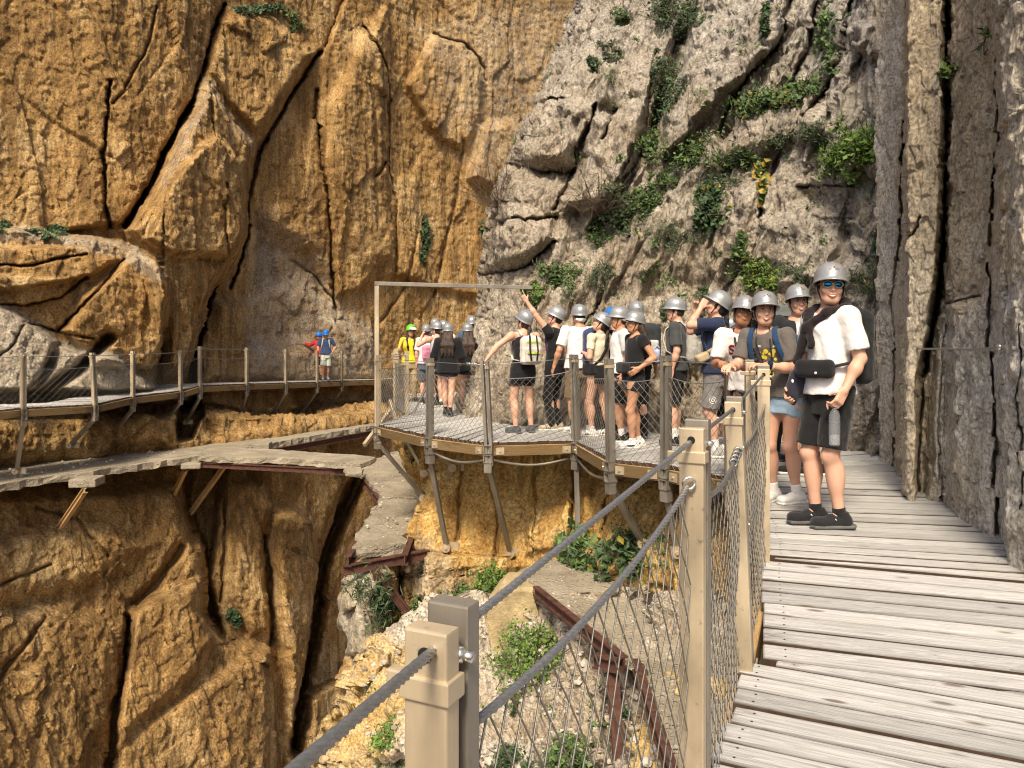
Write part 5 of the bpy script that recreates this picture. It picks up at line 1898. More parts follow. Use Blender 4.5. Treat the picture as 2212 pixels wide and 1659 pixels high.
    B.ell(hp((0.011, -0.098, -0.030)), HS(0.009, 0.010, 0.008), Rh, 0.008)
    B.ell(hp((-0.011, -0.098, -0.030)), HS(0.009, 0.010, 0.008), Rh, 0.008)
    B.ell(hp((0, -0.091, -0.058)), HS(0.026, 0.012, 0.014), Rh, 0.012)
    B.build('body', SKIN[skin], root)

    # --- clothes
    cn = rng.integers(0, 1000)
    fold = lambda amp, sc: (lambda p: amp * fbm(np.stack([p[:, 0] * sc + cn, p[:, 1] * sc, p[:, 2] * sc * 0.7 + 0.8 * p[:, 0] * sc], -1), 3, 5, ridged=True))
    hem = 0.86
    style = shirt[1]
    C = Solid(h)
    if style in ('tee', 'crop', 'hoodie', 'cap_sleeve', 'jacket'):
        z0 = {'tee': 0.90 if not female else 0.90, 'crop': 1.02, 'hoodie': 0.83, 'cap_sleeve': 0.93, 'jacket': 0.86}[style]
        add = {'tee': 0.017, 'crop': 0.012, 'hoodie': 0.035, 'cap_sleeve': 0.013, 'jacket': 0.034}[style]
        C.stack(srows(add, z0, 1.455, {'tee': 0.75 if not female else 0.55, 'crop': 0.25, 'hoodie': 0.8, 'cap_sleeve': 0.3, 'jacket': 0.8}[style], {'tee': 0.030, 'jacket': 0.02}.get(style, 0.012)), 0.02)
        C.ell(sh((0, 0.018, 1.44)), ((wsh * 0.96) * s, 0.075 * s, 0.055 * s), rotz(math.radians(twist)), 0.04)
        for sg in (1, -1):
            fr = {'tee': 0.80, 'crop': 0.62, 'hoodie': 1.0, 'cap_sleeve': 0.36, 'jacket': 1.0}[style]
            e = sho[sg] + (elb[sg] - sho[sg]) * fr
            dd = nrm(elb[sg] - sho[sg])
            r0, r1 = {'tee': (0.071, 0.077) if not female else (0.066, 0.072), 'crop': (0.060, 0.058), 'hoodie': (0.085, 0.075), 'cap_sleeve': (0.066, 0.066), 'jacket': (0.084, 0.074)}[style]
            C.ell(sho[sg], (r0 * s, r0 * s, r0 * s), None, 0.03)
            C.cap(sho[sg], e + dd * (0.10 * s if fr < 1 else 0), r0 * s, r1 * s, 0.03, cuts=((e, dd),) if fr < 1 else ())
            if fr >= 1:
                C.cap(elb[sg], wri[sg], r1 * s, 0.055 * s, 0.02, cuts=((wri[sg] - nrm(wri[sg] - elb[sg]) * 0.02, nrm(wri[sg] - elb[sg])),))
        if style == 'hoodie':
            C.ell(sh((0, 0.085, 1.44)), (0.12 * s, 0.07 * s, 0.085 * s), None, 0.04)
        # neck opening
        C.cap(sh((0, -0.045, 1.50)), sh((0, -0.01, 1.62)), 0.066 * s, 0.07 * s, 0.012, op='sub')
        if style == 'jacket':
            C.box(sh((0, -0.12, 1.15)), (0.055 * s, 0.09 * s, 0.42 * s), rotz(math.radians(twist)), 0.02, 0.02, op='sub')
    elif style == 'tank':
        C.stack(srows(0.012, 0.93, 1.40, 0.15, 0.0), 0.02)
        for sg in (1, -1):
            C.cap(sh((sg * 0.085, -0.06, 1.36)), sh((sg * 0.085, 0.01, 1.465)), 0.024 * s, 0.022 * s, 0.02)
            C.cap(sh((sg * 0.085, 0.01, 1.465)), sh((sg * 0.085, 0.085, 1.34)), 0.022 * s, 0.024 * s, 0.02)
    C.build('shirt', fab(shirt[0]), root, fold(0.008 if h < 0.012 else 0.006, 9.0))
    if style == 'jacket':
        U2 = Solid(h)
        U2.stack(srows(0.014, 0.88, 1.45, 0.6), 0.02)
        U2.ell(sh((0, 0.018, 1.43)), (0.14 * s, 0.07 * s, 0.05 * s), None, 0.04)
        U2.cap(sh((0, -0.05, 1.50)), sh((0, -0.01, 1.62)), 0.07 * s, 0.07 * s, 0.012, op='sub')
        U2.build('undershirt', fab(WHITE), root, fold(0.006, 9.0))
    pc, pl = pants
    Pn = Solid(h)
    wz = 1.03 if female else 1.0
    Pn.stack(srows(0.012 + (0.008 if pl > 0.5 else 0.004), 0.765, wz, 0.25), 0.02)
    loose = 0.0 if pl < 0.36 else 0.018
    Pn.cap(T((hips, 0, 0.93)), T((hips, 0, 0.835)), 0.09 * s, 0.085 * s, 0.03)
    for sg in (1, -1):
        if pl <= 1.0:
            e = hip[sg] + (knee[sg] - hip[sg]) * pl * 1.02
            dd = nrm(knee[sg] - hip[sg])
            Pn.cap(hip[sg], e + dd * 0.08 * s, (0.094 + loose * 0.5) * s, (0.080 + loose * 0.85) * s, 0.015, cuts=((e, dd),))
        else:
            Pn.cap(hip[sg], knee[sg], (0.10) * s, 0.074 * s, 0.04)
            e = knee[sg] + (ank[sg] - knee[sg]) * min(1.0, pl - 1.0)
            Pn.cap(knee[sg], e, 0.074 * s, 0.062 * s, 0.03)
    Pn.build('trousers' if pl > 1 else 'shorts', pmat or fab(pc), root, fold(0.007, 10.0))
    for sg in (1, -1):
        a, d = ank[sg], fdir[sg]
        if socks:
            K = Solid(max(0.008, h * 0.9))
            top = a + nrm(knee[sg] - a) * socks[1] * 0.6 * s
            K.cap(a - np.array([0, 0, 0.01]), top, 0.043 * s, 0.044 * s, 0.01, cuts=((top - nrm(knee[sg] - a) * 0.02 * s, nrm(knee[sg] - a)),))
            K.build('sock', fab(socks[0]), root)
        Rf = np.stack([np.array([-d[1], d[0], 0]), d, np.array([0, 0, 1])], 1)
        g = np.array([a[0], a[1], a[2] - 0.085 * s])
        S_ = Solid(max(0.007, h * 0.75))
        S_.box(g + d * 0.055 * s + np.array([0, 0, 0.042 * s]), (0.043 * s, 0.132 * s, 0.026 * s), Rf, 0.024 * s, 0.02)
        S_.ell(g + d * 0.135 * s + np.array([0, 0, 0.044 * s]), (0.045 * s, 0.060 * s, 0.032 * s), Rf, 0.03)
        S_.cap(g - d * 0.035 * s + np.array([0, 0, 0.06 * s]), g + d * 0.06 * s + np.array([0, 0, 0.065 * s]), 0.040 * s, 0.034 * s, 0.03)
        S_.cap(g - d * 0.022 * s + np.array([0, 0, 0.06 * s]), g - d * 0.008 * s + np.array([0, 0, 0.112 * s]), 0.046 * s, 0.046 * s, 0.02, cuts=((g + np.array([0, 0, 0.112 * s]), np.array([0, 0, 1.0])),))
        so = S_.build('shoe', shoes[0], root)
        S2 = Solid(max(0.007, h * 0.75))
        S2.box(g + d * 0.05 * s + np.array([0, 0, 0.014 * s]), (0.047 * s, 0.138 * s, 0.014 * s), Rf, 0.010 * s, 0.01)
        S2.ell(g + d * 0.150 * s + np.array([0, 0, 0.016 * s]), (0.048 * s, 0.052 * s, 0.013 * s), Rf, 0.01)
        S2.ell(g - d * 0.080 * s + np.array([0, 0, 0.017 * s]), (0.045 * s, 0.03 * s, 0.017 * s), Rf, 0.015)
        S2.build('sole', shoes[1], so)
        J[('foot', sg)] = (g, d, Rf, so)
        if len(shoes) > 2:
            mm = MB()
            kind_, mt = shoes[2], shoes[3]
            for sd in (1, -1):
                lx = Rf[:, 0] * sd
                if kind_ == 'stripes':
                    for q in range(3):
                        c = g + d * (0.035 + 0.026 * q) * s + lx * 0.0415 * s + np.array([0, 0, 0.052 * s])
                        mm.box(c, lx * 0.004, d * 0.006 * s, (d * 0.010 + np.array([0, 0, 0.022]) - lx * 0.008) * s)
                elif kind_ == 'swoosh':
                    pts = [g + (d * q[0] + np.array([0, 0, q[1]])) * s + lx * q[2] * s for q in ((0.115, 0.050, 0.040), (0.075, 0.040, 0.0455), (0.03, 0.040, 0.0465), (-0.01, 0.050, 0.0445), (-0.055, 0.068, 0.041))]
                    mm.tube(pts, [0.004, 0.009, 0.011, 0.007, 0.002], 6, flat=1.0)
                elif kind_ == 'cross':
                    c = g + d * 0.03 * s + lx * 0.0405 * s + np.array([0, 0, 0.056 * s])
                    for q in (1, -1):
                        pts = [c + np.array([0, 0, q * 0.002]) + d * 0.020 * t + np.array([0, 0, q * 0.014 * (t * t)]) for t in (-1, -0.5, 0, 0.5, 1)]
                        mm.tube(pts, [0.004, 0.003, 0.003, 0.003, 0.004], 5)
            mm.build('shoe_mark', mt, so)
    # --- hair
    hk, hm = hair
    if hk:
        Hh = Solid(max(0.008, h * 0.9))
        front = (hp((0, -0.030, 0)), Rh @ np.array([0, -1.0, 0.25]))
        Hh.ell(hp((0, 0.020, 0.022)), HS(0.083, 0.096, 0.104), Rh, 0.01, cuts=(front,))
        if hk != 'short':
            Hh.ell(hp((0, 0.035, -0.03)), HS(0.076, 0.080, 0.085), Rh, 0.03, cuts=((hp((0, -0.02, 0)), Rh @ np.array([0, -1.0, 0.1])),))
        else:
            Hh.ell(hp((0, 0.040, -0.02)), HS(0.070, 0.066, 0.065), Rh, 0.02)
        wave = lambda p: 0.010 * fbm(p * np.array([26.0, 26.0, 9.0]) + cn, 3, 9, ridged=True)
        if hk == 'long':
            L = hair[1] if False else 0.40
            for q in (-0.055, -0.02, 0.02, 0.055):
                p0 = hp((q, 0.075, -0.03))
                p1 = sh((q * 1.6, 0.135, 1.36))
                p2 = sh((q * 1.9, 0.150, 1.16))
                Hh.cap(p0, p1, 0.050 * s, 0.052 * s, 0.03)
                Hh.cap(p1, p2, 0.052 * s, 0.024 * s, 0.03)
        elif hk == 'pony':
            p0, p1, p2 = hp((0, 0.105, -0.01)), hp((0, 0.135, -0.09)), sh((0.02, 0.135, 1.30))
            Hh.cap(p0, p1, 0.026 * s, 0.030 * s, 0.02)
            Hh.cap(p1, p2, 0.030 * s, 0.014 * s, 0.02)
        elif hk == 'front':
            for sg in (1, -1):
                p0, p1, p2, p3 = hp((sg * 0.070, 0.0, -0.03)), sh((sg * 0.085, -0.055, 1.44)), sh((sg * 0.075, -0.125, 1.28)), sh((sg * 0.07, -0.13, 1.06))
                Hh.cap(p0, p1, 0.024 * s, 0.030 * s, 0.02)
                Hh.cap(p1, p2, 0.030 * s, 0.030 * s, 0.02)
                Hh.cap(p2, p3, 0.030 * s, 0.014 * s, 0.02)
        elif hk == 'braid':
            p = [hp((0.066, 0.02, -0.05)), hp((0.085, -0.01, -0.13)), sh((0.12, -0.075, 1.36)), sh((0.12, -0.14, 1.22)), sh((0.115, -0.145, 1.02))]
            pts = np.array(p)
            tt = np.linspace(0, 1, 26)
            cs = np.stack([np.interp(tt, np.linspace(0, 1, len(p)), pts[:, j]) for j in range(3)], -1)
            for i, c in enumerate(cs):
                Hh.ell(c + np.array([0.012 * (1 if i % 2 else -1), 0, 0]), (0.022 * s, 0.022 * s, 0.020 * s), None, 0.006)
        elif hk == 'sidebraid':
            p = [hp((hside * 0.066, 0.02, -0.05)), sh((hside * 0.10, 0.03, 1.45)), sh((hside * 0.13, -0.10, 1.30)), sh((hside * 0.12, -0.14, 1.10))]
            pts = np.array(p)
            tt = np.linspace(0, 1, 22)
            cs = np.stack([np.interp(tt, np.linspace(0, 1, len(p)), pts[:, j]) for j in range(3)], -1)
            for i, c in enumerate(cs):
                Hh.ell(c + np.array([0.012 * (1 if i % 2 else -1), 0, 0]), (0.026 * s, 0.026 * s, 0.022 * s), None, 0.006)
        Hh.build('hair', hm, root, wave if hk != 'short' else (lambda p: 0.006 * fbm(p * 40.0 + cn, 2, 9)))
    if helmet is not None:
        make_helmet(root, Rh, hc, helmet, s, tilt, print_=face is not None, back_mark=back_mark)
        m = MB()
        for sg in (1, -1):
            m.tube([hp((sg * 0.086, -0.005, 0.05)), hp((sg * 0.082, -0.022, -0.03)), hp((sg * 0.060, -0.038, -0.085)), hp((sg * 0.025, -0.052, -0.118)), hp((0, -0.056, -0.124))], 0.0055 * s, 5)
        m.build('chin_strap', STRAPM, root, True)
    # --- face
    if face is not None:
        if face != 'shades':
            for sg in (1, -1):
                m = MB()
                m.ball(hp((sg * 0.031, -0.0795, 0.010)), HS(0.0145, 0.0125, 0.0082), 14, 10, Rh)
                e = m.build('eye', EYEW, root, True)
                m = MB()
                m.ball(hp((sg * 0.0305, -0.0872, 0.0105)), HS(0.0070, 0.0062, 0.0072), 10, 8, Rh)
                m.build('iris', EYED, e, True)
                m = MB()
                m.tube([hp((sg * 0.045, -0.082, 0.0125)), hp((sg * 0.036, -0.0915, 0.0205)), hp((sg * 0.024, -0.0925, 0.0195)), hp((sg * 0.017, -0.088, 0.0125))], 0.0026 * s, 5)
                m.build('eyelid', HAIRB, e, True)
        for sg in (1, -1):
            m = MB()
            m.tube([hp((sg * 0.052, -0.076, 0.031)), hp((sg * 0.038, -0.0905, 0.0385)), hp((sg * 0.018, -0.0960, 0.0345))], [0.002 * s, 0.0038 * s, 0.0034 * s], 6)
            m.build('eyebrow', HAIRD, root, True)
        wd = {'smile': 0.030, 'grin': 0.037, 'shades': 0.040, 'calm': 0.023}[face]
        up = {'smile': 0.010, 'grin': 0.014, 'shades': 0.017, 'calm': 0.003}[face]
        tt = np.linspace(-1, 1, 11)
        arc = lambda dz, cv: [hp((wd * t, -0.1045 + 0.025 * t * t, -0.060 + dz * (1 - t * t) + cv * t * t)) for t in tt]
        m = MB()
        m.tube(arc(0.0035, up), [(0.0012 + 0.0020 * (1 - t * t)) * s for t in tt], 6)
        m.tube(arc(-0.0125 if face != 'calm' else -0.0055, up), [(0.0012 + 0.0028 * (1 - t * t)) * s for t in tt], 6)
        mo = m.build('mouth', LIPM, root, True)
        if face != 'calm':
            m = MB()
            a_, b_ = arc(0.002, up), arc(-0.011, up)
            a_ = [p + Rh @ np.array([0, 0.0012, 0]) for p in a_]
            b_ = [p + Rh @ np.array([0, 0.0012, 0]) for p in b_]
            m.add(a_ + b_, [(i, i + 11, i + 12, i + 1) for i in range(10)])
            m.build('teeth', TOOTH, mo, True)
        if face == 'shades':
            m = MB()
            for sg in (1, -1):
                m.ball(hp((sg * 0.034, -0.0995, 0.010)), HS(0.027, 0.007, 0.021), 18, 10, Rh @ rotz(sg * 0.22))
            m.build('sunglass_lens', BLUEG, root, True)
            m = MB()
            for sg in (1, -1):
                c = np.array([sg * 0.034, -0.1035, 0.010])
                Rz_ = rotz(sg * 0.22)
                m.tube([hp(c + Rz_ @ np.array([0.029 * math.cos(t), 0, 0.023 * math.sin(t)])) for t in np.linspace(0, 2 * math.pi, 19)], 0.0030 * s, 6)
                m.tube([hp((sg * 0.063, -0.094, 0.018)), hp((sg * 0.078, -0.04, 0.016)), hp((sg * 0.082, 0.02, 0.008))], 0.0032 * s, 5)
            m.tube([hp((-0.008, -0.108, 0.016)), hp((0.008, -0.108, 0.016))], 0.003 * s, 5)
            m.build('sunglass_frame', FRAMEM, root, True)
    J.update(root=root, s=s, sh=sh, hp=hp, Rh=Rh, hc=hc, sho=sho, elb=elb, wri=wri, hip=hip, knee=knee, T=T, fab=fab, ank=ank)
    return J


def follow(J, name, label, cat, group=None):
    """a thing of its own that hangs on a person: same frame, top level"""
    o = empty(name, J['root'].location, J['root'].rotation_euler[2])
    return tag(o, label, cat, group)


def backpack(J, label, col, size=(0.145, 0.085, 0.23), pocket=None, zc=1.20, strapc=None, offs=(0, 0), trim=None, h=0.011, bottle=None, straps=True):
    s, sh = J['s'], J['sh']
    o = follow(J, 'backpack', label, 'backpack', 'backpacks worn by visitors')
    c = sh((offs[0], 0.125 + size[1] + offs[1], zc))
    m = Solid(h)
    m.box(c, tuple(q * s for q in size), None, 0.06 * s, 0.02)
    m.ell(c + np.array([0, 0.01, size[2] * 0.75 * s]), (size[0] * 0.92 * s, size[1] * 0.95 * s, size[2] * 0.38 * s), None, 0.03)
    b = m.build('bag', fab(col), o, lambda p: 0.006 * fbm(p * 11.0, 3, 4, ridged=True))
    m = Solid(h)
    m.box(c + np.array([0, size[1] * 0.95 * s, -size[2] * 0.30 * s]), (size[0] * 0.78 * s, 0.035 * s, size[2] * 0.55 * s), None, 0.03 * s, 0.01)
    m.build('pocket', fab(pocket or tuple(q * 0.8 for q in col)), o, lambda p: 0.004 * fbm(p * 14.0, 3, 6, ridged=True))
    if straps:
        for sg in (1, -1):
            m = MB()
            pts = [sh((sg * 0.075, 0.135, 1.42)), sh((sg * 0.085, 0.06, 1.497)), sh((sg * 0.095, -0.03, 1.480)), sh((sg * 0.110, -0.115, 1.40)), sh((sg * 0.125, -0.140, 1.28)), sh((sg * 0.150, -0.10, 1.14)), sh((sg * 0.170, 0.02, 1.07)), sh((sg * 0.13, 0.13, 1.06))]
            pts = [np.array(p) for p in pts]
            q = []
            for a, b2 in zip(pts[:-1], pts[1:]):
                q += [a * (1 - t) + b2 * t for t in (0, 0.5)]
            q.append(pts[-1])
            m.tube(q, 0.022 * s, 8, flat=0.40)
            m.build('strap', fab(strapc or col), o, True)
    if trim:
        m = MB()
        for dz in (0.13, -0.03):
            m.box(c + np.array([0, (size[1] + (0.006 if dz > 0 else 0.042)) * s, dz * s]), (size[0] * 0.6 * s, 0, 0), (0, 0.004, 0), (0, 0, 0.010))
        m.build('trim', plain('lime_trim', trim, 0.6), o)
        m = MB()
        for sg in (1, -1):
            m.tube([c + np.array([sg * 0.05, size[1] + 0.008, 0.22]) * s, c + np.array([sg * 0.06, size[1] + 0.05, 0.0]) * s, c + np.array([sg * 0.04, size[1] + 0.05, -0.14]) * s], 0.014 * s, 6, flat=0.5)
        m.build('webbing', STRAPM, o, True)
    return o, c


def mesh_text(parent, txt, size, mat, origin, R, name='lettering', extrude=0.0012, bold=0.0):
    cu = bpy.data.curves.new(name, 'FONT')
    cu.body = txt
    cu.size = size
    cu.extrude = extrude
    cu.offset = bold
    cu.align_x = 'CENTER'
    tmp = bpy.data.objects.new(name, cu)
    COL.objects.link(tmp)
    dg = bpy.context.evaluated_depsgraph_get()
    dg.update()
    me = bpy.data.meshes.new_from_object(tmp.evaluated_get(dg))
    bpy.data.objects.remove(tmp)
    n = len(me.vertices)
    co = np.zeros(n * 3, np.float32)
    me.vertices.foreach_get('co', co)
    return me, co.reshape(-1, 3)
# ------------------------------------------------------------------ the people on the platform
from mathutils.bvhtree import BVHTree


def XU(u, Y):
    return (u - CU) / F * Y


def child(J, name):
    for o in J['root'].children:
        if o.name.split('.')[0] == name:
            return o


def print_on(target, name, mat, verts2, faces, c, ex, ez, dn, parent=None, off=0.003):
    """flat artwork laid onto the cloth: every point is dropped along dn onto the target mesh"""
    me = target.data
    bvh = BVHTree.FromPolygons([v.co for v in me.vertices], [p.vertices for p in me.polygons])
    c, ex, ez, dn = (np.asarray(q, float) for q in (c, ex, ez, dn))
    vs = []
    for a, b in verts2:
        o = c + ex * a + ez * b - dn * 0.6
        hit = bvh.ray_cast(Vector(o), Vector(dn))
        p = np.array(hit[0]) if hit[0] is not None else c + ex * a + ez * b
        vs.append(p - dn * off)
    m = bpy.data.meshes.new(name)
    m.from_pydata([tuple(v) for v in vs], [], faces)
    m.update()
    return new_obj(name, m, parent or target, mat, False)


def text_on(target, txt, size, mat, c, ex, ez, dn, bold=0.0, off=0.003, name='lettering'):
    me, co = mesh_text(None, txt, size, mat, None, None, extrude=0.0, bold=bold)
    bm = bmesh.new()
    bm.from_mesh(me)
    bmesh.ops.triangulate(bm, faces=bm.faces[:])
    bmesh.ops.subdivide_edges(bm, edges=[e for e in bm.edges if e.calc_length() > 0.02], cuts=2)
    vs = [(v.co.x, v.co.y) for v in bm.verts]
    bm.verts.index_update()
    fs = [tuple(v.index for v in f.verts) for f in bm.faces]
    bm.free()
    bpy.data.meshes.remove(me)
    return print_on(target, name, mat, vs, fs, c, ex, ez, dn, off=off)


def disc2(cx, cy, r, n=10):
    return [(cx, cy)] + [(cx + r * math.cos(2 * math.pi * k / n), cy + r * math.sin(2 * math.pi * k / n)) for k in range(n)], [(0, 1 + k, 1 + (k + 1) % n) for k in range(n)]


# 1 --- the tall man in front
J1 = make_person('tall smiling man in mirrored sunglasses and white tee, black sweater round his shoulders',
                 XU(1793, 5.44), 5.44, 0.0, -66, 1.80, skin=0, lean=(0.0, -0.01), wide=0.86, head=(54, -3, 3), h=0.0072,
                 aL=((0.06, 0.03, -0.27), (-0.01, -0.135, -0.21)), aR=((0.06, 0.0, -0.27), (-0.02, -0.14, -0.20)),
                 feet=((0.085, 0.0, -22), (-0.085, -0.04, -26)), shirt=(WHITE, 'tee'), pants=((0.012, 0.012, 0.013), 0.86),
                 shoes=(SHOEB, RUBD, 'cross', LOGOW), socks=(BLACK, 0.13), hair=('short', HAIRB), face='shades', fingers=0.62, tilt=-7)
s, sh, root = J1['s'], J1['sh'], J1['root']
m = Solid(0.0085)
m.cap(sh((0.115, 0.04, 1.485)), sh((0.05, 0.085, 1.515)), 0.034, 0.042, 0.03)
m.cap(sh((0.05, 0.085, 1.515)), sh((-0.05, 0.085, 1.515)), 0.042, 0.042, 0.03)
m.cap(sh((-0.05, 0.085, 1.515)), sh((-0.125, 0.04, 1.485)), 0.042, 0.040, 0.03)
m.cap(sh((0.115, 0.04, 1.485)), sh((0.065, -0.085, 1.455)), 0.034, 0.034, 0.03)
m.cap(sh((-0.125, 0.04, 1.485)), sh((-0.10, -0.09, 1.44)), 0.042, 0.042, 0.03)
m.cap(sh((0.065, -0.085, 1.455)), sh((-0.035, -0.14, 1.37)), 0.036, 0.034, 0.02)
m.cap(sh((-0.10, -0.09, 1.44)), sh((-0.055, -0.14, 1.36)), 0.042, 0.036, 0.02)
m.ell(sh((-0.045, -0.15, 1.355)), (0.044, 0.032, 0.042), None, 0.02)
m.cap(sh((-0.03, -0.15, 1.34)), sh((0.0, -0.165, 1.245)), 0.034, 0.038, 0.02, flat=((0, 1, 0), 0.6))
m.cap(sh((-0.07, -0.15, 1.34)), sh((-0.15, -0.14, 1.13)), 0.036, 0.044, 0.02, flat=((0, 1, 0), 0.6))
m.stack([(1.20 * s, 0, 0.12, 0.12, 0.030, 0), (1.34 * s, 0, 0.115, 0.14, 0.035, 0), (1.50 * s, 0, 0.085, 0.13, 0.05, 0)], 0.03)
m.build('draped_sweater', fab((0.016, 0.011, 0.012)), root, lambda p: 0.012 * fbm(p * 13.0, 3, 4, ridged=True))
o = follow(J1, 'waist_bag', 'small black waist bag strapped across the white tee of the tall man', 'bag')
m = Solid(0.0075)
c = sh((0.03, -0.165, 1.075))
m.box(c, (0.135 * s, 0.045 * s, 0.062 * s), rotz(0.25), 0.04, 0.02)
m.build('bag', fab((0.012, 0.012, 0.014)), o, lambda p: 0.005 * fbm(p * 14.0, 2, 8))
mm = MB()
pts = [sh(q) for q in ((0.12, -0.15, 1.085), (0.185, -0.06, 1.11), (0.19, 0.05, 1.13), (0.10, 0.15, 1.17), (-0.1, 0.15, 1.17), (-0.19, 0.03, 1.12), (-0.16, -0.10, 1.08), (-0.06, -0.16, 1.07))]
mm.tube(pts, 0.022, 8, flat=0.5)
mm.build('strap', STRAPM, o, True)
mm = MB()
mm.tube([c + np.array([0.06, -0.052, -0.025]), c + np.array([0.06, -0.058, -0.025])], 0.009, 10)
mm.build('emblem', LOGOW, o)
backpack(J1, 'large black backpack on the back of the tall man in white', (0.012, 0.012, 0.013), (0.15, 0.085, 0.25), zc=1.22, straps=False, offs=(0.03, -0.035))
o = follow(J1, 'hanging_cap', 'dark cap with a white mark hanging from the front strap of the tall man', 'cap')
m = Solid(0.008)
m.ell(sh((-0.155, -0.14, 0.98)), (0.055, 0.07, 0.10), None, 0.02)
m.ell(sh((-0.17, -0.18, 0.90)), (0.05, 0.035, 0.09), rotx(0.2), 0.02)
m.build('cap', fab((0.03, 0.03, 0.045)), o, lambda p: 0.006 * fbm(p * 16.0, 2, 8))
mm = MB()
mm.ball(sh((-0.135, -0.205, 0.985)), (0.012, 0.006, 0.014), 8, 6)
mm.build('emblem', LOGOW, o, True)
# bottle of water held by the neck
wh = J1['h', 1]
o = follow(J1, 'water_bottle', 'clear plastic water bottle, almost empty, held in the hand of the tall man', 'bottle')
bx = np.array([wh[0], wh[1] - 0.005, wh[2] - 0.035])


def turn(parent, name, prof, mat, n=28):
    m = MB()
    vs = [bx + np.array([r * math.cos(2 * math.pi * j / n), r * math.sin(2 * math.pi * j / n), z]) for r, z in prof for j in range(n)]
    fs = [(i * n + j, i * n + (j + 1) % n, (i + 1) * n + (j + 1) % n, (i + 1) * n + j) for i in range(len(prof) - 1) for j in range(n)]
    m.add(vs, fs)
    return m.build(name, mat, parent, True)


PLA = NT('clear_plastic')
PLA = PLA.set((0.75, 0.78, 0.82), 0.08, 0.0, Alpha=0.12)
WAT = NT('water')
WAT = WAT.set((0.55, 0.58, 0.62), 0.03, 0.0, Alpha=0.16)
turn(o, 'bottle_wall', [(0.001, -0.262), (0.028, -0.264), (0.036, -0.256), (0.037, -0.20), (0.0352, -0.195), (0.037, -0.19), (0.037, -0.12), (0.0352, -0.115), (0.037, -0.11), (0.036, -0.06), (0.028, -0.035), (0.016, -0.02), (0.0145, 0.0)], PLA)
turn(o, 'water', [(0.001, -0.258), (0.033, -0.256), (0.0345, -0.25), (0.0345, -0.195), (0.0345, -0.19), (0.001, -0.19)], WAT)
turn(o, 'cap', [(0.001, 0.016), (0.016, 0.016), (0.0165, 0.014), (0.0165, -0.006), (0.015, -0.006)], plain('blue_cap', (0.015, 0.03, 0.10), 0.4))

# 2 --- man in the open black jacket
J2 = make_person('smiling man in an open black jacket over a white tee, behind the tall man', XU(1742, 7.5), 7.5, 0.0, -22, 1.80, skin=0, lean=(-0.07, -0.02),
                 head=(20, 0, -2), h=0.009, shirt=((0.018, 0.019, 0.022), 'jacket'), pants=(BLACK, 0.98), shoes=(SHOEB, RUBW, 'swoosh', LOGOW), socks=(BLACK, 0.34),
                 feet=((0.10, 0.0, -62), (-0.08, 0.03, -66)), hair=('short', HAIRD), face='smile', tilt=-10)
# 3 --- woman in the grey tee at the rail
J3 = make_person('smiling woman in grey tee with yellow flower print and denim shorts leaning on the rail', XU(1692, 6.2), 6.2, 0.0, -38, 1.65, True, skin=0, lean=(-0.10, -0.15),
                 head=(30, 0, 2), h=0.0085, aL=((0.07, -0.05, -0.27), (-0.17, -0.20, 0.03)), aR=((0.04, -0.12, -0.25), (-0.03, -0.22, 0.0)),
                 shirt=(TAUPE, 'tee'), pants=(DENIM, 0.40), shoes=(SHOEW, RUBW), socks=((0.75, 0.74, 0.72), 0.18), hair=('sidebraid', HAIRB), hside=-1,
                 feet=((0.10, 0.05, -30), (-0.09, 0.02, -10)), face='grin', tilt=-12, fingers=0.45)
sht = child(J3, 'shirt')
vs2, fs2 = [], []
r_ = np.random.default_rng(5)
for k in range(26):
    a, b = r_.uniform(-0.062, 0.062), r_.uniform(-0.10, 0.09)
    v_, f_ = disc2(a, b, r_.uniform(0.010, 0.02), 8)
    o_ = len(vs2)
    vs2 += v_
    fs2 += [tuple(i + o_ for i in f) for f in f_]
cc = J3['sh']((-0.01, 0.0, 1.20))
print_on(sht, 'flower_print', plain('yellow_print', (0.70, 0.55, 0.05), 0.8, 0, 0.3, 60.0), vs2, fs2, cc, (1, 0, 0), (0, 0, 1), (0, 1, 0))
vs2 = [(-0.07, 0.118), (0.07, 0.118), (0.07, 0.132), (-0.07, 0.132)]
print_on(sht, 'printed_band', fab((0.55, 0.54, 0.52)), vs2, [(0, 1, 2, 3)], cc, (1, 0, 0), (0, 0, 1), (0, 1, 0), off=0.006)
w = J3['wri'][1]
fd = nrm(J3['wri'][1] - J3['elb'][1])
mm = MB()
mm.tube([w - fd * 0.035, w - fd * 0.010], 0.031, 14)
wt = mm.build('watch', STRAPM, J3['root'], True)
mm = MB()
wn_ = nrm(np.array([0.15, -0.75, 0.6]) - fd * (fd @ np.array([0.15, -0.75, 0.6])))
mm.tube([w - fd * 0.022 + wn_ * 0.027, w - fd * 0.022 + wn_ * 0.040], 0.022, 16)
mm.build('watch_face', plain('blue_watch', (0.03, 0.06, 0.13), 0.2, 0.5), wt)
mm = MB()
mm.tube([w - fd * 0.060, w - fd * 0.048], 0.033, 12)
mm.build('bracelet', plain('pale_beads', (0.6, 0.5, 0.35), 0.4), J3['root'], True)
mm = MB()
for sg in (1, -1):
    mm.tube([J3['sh'](q) for q in ((sg * 0.05, -0.02, 1.49), (sg * 0.06, -0.125, 1.36), (sg * 0.04, -0.160, 1.2), (0.0, -0.165, 1.08))], 0.006, 5)
mm.build('lanyard', STRAPM, J3['root'], True)
backpack(J3, 'blue backpack worn by the woman in the grey tee leaning on the rail', (0.018, 0.045, 0.10), (0.145, 0.09, 0.25), zc=1.18, strapc=(0.015, 0.045, 0.11))

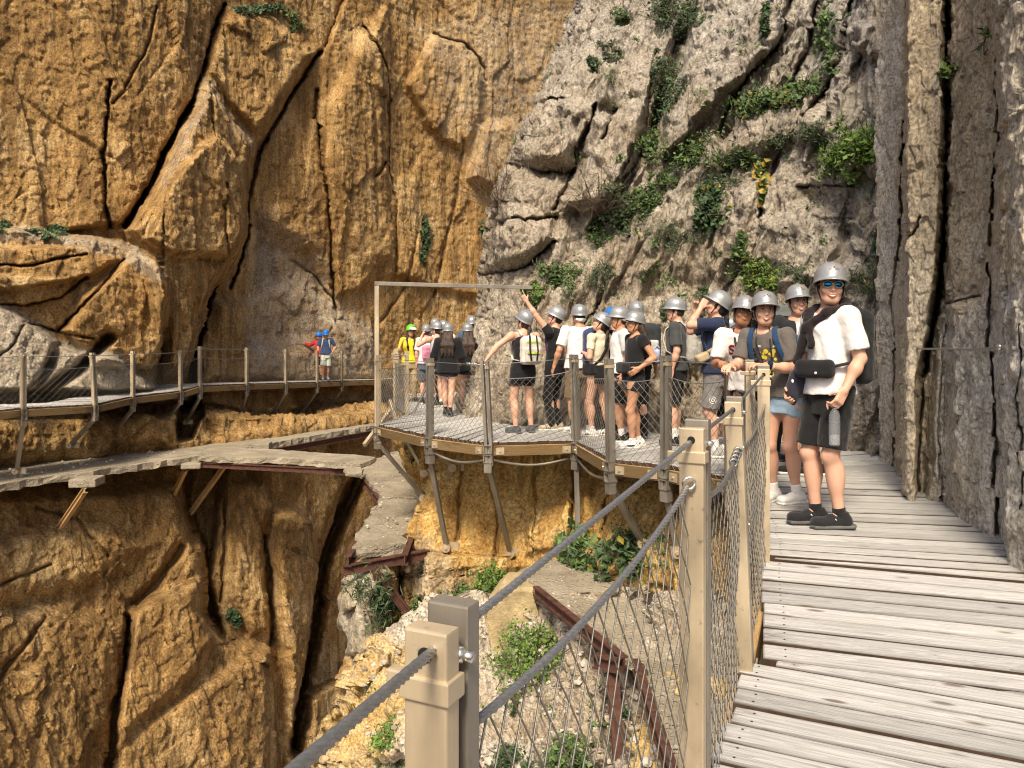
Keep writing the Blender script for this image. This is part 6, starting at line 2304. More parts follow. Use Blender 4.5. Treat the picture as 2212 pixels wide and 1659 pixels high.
# 4 --- woman in the white tee, head tilted
J4 = make_person('young woman in a white football tee, head tilted towards her friend, hands on the rail', XU(1624, 6.95), 6.95, 0.0, -20, 1.66, True, skin=2, lean=(-0.09, -0.14),
                 head=(18, -4, 13), h=0.0085, aL=((0.05, -0.06, -0.27), (-0.12, -0.21, 0.0)), aR=((0.05, -0.06, -0.27), (-0.06, -0.22, 0.02)),
                 shirt=((0.74, 0.70, 0.68), 'tee'), pants=(BLACK, 0.5), shoes=(SHOEW, RUBW), socks=((0.75, 0.74, 0.72), 0.15), hair=('sidebraid', HAIRB), hside=1,
                 face='calm', tilt=-4, fingers=0.7, wide=1.08)
sht = child(J4, 'shirt')
c = J4['sh']((-0.03, 0.0, 1.245))
text_on(sht, 'SHC', 0.115, plain('red_print', (0.55, 0.10, 0.10), 0.8), c, (1, 0, 0), (0, 0, 1), (0, 1, 0), 0.006, 0.0035)
text_on(sht, 'SHC', 0.115, plain('black_print', (0.015, 0.015, 0.017), 0.8), c, (1, 0, 0), (0, 0, 1), (0, 1, 0), 0.0, 0.006)
text_on(sht, 'FOOT', 0.055, plain('black_print_b', (0.02, 0.02, 0.022), 0.8), J4['sh']((-0.03, 0.0, 1.185)), (1, 0, 0), (0, 0, 1), (0, 1, 0), 0.001, 0.004)
mm = MB()
for sg in (1, -1):
    mm.tube([J4['sh'](q) for q in ((sg * 0.055, -0.02, 1.49), (sg * 0.06, -0.13, 1.36), (0.02 + sg * 0.02, -0.165, 1.2), (0.03, -0.17, 1.02))], 0.010, 6, flat=0.4)
mm.build('lanyard', STRAPM, J4['root'], True)

# 5 --- man in navy, filming with a phone
J5 = make_person('man in a navy tee and grey shorts filming the cliff with his raised phone', XU(1545, 8.7), 8.7, 0.0, -100, 1.82, skin=0, lean=(0.0, 0.0), head=(0, -20, 0), h=0.0095,
                 aL=((0.05, -0.28, -0.01), (-0.10, 0.13, 0.21)), aR=((0.10, -0.22, -0.06), (-0.10, 0.05, 0.25)), hcurl=(0.8, 0.6),
                 shirt=(NAVY, 'tee'), pants=(GREYP, 0.90), shoes=(fab((0.35, 0.35, 0.34)), RUBW), socks=((0.72, 0.71, 0.70), 0.22), hair=('pony', HAIRB), tilt=-14, wide=1.08)
wl_, wr_ = J5['h', 1], J5['h', -1]
o = follow(J5, 'phone', 'dark phone held up in both hands by the man in navy', 'phone')
m = MB()
c = (wl_ + wr_) / 2 + np.array([0, -0.01, 0.02])
m.box(c, (0.075, 0, 0), (0, 0.005, 0), (0, 0, 0.038))
m.build('phone', plain('black_glass', (0.01, 0.01, 0.012), 0.15), o, bevel=0.004)
b, bc = backpack(J5, 'blue backpack with a green bottle in its side pocket on the man in navy', (0.018, 0.05, 0.115), (0.15, 0.10, 0.26), zc=1.14)
o = follow(J5, 'drink_bottle', 'green drink bottle with orange lid in the side of the blue backpack', 'bottle')
m = MB()
q = bc + np.array([0.165, 0.0, 0.03])
m.tube([q + np.array([0, 0, -0.16]), q + np.array([0, 0, 0.03])], 0.037, 14)
m.build('bottle', plain('green_plastic', (0.10, 0.25, 0.17), 0.25), o, True)
m = MB()
m.tube([q + np.array([0, 0, 0.03]), q + np.array([0, 0, 0.062]), q + np.array([0, 0, 0.066]), q + np.array([0, 0, 0.085])], [0.036, 0.034, 0.016, 0.015], 14)
m.build('lid', ORANGE, o, True)
o = follow(J5, 'sling_bag', 'tan sling strap with pouch across the navy tee of the man filming', 'bag')
mm = MB()
pts = [J5['sh'](q) for q in ((-0.10, 0.03, 1.49), (0.0, 0.125, 1.40), (0.12, 0.14, 1.30), (0.185, 0.06, 1.215), (0.195, -0.05, 1.15), (0.12, -0.135, 1.10))]
mm.tube(pts, 0.024, 8, flat=0.4)
mm.build('strap', fab((0.45, 0.36, 0.24)), o, True)
m = Solid(0.009)
m.box(J5['sh']((0.15, -0.15, 1.07)), (0.07, 0.075, 0.05), rotz(0.3) @ rotx(0.4), 0.035, 0.01)
m.build('bag', fab((0.42, 0.33, 0.21)), o)
o = follow(J5, 'red_cap', 'red and white cap hanging behind the man in navy', 'cap')
m = Solid(0.009)
m.ell(J5['sh']((0.19, 0.16, 0.84)), (0.03, 0.06, 0.10), rotx(-0.5), 0.02)
m.build('cap', fab((0.50, 0.02, 0.03)), o)
m = Solid(0.009)
m.ell(J5['sh']((0.195, 0.21, 0.92)), (0.025, 0.05, 0.07), rotx(-0.5), 0.02)
m.build('cap_panel', fab((0.6, 0.58, 0.57)), o)
shr = child(J5, 'shorts')
vs2, fs2 = [], []
for r0, r1 in ((0.034, 0.040), (0.012, 0.02)):
    o_ = len(vs2)
    for k in range(16):
        t = 2 * math.pi * k / 16
        vs2 += [(r0 * math.cos(t), r0 * math.sin(t)), (r1 * math.cos(t), r1 * math.sin(t))]
    fs2 += [(o_ + 2 * k, o_ + 2 * k + 1, o_ + 2 * ((k + 1) % 16) + 1, o_ + 2 * ((k + 1) % 16)) for k in range(16)]
print_on(shr, 'emblem', LOGOW, vs2, fs2, J5['T']((0.12, -0.04, 0.62)), (0, 1, 0), (0, 0, 1), (-1, 0, 0))

# 6 --- man in dark grey
J6 = make_person('man in dark grey tee with a pale drawstring bag, left of the man in navy', XU(1462, 9.7), 9.7, 0.0, -112, 1.80, skin=0, head=(8, 0, 0), h=0.0105,
                 shirt=(DGREY, 'tee'), pants=(BLACK, 0.92), shoes=(SHOEB, RUBD), socks=((0.72, 0.71, 0.70), 0.24), hair=('short', HAIRD), wide=0.96)
backpack(J6, 'pale canvas drawstring bag on the man in dark grey', (0.42, 0.40, 0.36), (0.14, 0.075, 0.21), zc=1.20, strapc=(0.5, 0.48, 0.44))

# 7 --- woman in black
J7 = make_person('woman in black top and shorts, hand in her pocket, white trainers, at the rail', XU(1368, 9.45), 9.45, 0.0, -72, 1.62, True, skin=1, lean=(0.0, 0.03), head=(-6, -4, 0), h=0.0105,
                 aL=((0.10, 0.12, -0.24), (-0.05, -0.20, -0.14)), aR=None, shirt=(BLACK, 'cap_sleeve'), pants=(BLACK, 0.42),
                 shoes=(SHOEW, RUBW, 'swoosh', SHOEB), socks=((0.75, 0.74, 0.72), 0.12), hair=('long', HAIRD), feet=((0.10, -0.06, -8), (-0.08, 0.12, -4)), wide=1.06, tilt=-10, back_mark=True)
o = follow(J7, 'waist_bag', 'black waist bag on the front of the woman in black', 'bag')
m = Solid(0.0105)
m.box(J7['sh']((0.02, -0.17, 1.05)), (0.11, 0.055, 0.07), None, 0.04, 0.02)
m.build('bag', fab((0.02, 0.02, 0.023)), o, lambda p: 0.005 * fbm(p * 14.0, 2, 8))
# 8 --- man in white, mostly hidden
J8 = make_person('man in a white tee half hidden behind the woman in black', XU(1340, 10.0), 10.0, 0.0, -85, 1.70, skin=1, h=0.012, head=(-8, 0, 0), shirt=(WHITE, 'tee'), pants=(BLACK, 0.9),
                 shoes=(SHOEB, RUBW), socks=((0.7, 0.69, 0.68), 0.2), hair=('short', HAIRB), feet=((0.10, 0.0, 0), (-0.10, 0.1, 0)))
# 9 --- blue helmet
J9 = make_person('person in a bright blue helmet and black tee in the middle of the group', XU(1322, 10.7), 10.7, 0.0, 190, 1.72, skin=0, h=0.012, head=(0, 0, 0), shirt=(BLACK, 'tee'), pants=(BLACK, 2.0),
                 hair=('short', HAIRD), helmet=HELMB)
# 10 --- man with the black and white pack
J10 = make_person('man in black with a black and white backpack, facing the rock', XU(1374, 10.35), 10.35, 0.0, 172, 1.79, skin=0, h=0.0115, head=(10, -6, 0), shirt=(BLACK, 'tee'),
                  pants=(BLACK, 2.0), hair=('short', HAIRB), back_mark=True)
b, bc = backpack(J10, 'black and white backpack with a pale blue bottle on the man in black', (0.03, 0.035, 0.04), (0.15, 0.09, 0.25), pocket=(0.45, 0.45, 0.43), zc=1.22, offs=(-0.16, 0.02), straps=False)
o = follow(J10, 'drink_bottle', 'pale lilac blue bottle with a loop lid beside the black and white backpack', 'bottle')
m = MB()
q = bc + np.array([-0.10, 0.13, -0.12])
m.tube([q + np.array([0, 0, -0.12]), q + np.array([0, 0, 0.04]), q + np.array([0, 0, 0.06])], [0.036, 0.036, 0.028], 14)
m.tube([q + np.array([0.024 * math.cos(t), 0, 0.07 + 0.035 * math.sin(t)]) for t in np.linspace(0, math.pi, 10)], 0.008, 6)
m.build('bottle', plain('lilac_plastic', (0.40, 0.47, 0.70), 0.4), o, True)

# 11 --- woman in cream
J11 = make_person('woman in a cream tee with a black crossbody strap, looking up at the cliff', XU(1294, 10.55), 10.55, 0.0, -140, 1.65, True, skin=0, lean=(0.03, 0.03), head=(40, -22, -4), h=0.0105,
                  aL=((0.06, 0.02, -0.27), (-0.12, -0.20, 0.05)), aR=((0.06, 0.02, -0.27), (-0.12, -0.20, 0.05)), shirt=(CREAM, 'crop'), pants=(BLACK, 0.34), shoes=(SHOEW, RUBW, 'stripes', SHOEB),
                  socks=((0.75, 0.74, 0.72), 0.14), hair=('pony', HAIRB), feet=((0.13, -0.02, 30), (-0.12, 0.08, 10)), tilt=-12)
o = follow(J11, 'crossbody_bag', 'black crossbody strap and bag over the cream tee', 'bag')
mm = MB()
pts = [J11['sh'](q) for q in ((-0.10, -0.02, 1.485), (-0.09, 0.095, 1.43), (-0.02, 0.135, 1.28), (0.09, 0.125, 1.12), (0.16, 0.05, 1.02))]
mm.tube(pts, 0.022, 8, flat=0.4)
mm.build('strap', STRAPM, o, True)
m = Solid(0.0105)
m.box(J11['sh']((0.18, -0.02, 0.97)), (0.05, 0.10, 0.075), None, 0.03, 0.01)
m.build('bag', fab(BLACK), o)

# 12 --- man in white with brown shorts
J12 = make_person('man in white tee and brown cargo shorts seen from behind, navy backpack on one shoulder', XU(1252, 10.9), 10.9, 0.0, -168, 1.77, skin=1, h=0.0105, head=(4, 0, 0), shirt=(WHITE, 'tee'), pants=(BROWN, 0.98),
                  shoes=(SHOEW, RUBW, 'stripes', SHOEB), socks=(BLACK, 0.22), hair=('short', HAIRB), aL=((0.10, 0.05, -0.26), (0.06, -0.06, -0.23)), wide=1.10, feet=((0.10, 0.03, 20), (-0.14, 0.0, -20)))
backpack(J12, 'navy blue backpack hanging from the right shoulder of the man in brown shorts', (0.035, 0.05, 0.11), (0.135, 0.09, 0.26), pocket=(0.05, 0.07, 0.15), zc=1.18, offs=(-0.12, 0.0), straps=False)
m = Solid(0.0105)
hp = J12['hp']
m.ell(hp((0, 0.075, -0.045)), (0.078, 0.045, 0.035), J12['Rh'], 0.02)
m.build('hair_net', fab((0.7, 0.7, 0.7)), J12['root'], lambda p: 0.010 * fbm(p * 38.0, 2, 8))

# 13 --- pointing man
J13 = make_person('man in black trousers and tan shoes pointing up at the end of the steel bar', XU(1199, 11.3), 11.3, 0.0, -122, 1.76, skin=0, h=0.0105, lean=(0.02, 0.0), head=(18, -16, 0), point=1,
                  aL=((0.20, -0.26, 0.40), (0.13, -0.26, 0.45)), shirt=(BLACK, 'cap_sleeve'), pants=(BLACK, 2.0), shoes=(SHOET, RUBW, 'stripes', BLACK and SHOEB), hair=('short', HAIRB),
                  feet=((0.10, 0.0, 40), (-0.10, 0.0, 10)), tilt=-12)
sht = child(J13, 'shirt')
vs2, fs2 = [], []
for k in range(30):
    v_, f_ = disc2(r_.uniform(-0.08, 0.08), r_.uniform(-0.11, 0.11), r_.uniform(0.008, 0.02), 6)
    o_ = len(vs2)
    vs2 += v_
    fs2 += [tuple(i + o_ for i in f) for f in f_]
print_on(sht, 'purple_print', plain('purple_print', (0.16, 0.035, 0.17), 0.8), vs2, fs2, J13['sh']((0.07, 0.0, 1.27)), (0.8, 0.6, 0), (0, 0, 1), (-0.6, 0.8, 0))

# 14 --- woman with the white pack
J14 = make_person('woman in black tank top and shorts with a white backpack, one hand on the cable', XU(1131, 10.9), 10.9, 0.0, -160, 1.69, True, skin=0, h=0.0105, head=(28, -14, 0), hips=0.01,
                  aL=((0.26, 0.03, -0.17), (0.16, 0.06, -0.17)), aR=((0.08, -0.02, -0.26), (-0.05, -0.2, 0.0)), shirt=(BLACK, 'tank'), pants=(BLACK, 0.50), shoes=(SHOEG, RUBD), socks=None, hair=('pony', HAIRD), tilt=-16, wide=1.12,
                  feet=((0.12, 0.0, 25), (-0.13, -0.03, -8)))
backpack(J14, 'white backpack with black webbing and lime trim on the woman in the black tank top', (0.62, 0.57, 0.50), (0.155, 0.085, 0.20), zc=1.20, strapc=(0.6, 0.56, 0.5), trim=(0.50, 0.62, 0.05), offs=(-0.03, 0.0))

# 15-21 --- group at the back
J15 = make_person('woman in a black hoodie with long wavy hair walking away on the platform', XU(968, 13.3), 13.3, 0.0, 178, 1.57, True, skin=0, h=0.0115, shirt=(BLACK, 'hoodie'), pants=(BLACK, 0.34), shoes=(SHOEB, RUBD), socks=(BLACK, 0.2),
                  hair=('long', HAIRD), feet=((0.06, -0.10, 0), (-0.05, 0.12, 0)), aL=((0.09, 0, -0.26), (-0.05, -0.18, -0.08)), aR=((0.09, 0, -0.26), (-0.05, -0.18, -0.08)), back_mark=True, wide=1.1)
J16 = make_person('woman in a very dark green hoodie with long hair beside the rock corner', XU(1010, 13.95), 13.95, 0.0, 190, 1.58, True, skin=0, h=0.0115, shirt=((0.012, 0.018, 0.016), 'hoodie'), pants=(BLACK, 0.34), shoes=(SHOEB, RUBD), socks=(BLACK, 0.2),
                  hair=('long', HAIRD), aL=((0.09, 0, -0.26), (-0.05, -0.18, -0.08)), aR=((0.09, 0, -0.26), (-0.05, -0.18, -0.08)), wide=1.1, back_mark=True)
J17 = make_person('man in a blue denim shirt partly behind the two women in dark hoodies', XU(1019, 15.0), 15.0, 0.0, -165, 1.74, skin=0, h=0.014, shirt=((0.06, 0.10, 0.17), 'hoodie'), pants=(BLACK, 2.0), hair=('short', HAIRB))
J18 = make_person('woman in a pale grey tank top holding a camera to her face', XU(944, 15.2), 15.2, 0.0, -150, 1.64, True, skin=0, h=0.013, head=(25, 0, 0), aL=((0.16, -0.16, -0.12), (-0.12, -0.08, 0.22)), aR=((0.12, -0.2, -0.1), (-0.1, -0.06, 0.22)),
                  shirt=((0.42, 0.42, 0.45), 'tank'), pants=(BLACK, 0.5), shoes=(SHOEB, RUBW), socks=((0.7, 0.69, 0.68), 0.15), hair=('pony', HAIRB))
J19 = make_person('small person in a pale pink tee between the guide and the woman with the camera', XU(921, 15.9), 15.9, 0.0, 175, 1.60, True, skin=0, h=0.014, shirt=((0.72, 0.58, 0.62), 'tee'), pants=((0.1, 0.12, 0.16), 0.9), shoes=(SHOEB, RUBW), hair=('short', HAIRD))
backpack(J19, 'small pink backpack on the person in the pale pink tee', (0.72, 0.28, 0.40), (0.12, 0.07, 0.16), zc=1.15, h=0.014, offs=(-0.06, 0), straps=False)
J20 = make_person('person in white tee, head and shoulders showing just left of the woman in black hoodie', XU(958, 15.9), 15.9, 0.0, 200, 1.68, skin=0, h=0.014, shirt=(WHITE, 'tee'), pants=(BLACK, 2.0), hair=('short', HAIRD))
J21 = make_person('person in dark clothes farthest back, helmet showing above the woman with the camera', XU(940, 16.7), 16.7, 0.0, 170, 1.74, skin=0, h=0.014, shirt=(DGREY, 'tee'), pants=(BLACK, 2.0), hair=('short', HAIRD))
# 22 --- the guide
J22 = make_person('guide in a bright yellow tee and green helmet, hands raised while talking', XU(886, 16.6), 16.6, 0.0, 18, 1.61, True, skin=1, h=0.012, head=(12, 0, 4), aL=((0.08, -0.04, -0.27), (-0.06, -0.14, 0.20)), aR=((0.08, -0.06, -0.27), (-0.02, -0.16, 0.18)),
                  shirt=(YELLOW, 'tee'), pants=(KHAKI, 2.0), shoes=(SHOEB, RUBD), socks=None, hair=('front', HAIRB), helmet=HELMN, face='calm')
m = Solid(0.012)
hp = J22['hp']
m.ell(hp((0, -0.12, 0.062)), (0.085, 0.075, 0.012), J22['Rh'] @ rotx(0.25), 0.01)
m.ell(hp((0, -0.10, 0.072)), (0.09, 0.04, 0.03), J22['Rh'], 0.01)
m.build('visor', fab(WHITE), J22['root'])
o = follow(J22, 'folded_jacket', 'turquoise jacket draped over the arm of the guide in yellow', 'jacket')
m = Solid(0.012)
q = J22['elb'][1]
m.cap(q + np.array([0.02, -0.02, 0.02]), q + np.array([0.05, -0.02, -0.45]), 0.085, 0.06, 0.03, flat=((0, 1, 0), 0.6))
m.cap(q + np.array([0.06, 0.04, 0.0]), q + np.array([0.13, 0.02, -0.38]), 0.06, 0.05, 0.03)
m.build('jacket', fab((0.03, 0.30, 0.38)), o, lambda p: 0.02 * fbm(p * 12.0, 3, 8, ridged=True))
# 23, 24 --- walkers on the cliff walkway
zf = 1.3 + (736 - 821) / F * 27.5
J23 = make_person('man in a blue helmet, navy tee and pale shorts walking along the cliff walkway', XU(704, 27.6), 27.6, zf, 12, 1.76, skin=1, h=0.014, head=(0, 18, 0), aL=((0.14, 0.02, -0.24), (-0.10, -0.12, -0.18)), aR=((0.08, -0.05, -0.26), (-0.02, -0.14, -0.18)),
                  shirt=((0.035, 0.06, 0.14), 'tee'), pants=((0.50, 0.53, 0.47), 0.95), shoes=(fab((0.20, 0.21, 0.23)), RUBD), socks=None, hair=('short', HAIRB), helmet=HELMB, feet=((0.06, 0.12, 10), (-0.10, -0.10, 0)))
backpack(J23, 'small pale backpack on the man walking along the cliff walkway', (0.4, 0.38, 0.33), (0.16, 0.08, 0.2), zc=1.2, h=0.014)
J24 = make_person('woman in a red long sleeved top holding the guide cable on the cliff walkway', XU(690, 28.1), 28.1, zf + 0.02, -25, 1.66, True, skin=1, h=0.014, head=(-20, 0, 0), aR=((0.24, -0.05, -0.14), (0.22, -0.05, 0.06)), shirt=(RED, 'hoodie'), pants=(BLACK, 0.9),
                  shoes=(SHOEB, RUBD), hair=('short', HAIRB), helmet=HELMB)
# 25, 26 --- half hidden people at the rail
J25 = make_person('person in a broad grey sun hat hidden behind the two women at the rail', XU(1690, 8.5), 8.5, 0.0, 10, 1.66, skin=1, h=0.012, shirt=((0.3, 0.3, 0.29), 'tee'), pants=(BLACK, 2.0), helmet=None, hair=('short', HAIRD))
hc, Rh = J25['hc'], J25['Rh']
rows = [lambda t, r=r, z=z: hc + Rh @ np.array([r * math.cos(t), r * 1.1 * math.sin(t) + 0.01, z + 0.012 * math.cos(2 * t) * (r > 0.14)]) for r, z in ((0.002, 0.155), (0.06, 0.150), (0.095, 0.12), (0.105, 0.075), (0.13, 0.055), (0.20, 0.035), (0.205, 0.030), (0.13, 0.045), (0.10, 0.06))]
lathe(rows[::-1], 36).build('sun_hat', fab((0.10, 0.115, 0.11)), J25['root'], True)
J26 = make_person('short person in black, only helmet and one leg visible behind the man in navy', XU(1577, 9.1), 9.1, 0.0, -125, 1.54, True, skin=0, h=0.012, shirt=(BLACK, 'tee'), pants=(BLACK, 1.1), shoes=(SHOEW, RUBW), socks=None, hair=('long', HAIRD))
# ------------------------------------------------------------------ plants on the rock
def leaf_mat(name, a, b, rough=0.55):
    t = NT(name)
    n = t.noise(t.co(), 9.0, 3, 0.6)
    at = t.attr('tone')
    c = t.ramp(t.math('ADD', t.math('MULTIPLY', n, 0.5), t.math('MULTIPLY', at, 0.5)), [(0.25, a), (0.75, b)])
    m = t.set(c, rough, 0.0, **{'Specular IOR Level': 0.35})
    t.b.inputs['Subsurface Weight'].default_value = 0.0
    return m


LEAF = {
    'dark': leaf_mat('dark_leaves', (0.016, 0.040, 0.014), (0.060, 0.110, 0.036)),
    'mid': leaf_mat('green_leaves', (0.032, 0.070, 0.016), (0.105, 0.175, 0.040)),
    'bright': leaf_mat('bright_leaves', (0.045, 0.095, 0.012), (0.16, 0.25, 0.045)),
    'grey': leaf_mat('grey_green_leaves', (0.05, 0.072, 0.035), (0.13, 0.165, 0.085)),
    'yellow': leaf_mat('yellowing_leaves', (0.20, 0.16, 0.02), (0.42, 0.28, 0.04)),
}
TWIG = plain('brown_twigs', (0.09, 0.06, 0.04), 0.9)
prng = np.random.default_rng(21)


def leaves_mesh(name, C, N, L, W, up, parent, mat, fold=0.25, kind=None):
    """one folded leaf per centre: C centres, N facing, L/W sizes, up = growing direction"""
    n = len(C)
    N = N / np.linalg.norm(N, axis=1, keepdims=True)
    up = up - N * (up * N).sum(1, keepdims=True)
    up /= np.maximum(np.linalg.norm(up, axis=1, keepdims=True), 1e-6)
    side = np.cross(N, up)
    L, W = L[:, None], W[:, None]
    base = C - up * L * 0.5
    tip = C + up * L * 0.5 - N * L * 0.18
    l1 = C - side * W * 0.5 - N * W * fold + up * L * 0.04
    r1 = C + side * W * 0.5 - N * W * fold + up * L * 0.04
    V = np.stack([base, r1, tip, l1], 1).reshape(-1, 3)
    b = (np.arange(n) * 4)[:, None]
    T = np.concatenate([b + np.array([[0, 1, 2]]), b + np.array([[0, 2, 3]])])
    me = mesh_np(name, V, None, T)
    o = new_obj(name, me, parent, mat, False)
    a = me.attributes.new('tone', 'FLOAT', 'POINT')
    a.data.foreach_set('value', np.repeat(prng.random(n), 4).astype(np.float32))
    if kind:
        o['kind'] = kind
    return o


def shrub(label, Q, UU, VV, u, v, w, h, tone='mid', n=160, leaf=0.045, style='bush', cat='shrub', yellow=0.0, depth=0.5, name='shrub'):
    """a plant rooted on the rock at picture position u, v, about w x h picture units across"""
    p = look(Q, UU, VV, u, v)
    sc = p[1] / F
    W, H = w * sc / 2, h * sc / 2
    n = int(n * (1.9 if style != 'tuft' else 1.2))
    leaf = leaf * (1.2 if style != 'tuft' else 1)
    D = min(W, H) * depth + 0.05
    root = tag(empty(name, p), label, cat, 'plants growing on the rock')
    nb = max(3, n // 34)
    bc = np.stack([prng.normal(0, 0.45, nb) * W, -abs(prng.normal(0.5, 0.4, nb)) * D, prng.normal(0, 0.45, nb) * H], -1)
    if style == 'hang':
        bc[:, 2] -= H * 0.1
        bc[:, 0] *= 0.7
    if style == 'band':
        t = prng.uniform(-1, 1, nb)
        bc[:, 0] = t * W * 0.9
        bc[:, 2] = -t * H * 0.55 * (-1) + prng.normal(0, 0.22, nb) * H
    # settle each clump on the rock
    for k in range(nb):
        q = p + bc[k]
        uu, vv = CU + q[0] / q[1] * F, CV - (q[2] - CAMZ) / q[1] * F
        r = look(Q, UU, VV, uu, vv)
        bc[k] = r - p + np.array([0, -D * prng.uniform(0.15, 0.7), 0])
    which = prng.integers(0, nb, n)
    spread = np.array([W, D, H]) * (0.30 if style != 'tuft' else 0.2)
    C = bc[which] + prng.normal(0, 1, (n, 3)) * np.maximum(spread * prng.uniform(0.5, 1.1, nb)[which][:, None], 0.02)
    N = prng.normal(0, 0.6, (n, 3)) + np.array([0, -0.7, 0.65])
    up = prng.normal(0, 0.6, (n, 3)) + (np.array([0, -0.5, -0.7]) if style in ('hang', 'band') else np.array([0, -0.4, 0.7]))
    L = leaf * prng.uniform(0.6, 1.5, n)
    wd = L * {'bush': 0.62, 'hang': 0.85, 'band': 0.8, 'tuft': 0.14, 'needle': 0.22}[style if style in ('hang', 'band', 'tuft', 'needle') else 'bush']
    if style == 'tuft':
        L = L * 3.2
    lv = leaves_mesh('leaves', C, N, L, wd, up, root, LEAF[tone], kind='stuff')
    if style != 'tuft' and n > 120:
        k = int(n * 0.5)
        i = prng.integers(0, n, k)
        leaves_mesh('sprays', C[i] + prng.normal(0, 1, (k, 3)) * spread * 0.55, N[i], np.full(k, leaf * 1.7) * prng.uniform(0.6, 1.3, k), np.full(k, leaf * 0.22), prng.normal(0, 0.5, (k, 3)) + np.array([0, -0.5, 0.6]), root, LEAF['grey' if tone != 'bright' else 'bright'], kind='stuff')
    if yellow:
        k = max(4, int(n * yellow))
        i = prng.integers(0, n, k)
        leaves_mesh('yellow_leaves', C[i] + prng.normal(0, 0.03, (k, 3)), N[i], L[i] * 1.1, wd[i] * 1.1, up[i], root, LEAF['yellow'], kind='stuff')
    segs = []
    for k in range(nb):
        a = np.array([0, 0.05, -0.02])
        m_ = (a + bc[k]) / 2 + prng.normal(0, 0.03, 3)
        segs += [(a, m_), (m_, bc[k])]
        for _ in range(3):
            segs.append((bc[k], bc[k] + prng.normal(0, 1, 3) * spread * 1.1))
    wires(root, np.array(segs), np.maximum(0.003, 0.006 * np.ones(len(segs))), 'stems', TWIG)
    return root


def twigs(label, Q, UU, VV, u, v, w, h, n=46):
    p = look(Q, UU, VV, u, v)
    sc = p[1] / F
    W, H = w * sc / 2, h * sc / 2
    root = tag(empty('dry_shrub', p), label, 'shrub', 'plants growing on the rock')
    segs = []
    for k in range(n):
        a = np.array([prng.normal(0, 0.12) * W, 0.0, -H * 0.6])
        d = np.array([prng.normal(0, 0.9) * W, -abs(prng.normal(0.25, 0.2)), H * prng.uniform(0.2, 1.5)])
        q = a
        for j in range(4):
            e = q + d / 4 + prng.normal(0, 0.035, 3)
            segs.append((q, e))
            if j:
                segs.append((e, e + prng.normal(0, 1, 3) * np.array([W, 0.15, H]) * 0.28))
            q = e
    wires(root, np.array(segs), 0.0045, 'twigs', TWIG)
    return root


R3_ = (RC_Q, RC_U, RC_V)
S_ = lambda *a, **k: shrub(*a[:1], *R3_, *a[1:], **k)
S_('twiggy dark bush at the very top edge of the grey cliff', 1462, 45, 110, 110, tone='dark', n=420, leaf=0.06, style='bush')
S_('small green tuft near the top of the grey cliff, left of the twiggy bush', 1350, 57, 56, 32, tone='mid', n=150, leaf=0.055)
S_('small cushion plant above the rounded blocks on the left edge of the grey cliff', 1312, 126, 58, 34, tone='grey', n=150, leaf=0.05)
S_('short trailing ivy just under the cushion plant on the rounded blocks', 1288, 148, 26, 44, tone='dark', n=70, leaf=0.07, style='hang')
S_('tall dark bush filling the upper part of the cliff gully', 1436, 200, 66, 130, tone='dark', n=620, leaf=0.055)
S_('leafy bush in the middle of the gully below the tall dark bush', 1396, 312, 62, 84, tone='mid', n=330, leaf=0.055)
S_('narrow ivy strand hanging from the top of the smooth grey slab', 1646, 42, 30, 80, tone='dark', n=170, leaf=0.06, style='hang')
S_('long loose ivy hanging right of the smooth grey slab', 1806, 92, 46, 150, tone='mid', n=330, leaf=0.055, style='hang')
S_('dark ivy at the top right corner of the grey cliff beside the columns', 1936, 30, 32, 66, tone='dark', n=170, leaf=0.06, style='hang')
S_('long diagonal band of ivy on the ledge across the upper grey cliff', 1682, 240, 150, 80, tone='mid', n=620, leaf=0.055, style='band', yellow=0.05)
S_('broad green bush on the ledge left of centre of the grey cliff', 1502, 358, 120, 76, tone='mid', n=620, leaf=0.055, yellow=0.02)
S_('rounded green bush right beside the broad bush on the ledge', 1606, 350, 82, 44, tone='mid', n=330, leaf=0.055)
S_('feathery grey green plant left of the bright overhanging bush', 1790, 312, 76, 44, tone='grey', n=300, leaf=0.045, style='needle')
S_('bright dense bush overhanging a hollow at the right of the grey cliff', 1866, 348, 112, 92, tone='bright', n=900, leaf=0.055)
S_('dark ivy curtain hanging in the middle of the grey cliff', 1540, 452, 80, 110, tone='dark', n=520, leaf=0.065, style='hang', yellow=0.04)
S_('large dark bush at the foot of the gully', 1352, 468, 124, 74, tone='dark', n=720, leaf=0.055, yellow=0.02)
S_('grey green bush right of the large dark bush at the foot of the gully', 1444, 512, 86, 54, tone='grey', n=380, leaf=0.045, style='needle')
S_('thin vine with yellow leaves down the middle of the right cliff', 1665, 415, 26, 96, tone='mid', n=90, leaf=0.07, style='hang', yellow=0.5)
S_('green bush on the lower left of the grey cliff above the steel bar', 1198, 588, 86, 54, tone='mid', n=380, leaf=0.055)
S_('dusty bush above the man in the white tee', 1296, 598, 52, 56, tone='grey', n=260, leaf=0.045, style='needle')
S_('small spiky tuft on the cliff above the blue helmet', 1398, 604, 42, 40, tone='mid', n=90, leaf=0.035, style='tuft')
S_('bright fern bush on the cliff directly above the two women at the rail', 1634, 598, 86, 66, tone='bright', n=560, leaf=0.045, yellow=0.03)
S_('fine leaved bush on the cliff right behind the tall man', 1852, 598, 52, 84, tone='grey', n=380, leaf=0.04, style='needle', yellow=0.04)
S_('patchy ivy low on the cliff beside the columns, above the wall cable', 1894, 515, 50, 90, tone='dark', n=200, leaf=0.05, style='hang', yellow=0.05)
S_('trailing bright ivy near the far end of the boards, right of the tall man', 1888, 862, 34, 130, tone='bright', n=150, leaf=0.07, style='hang')
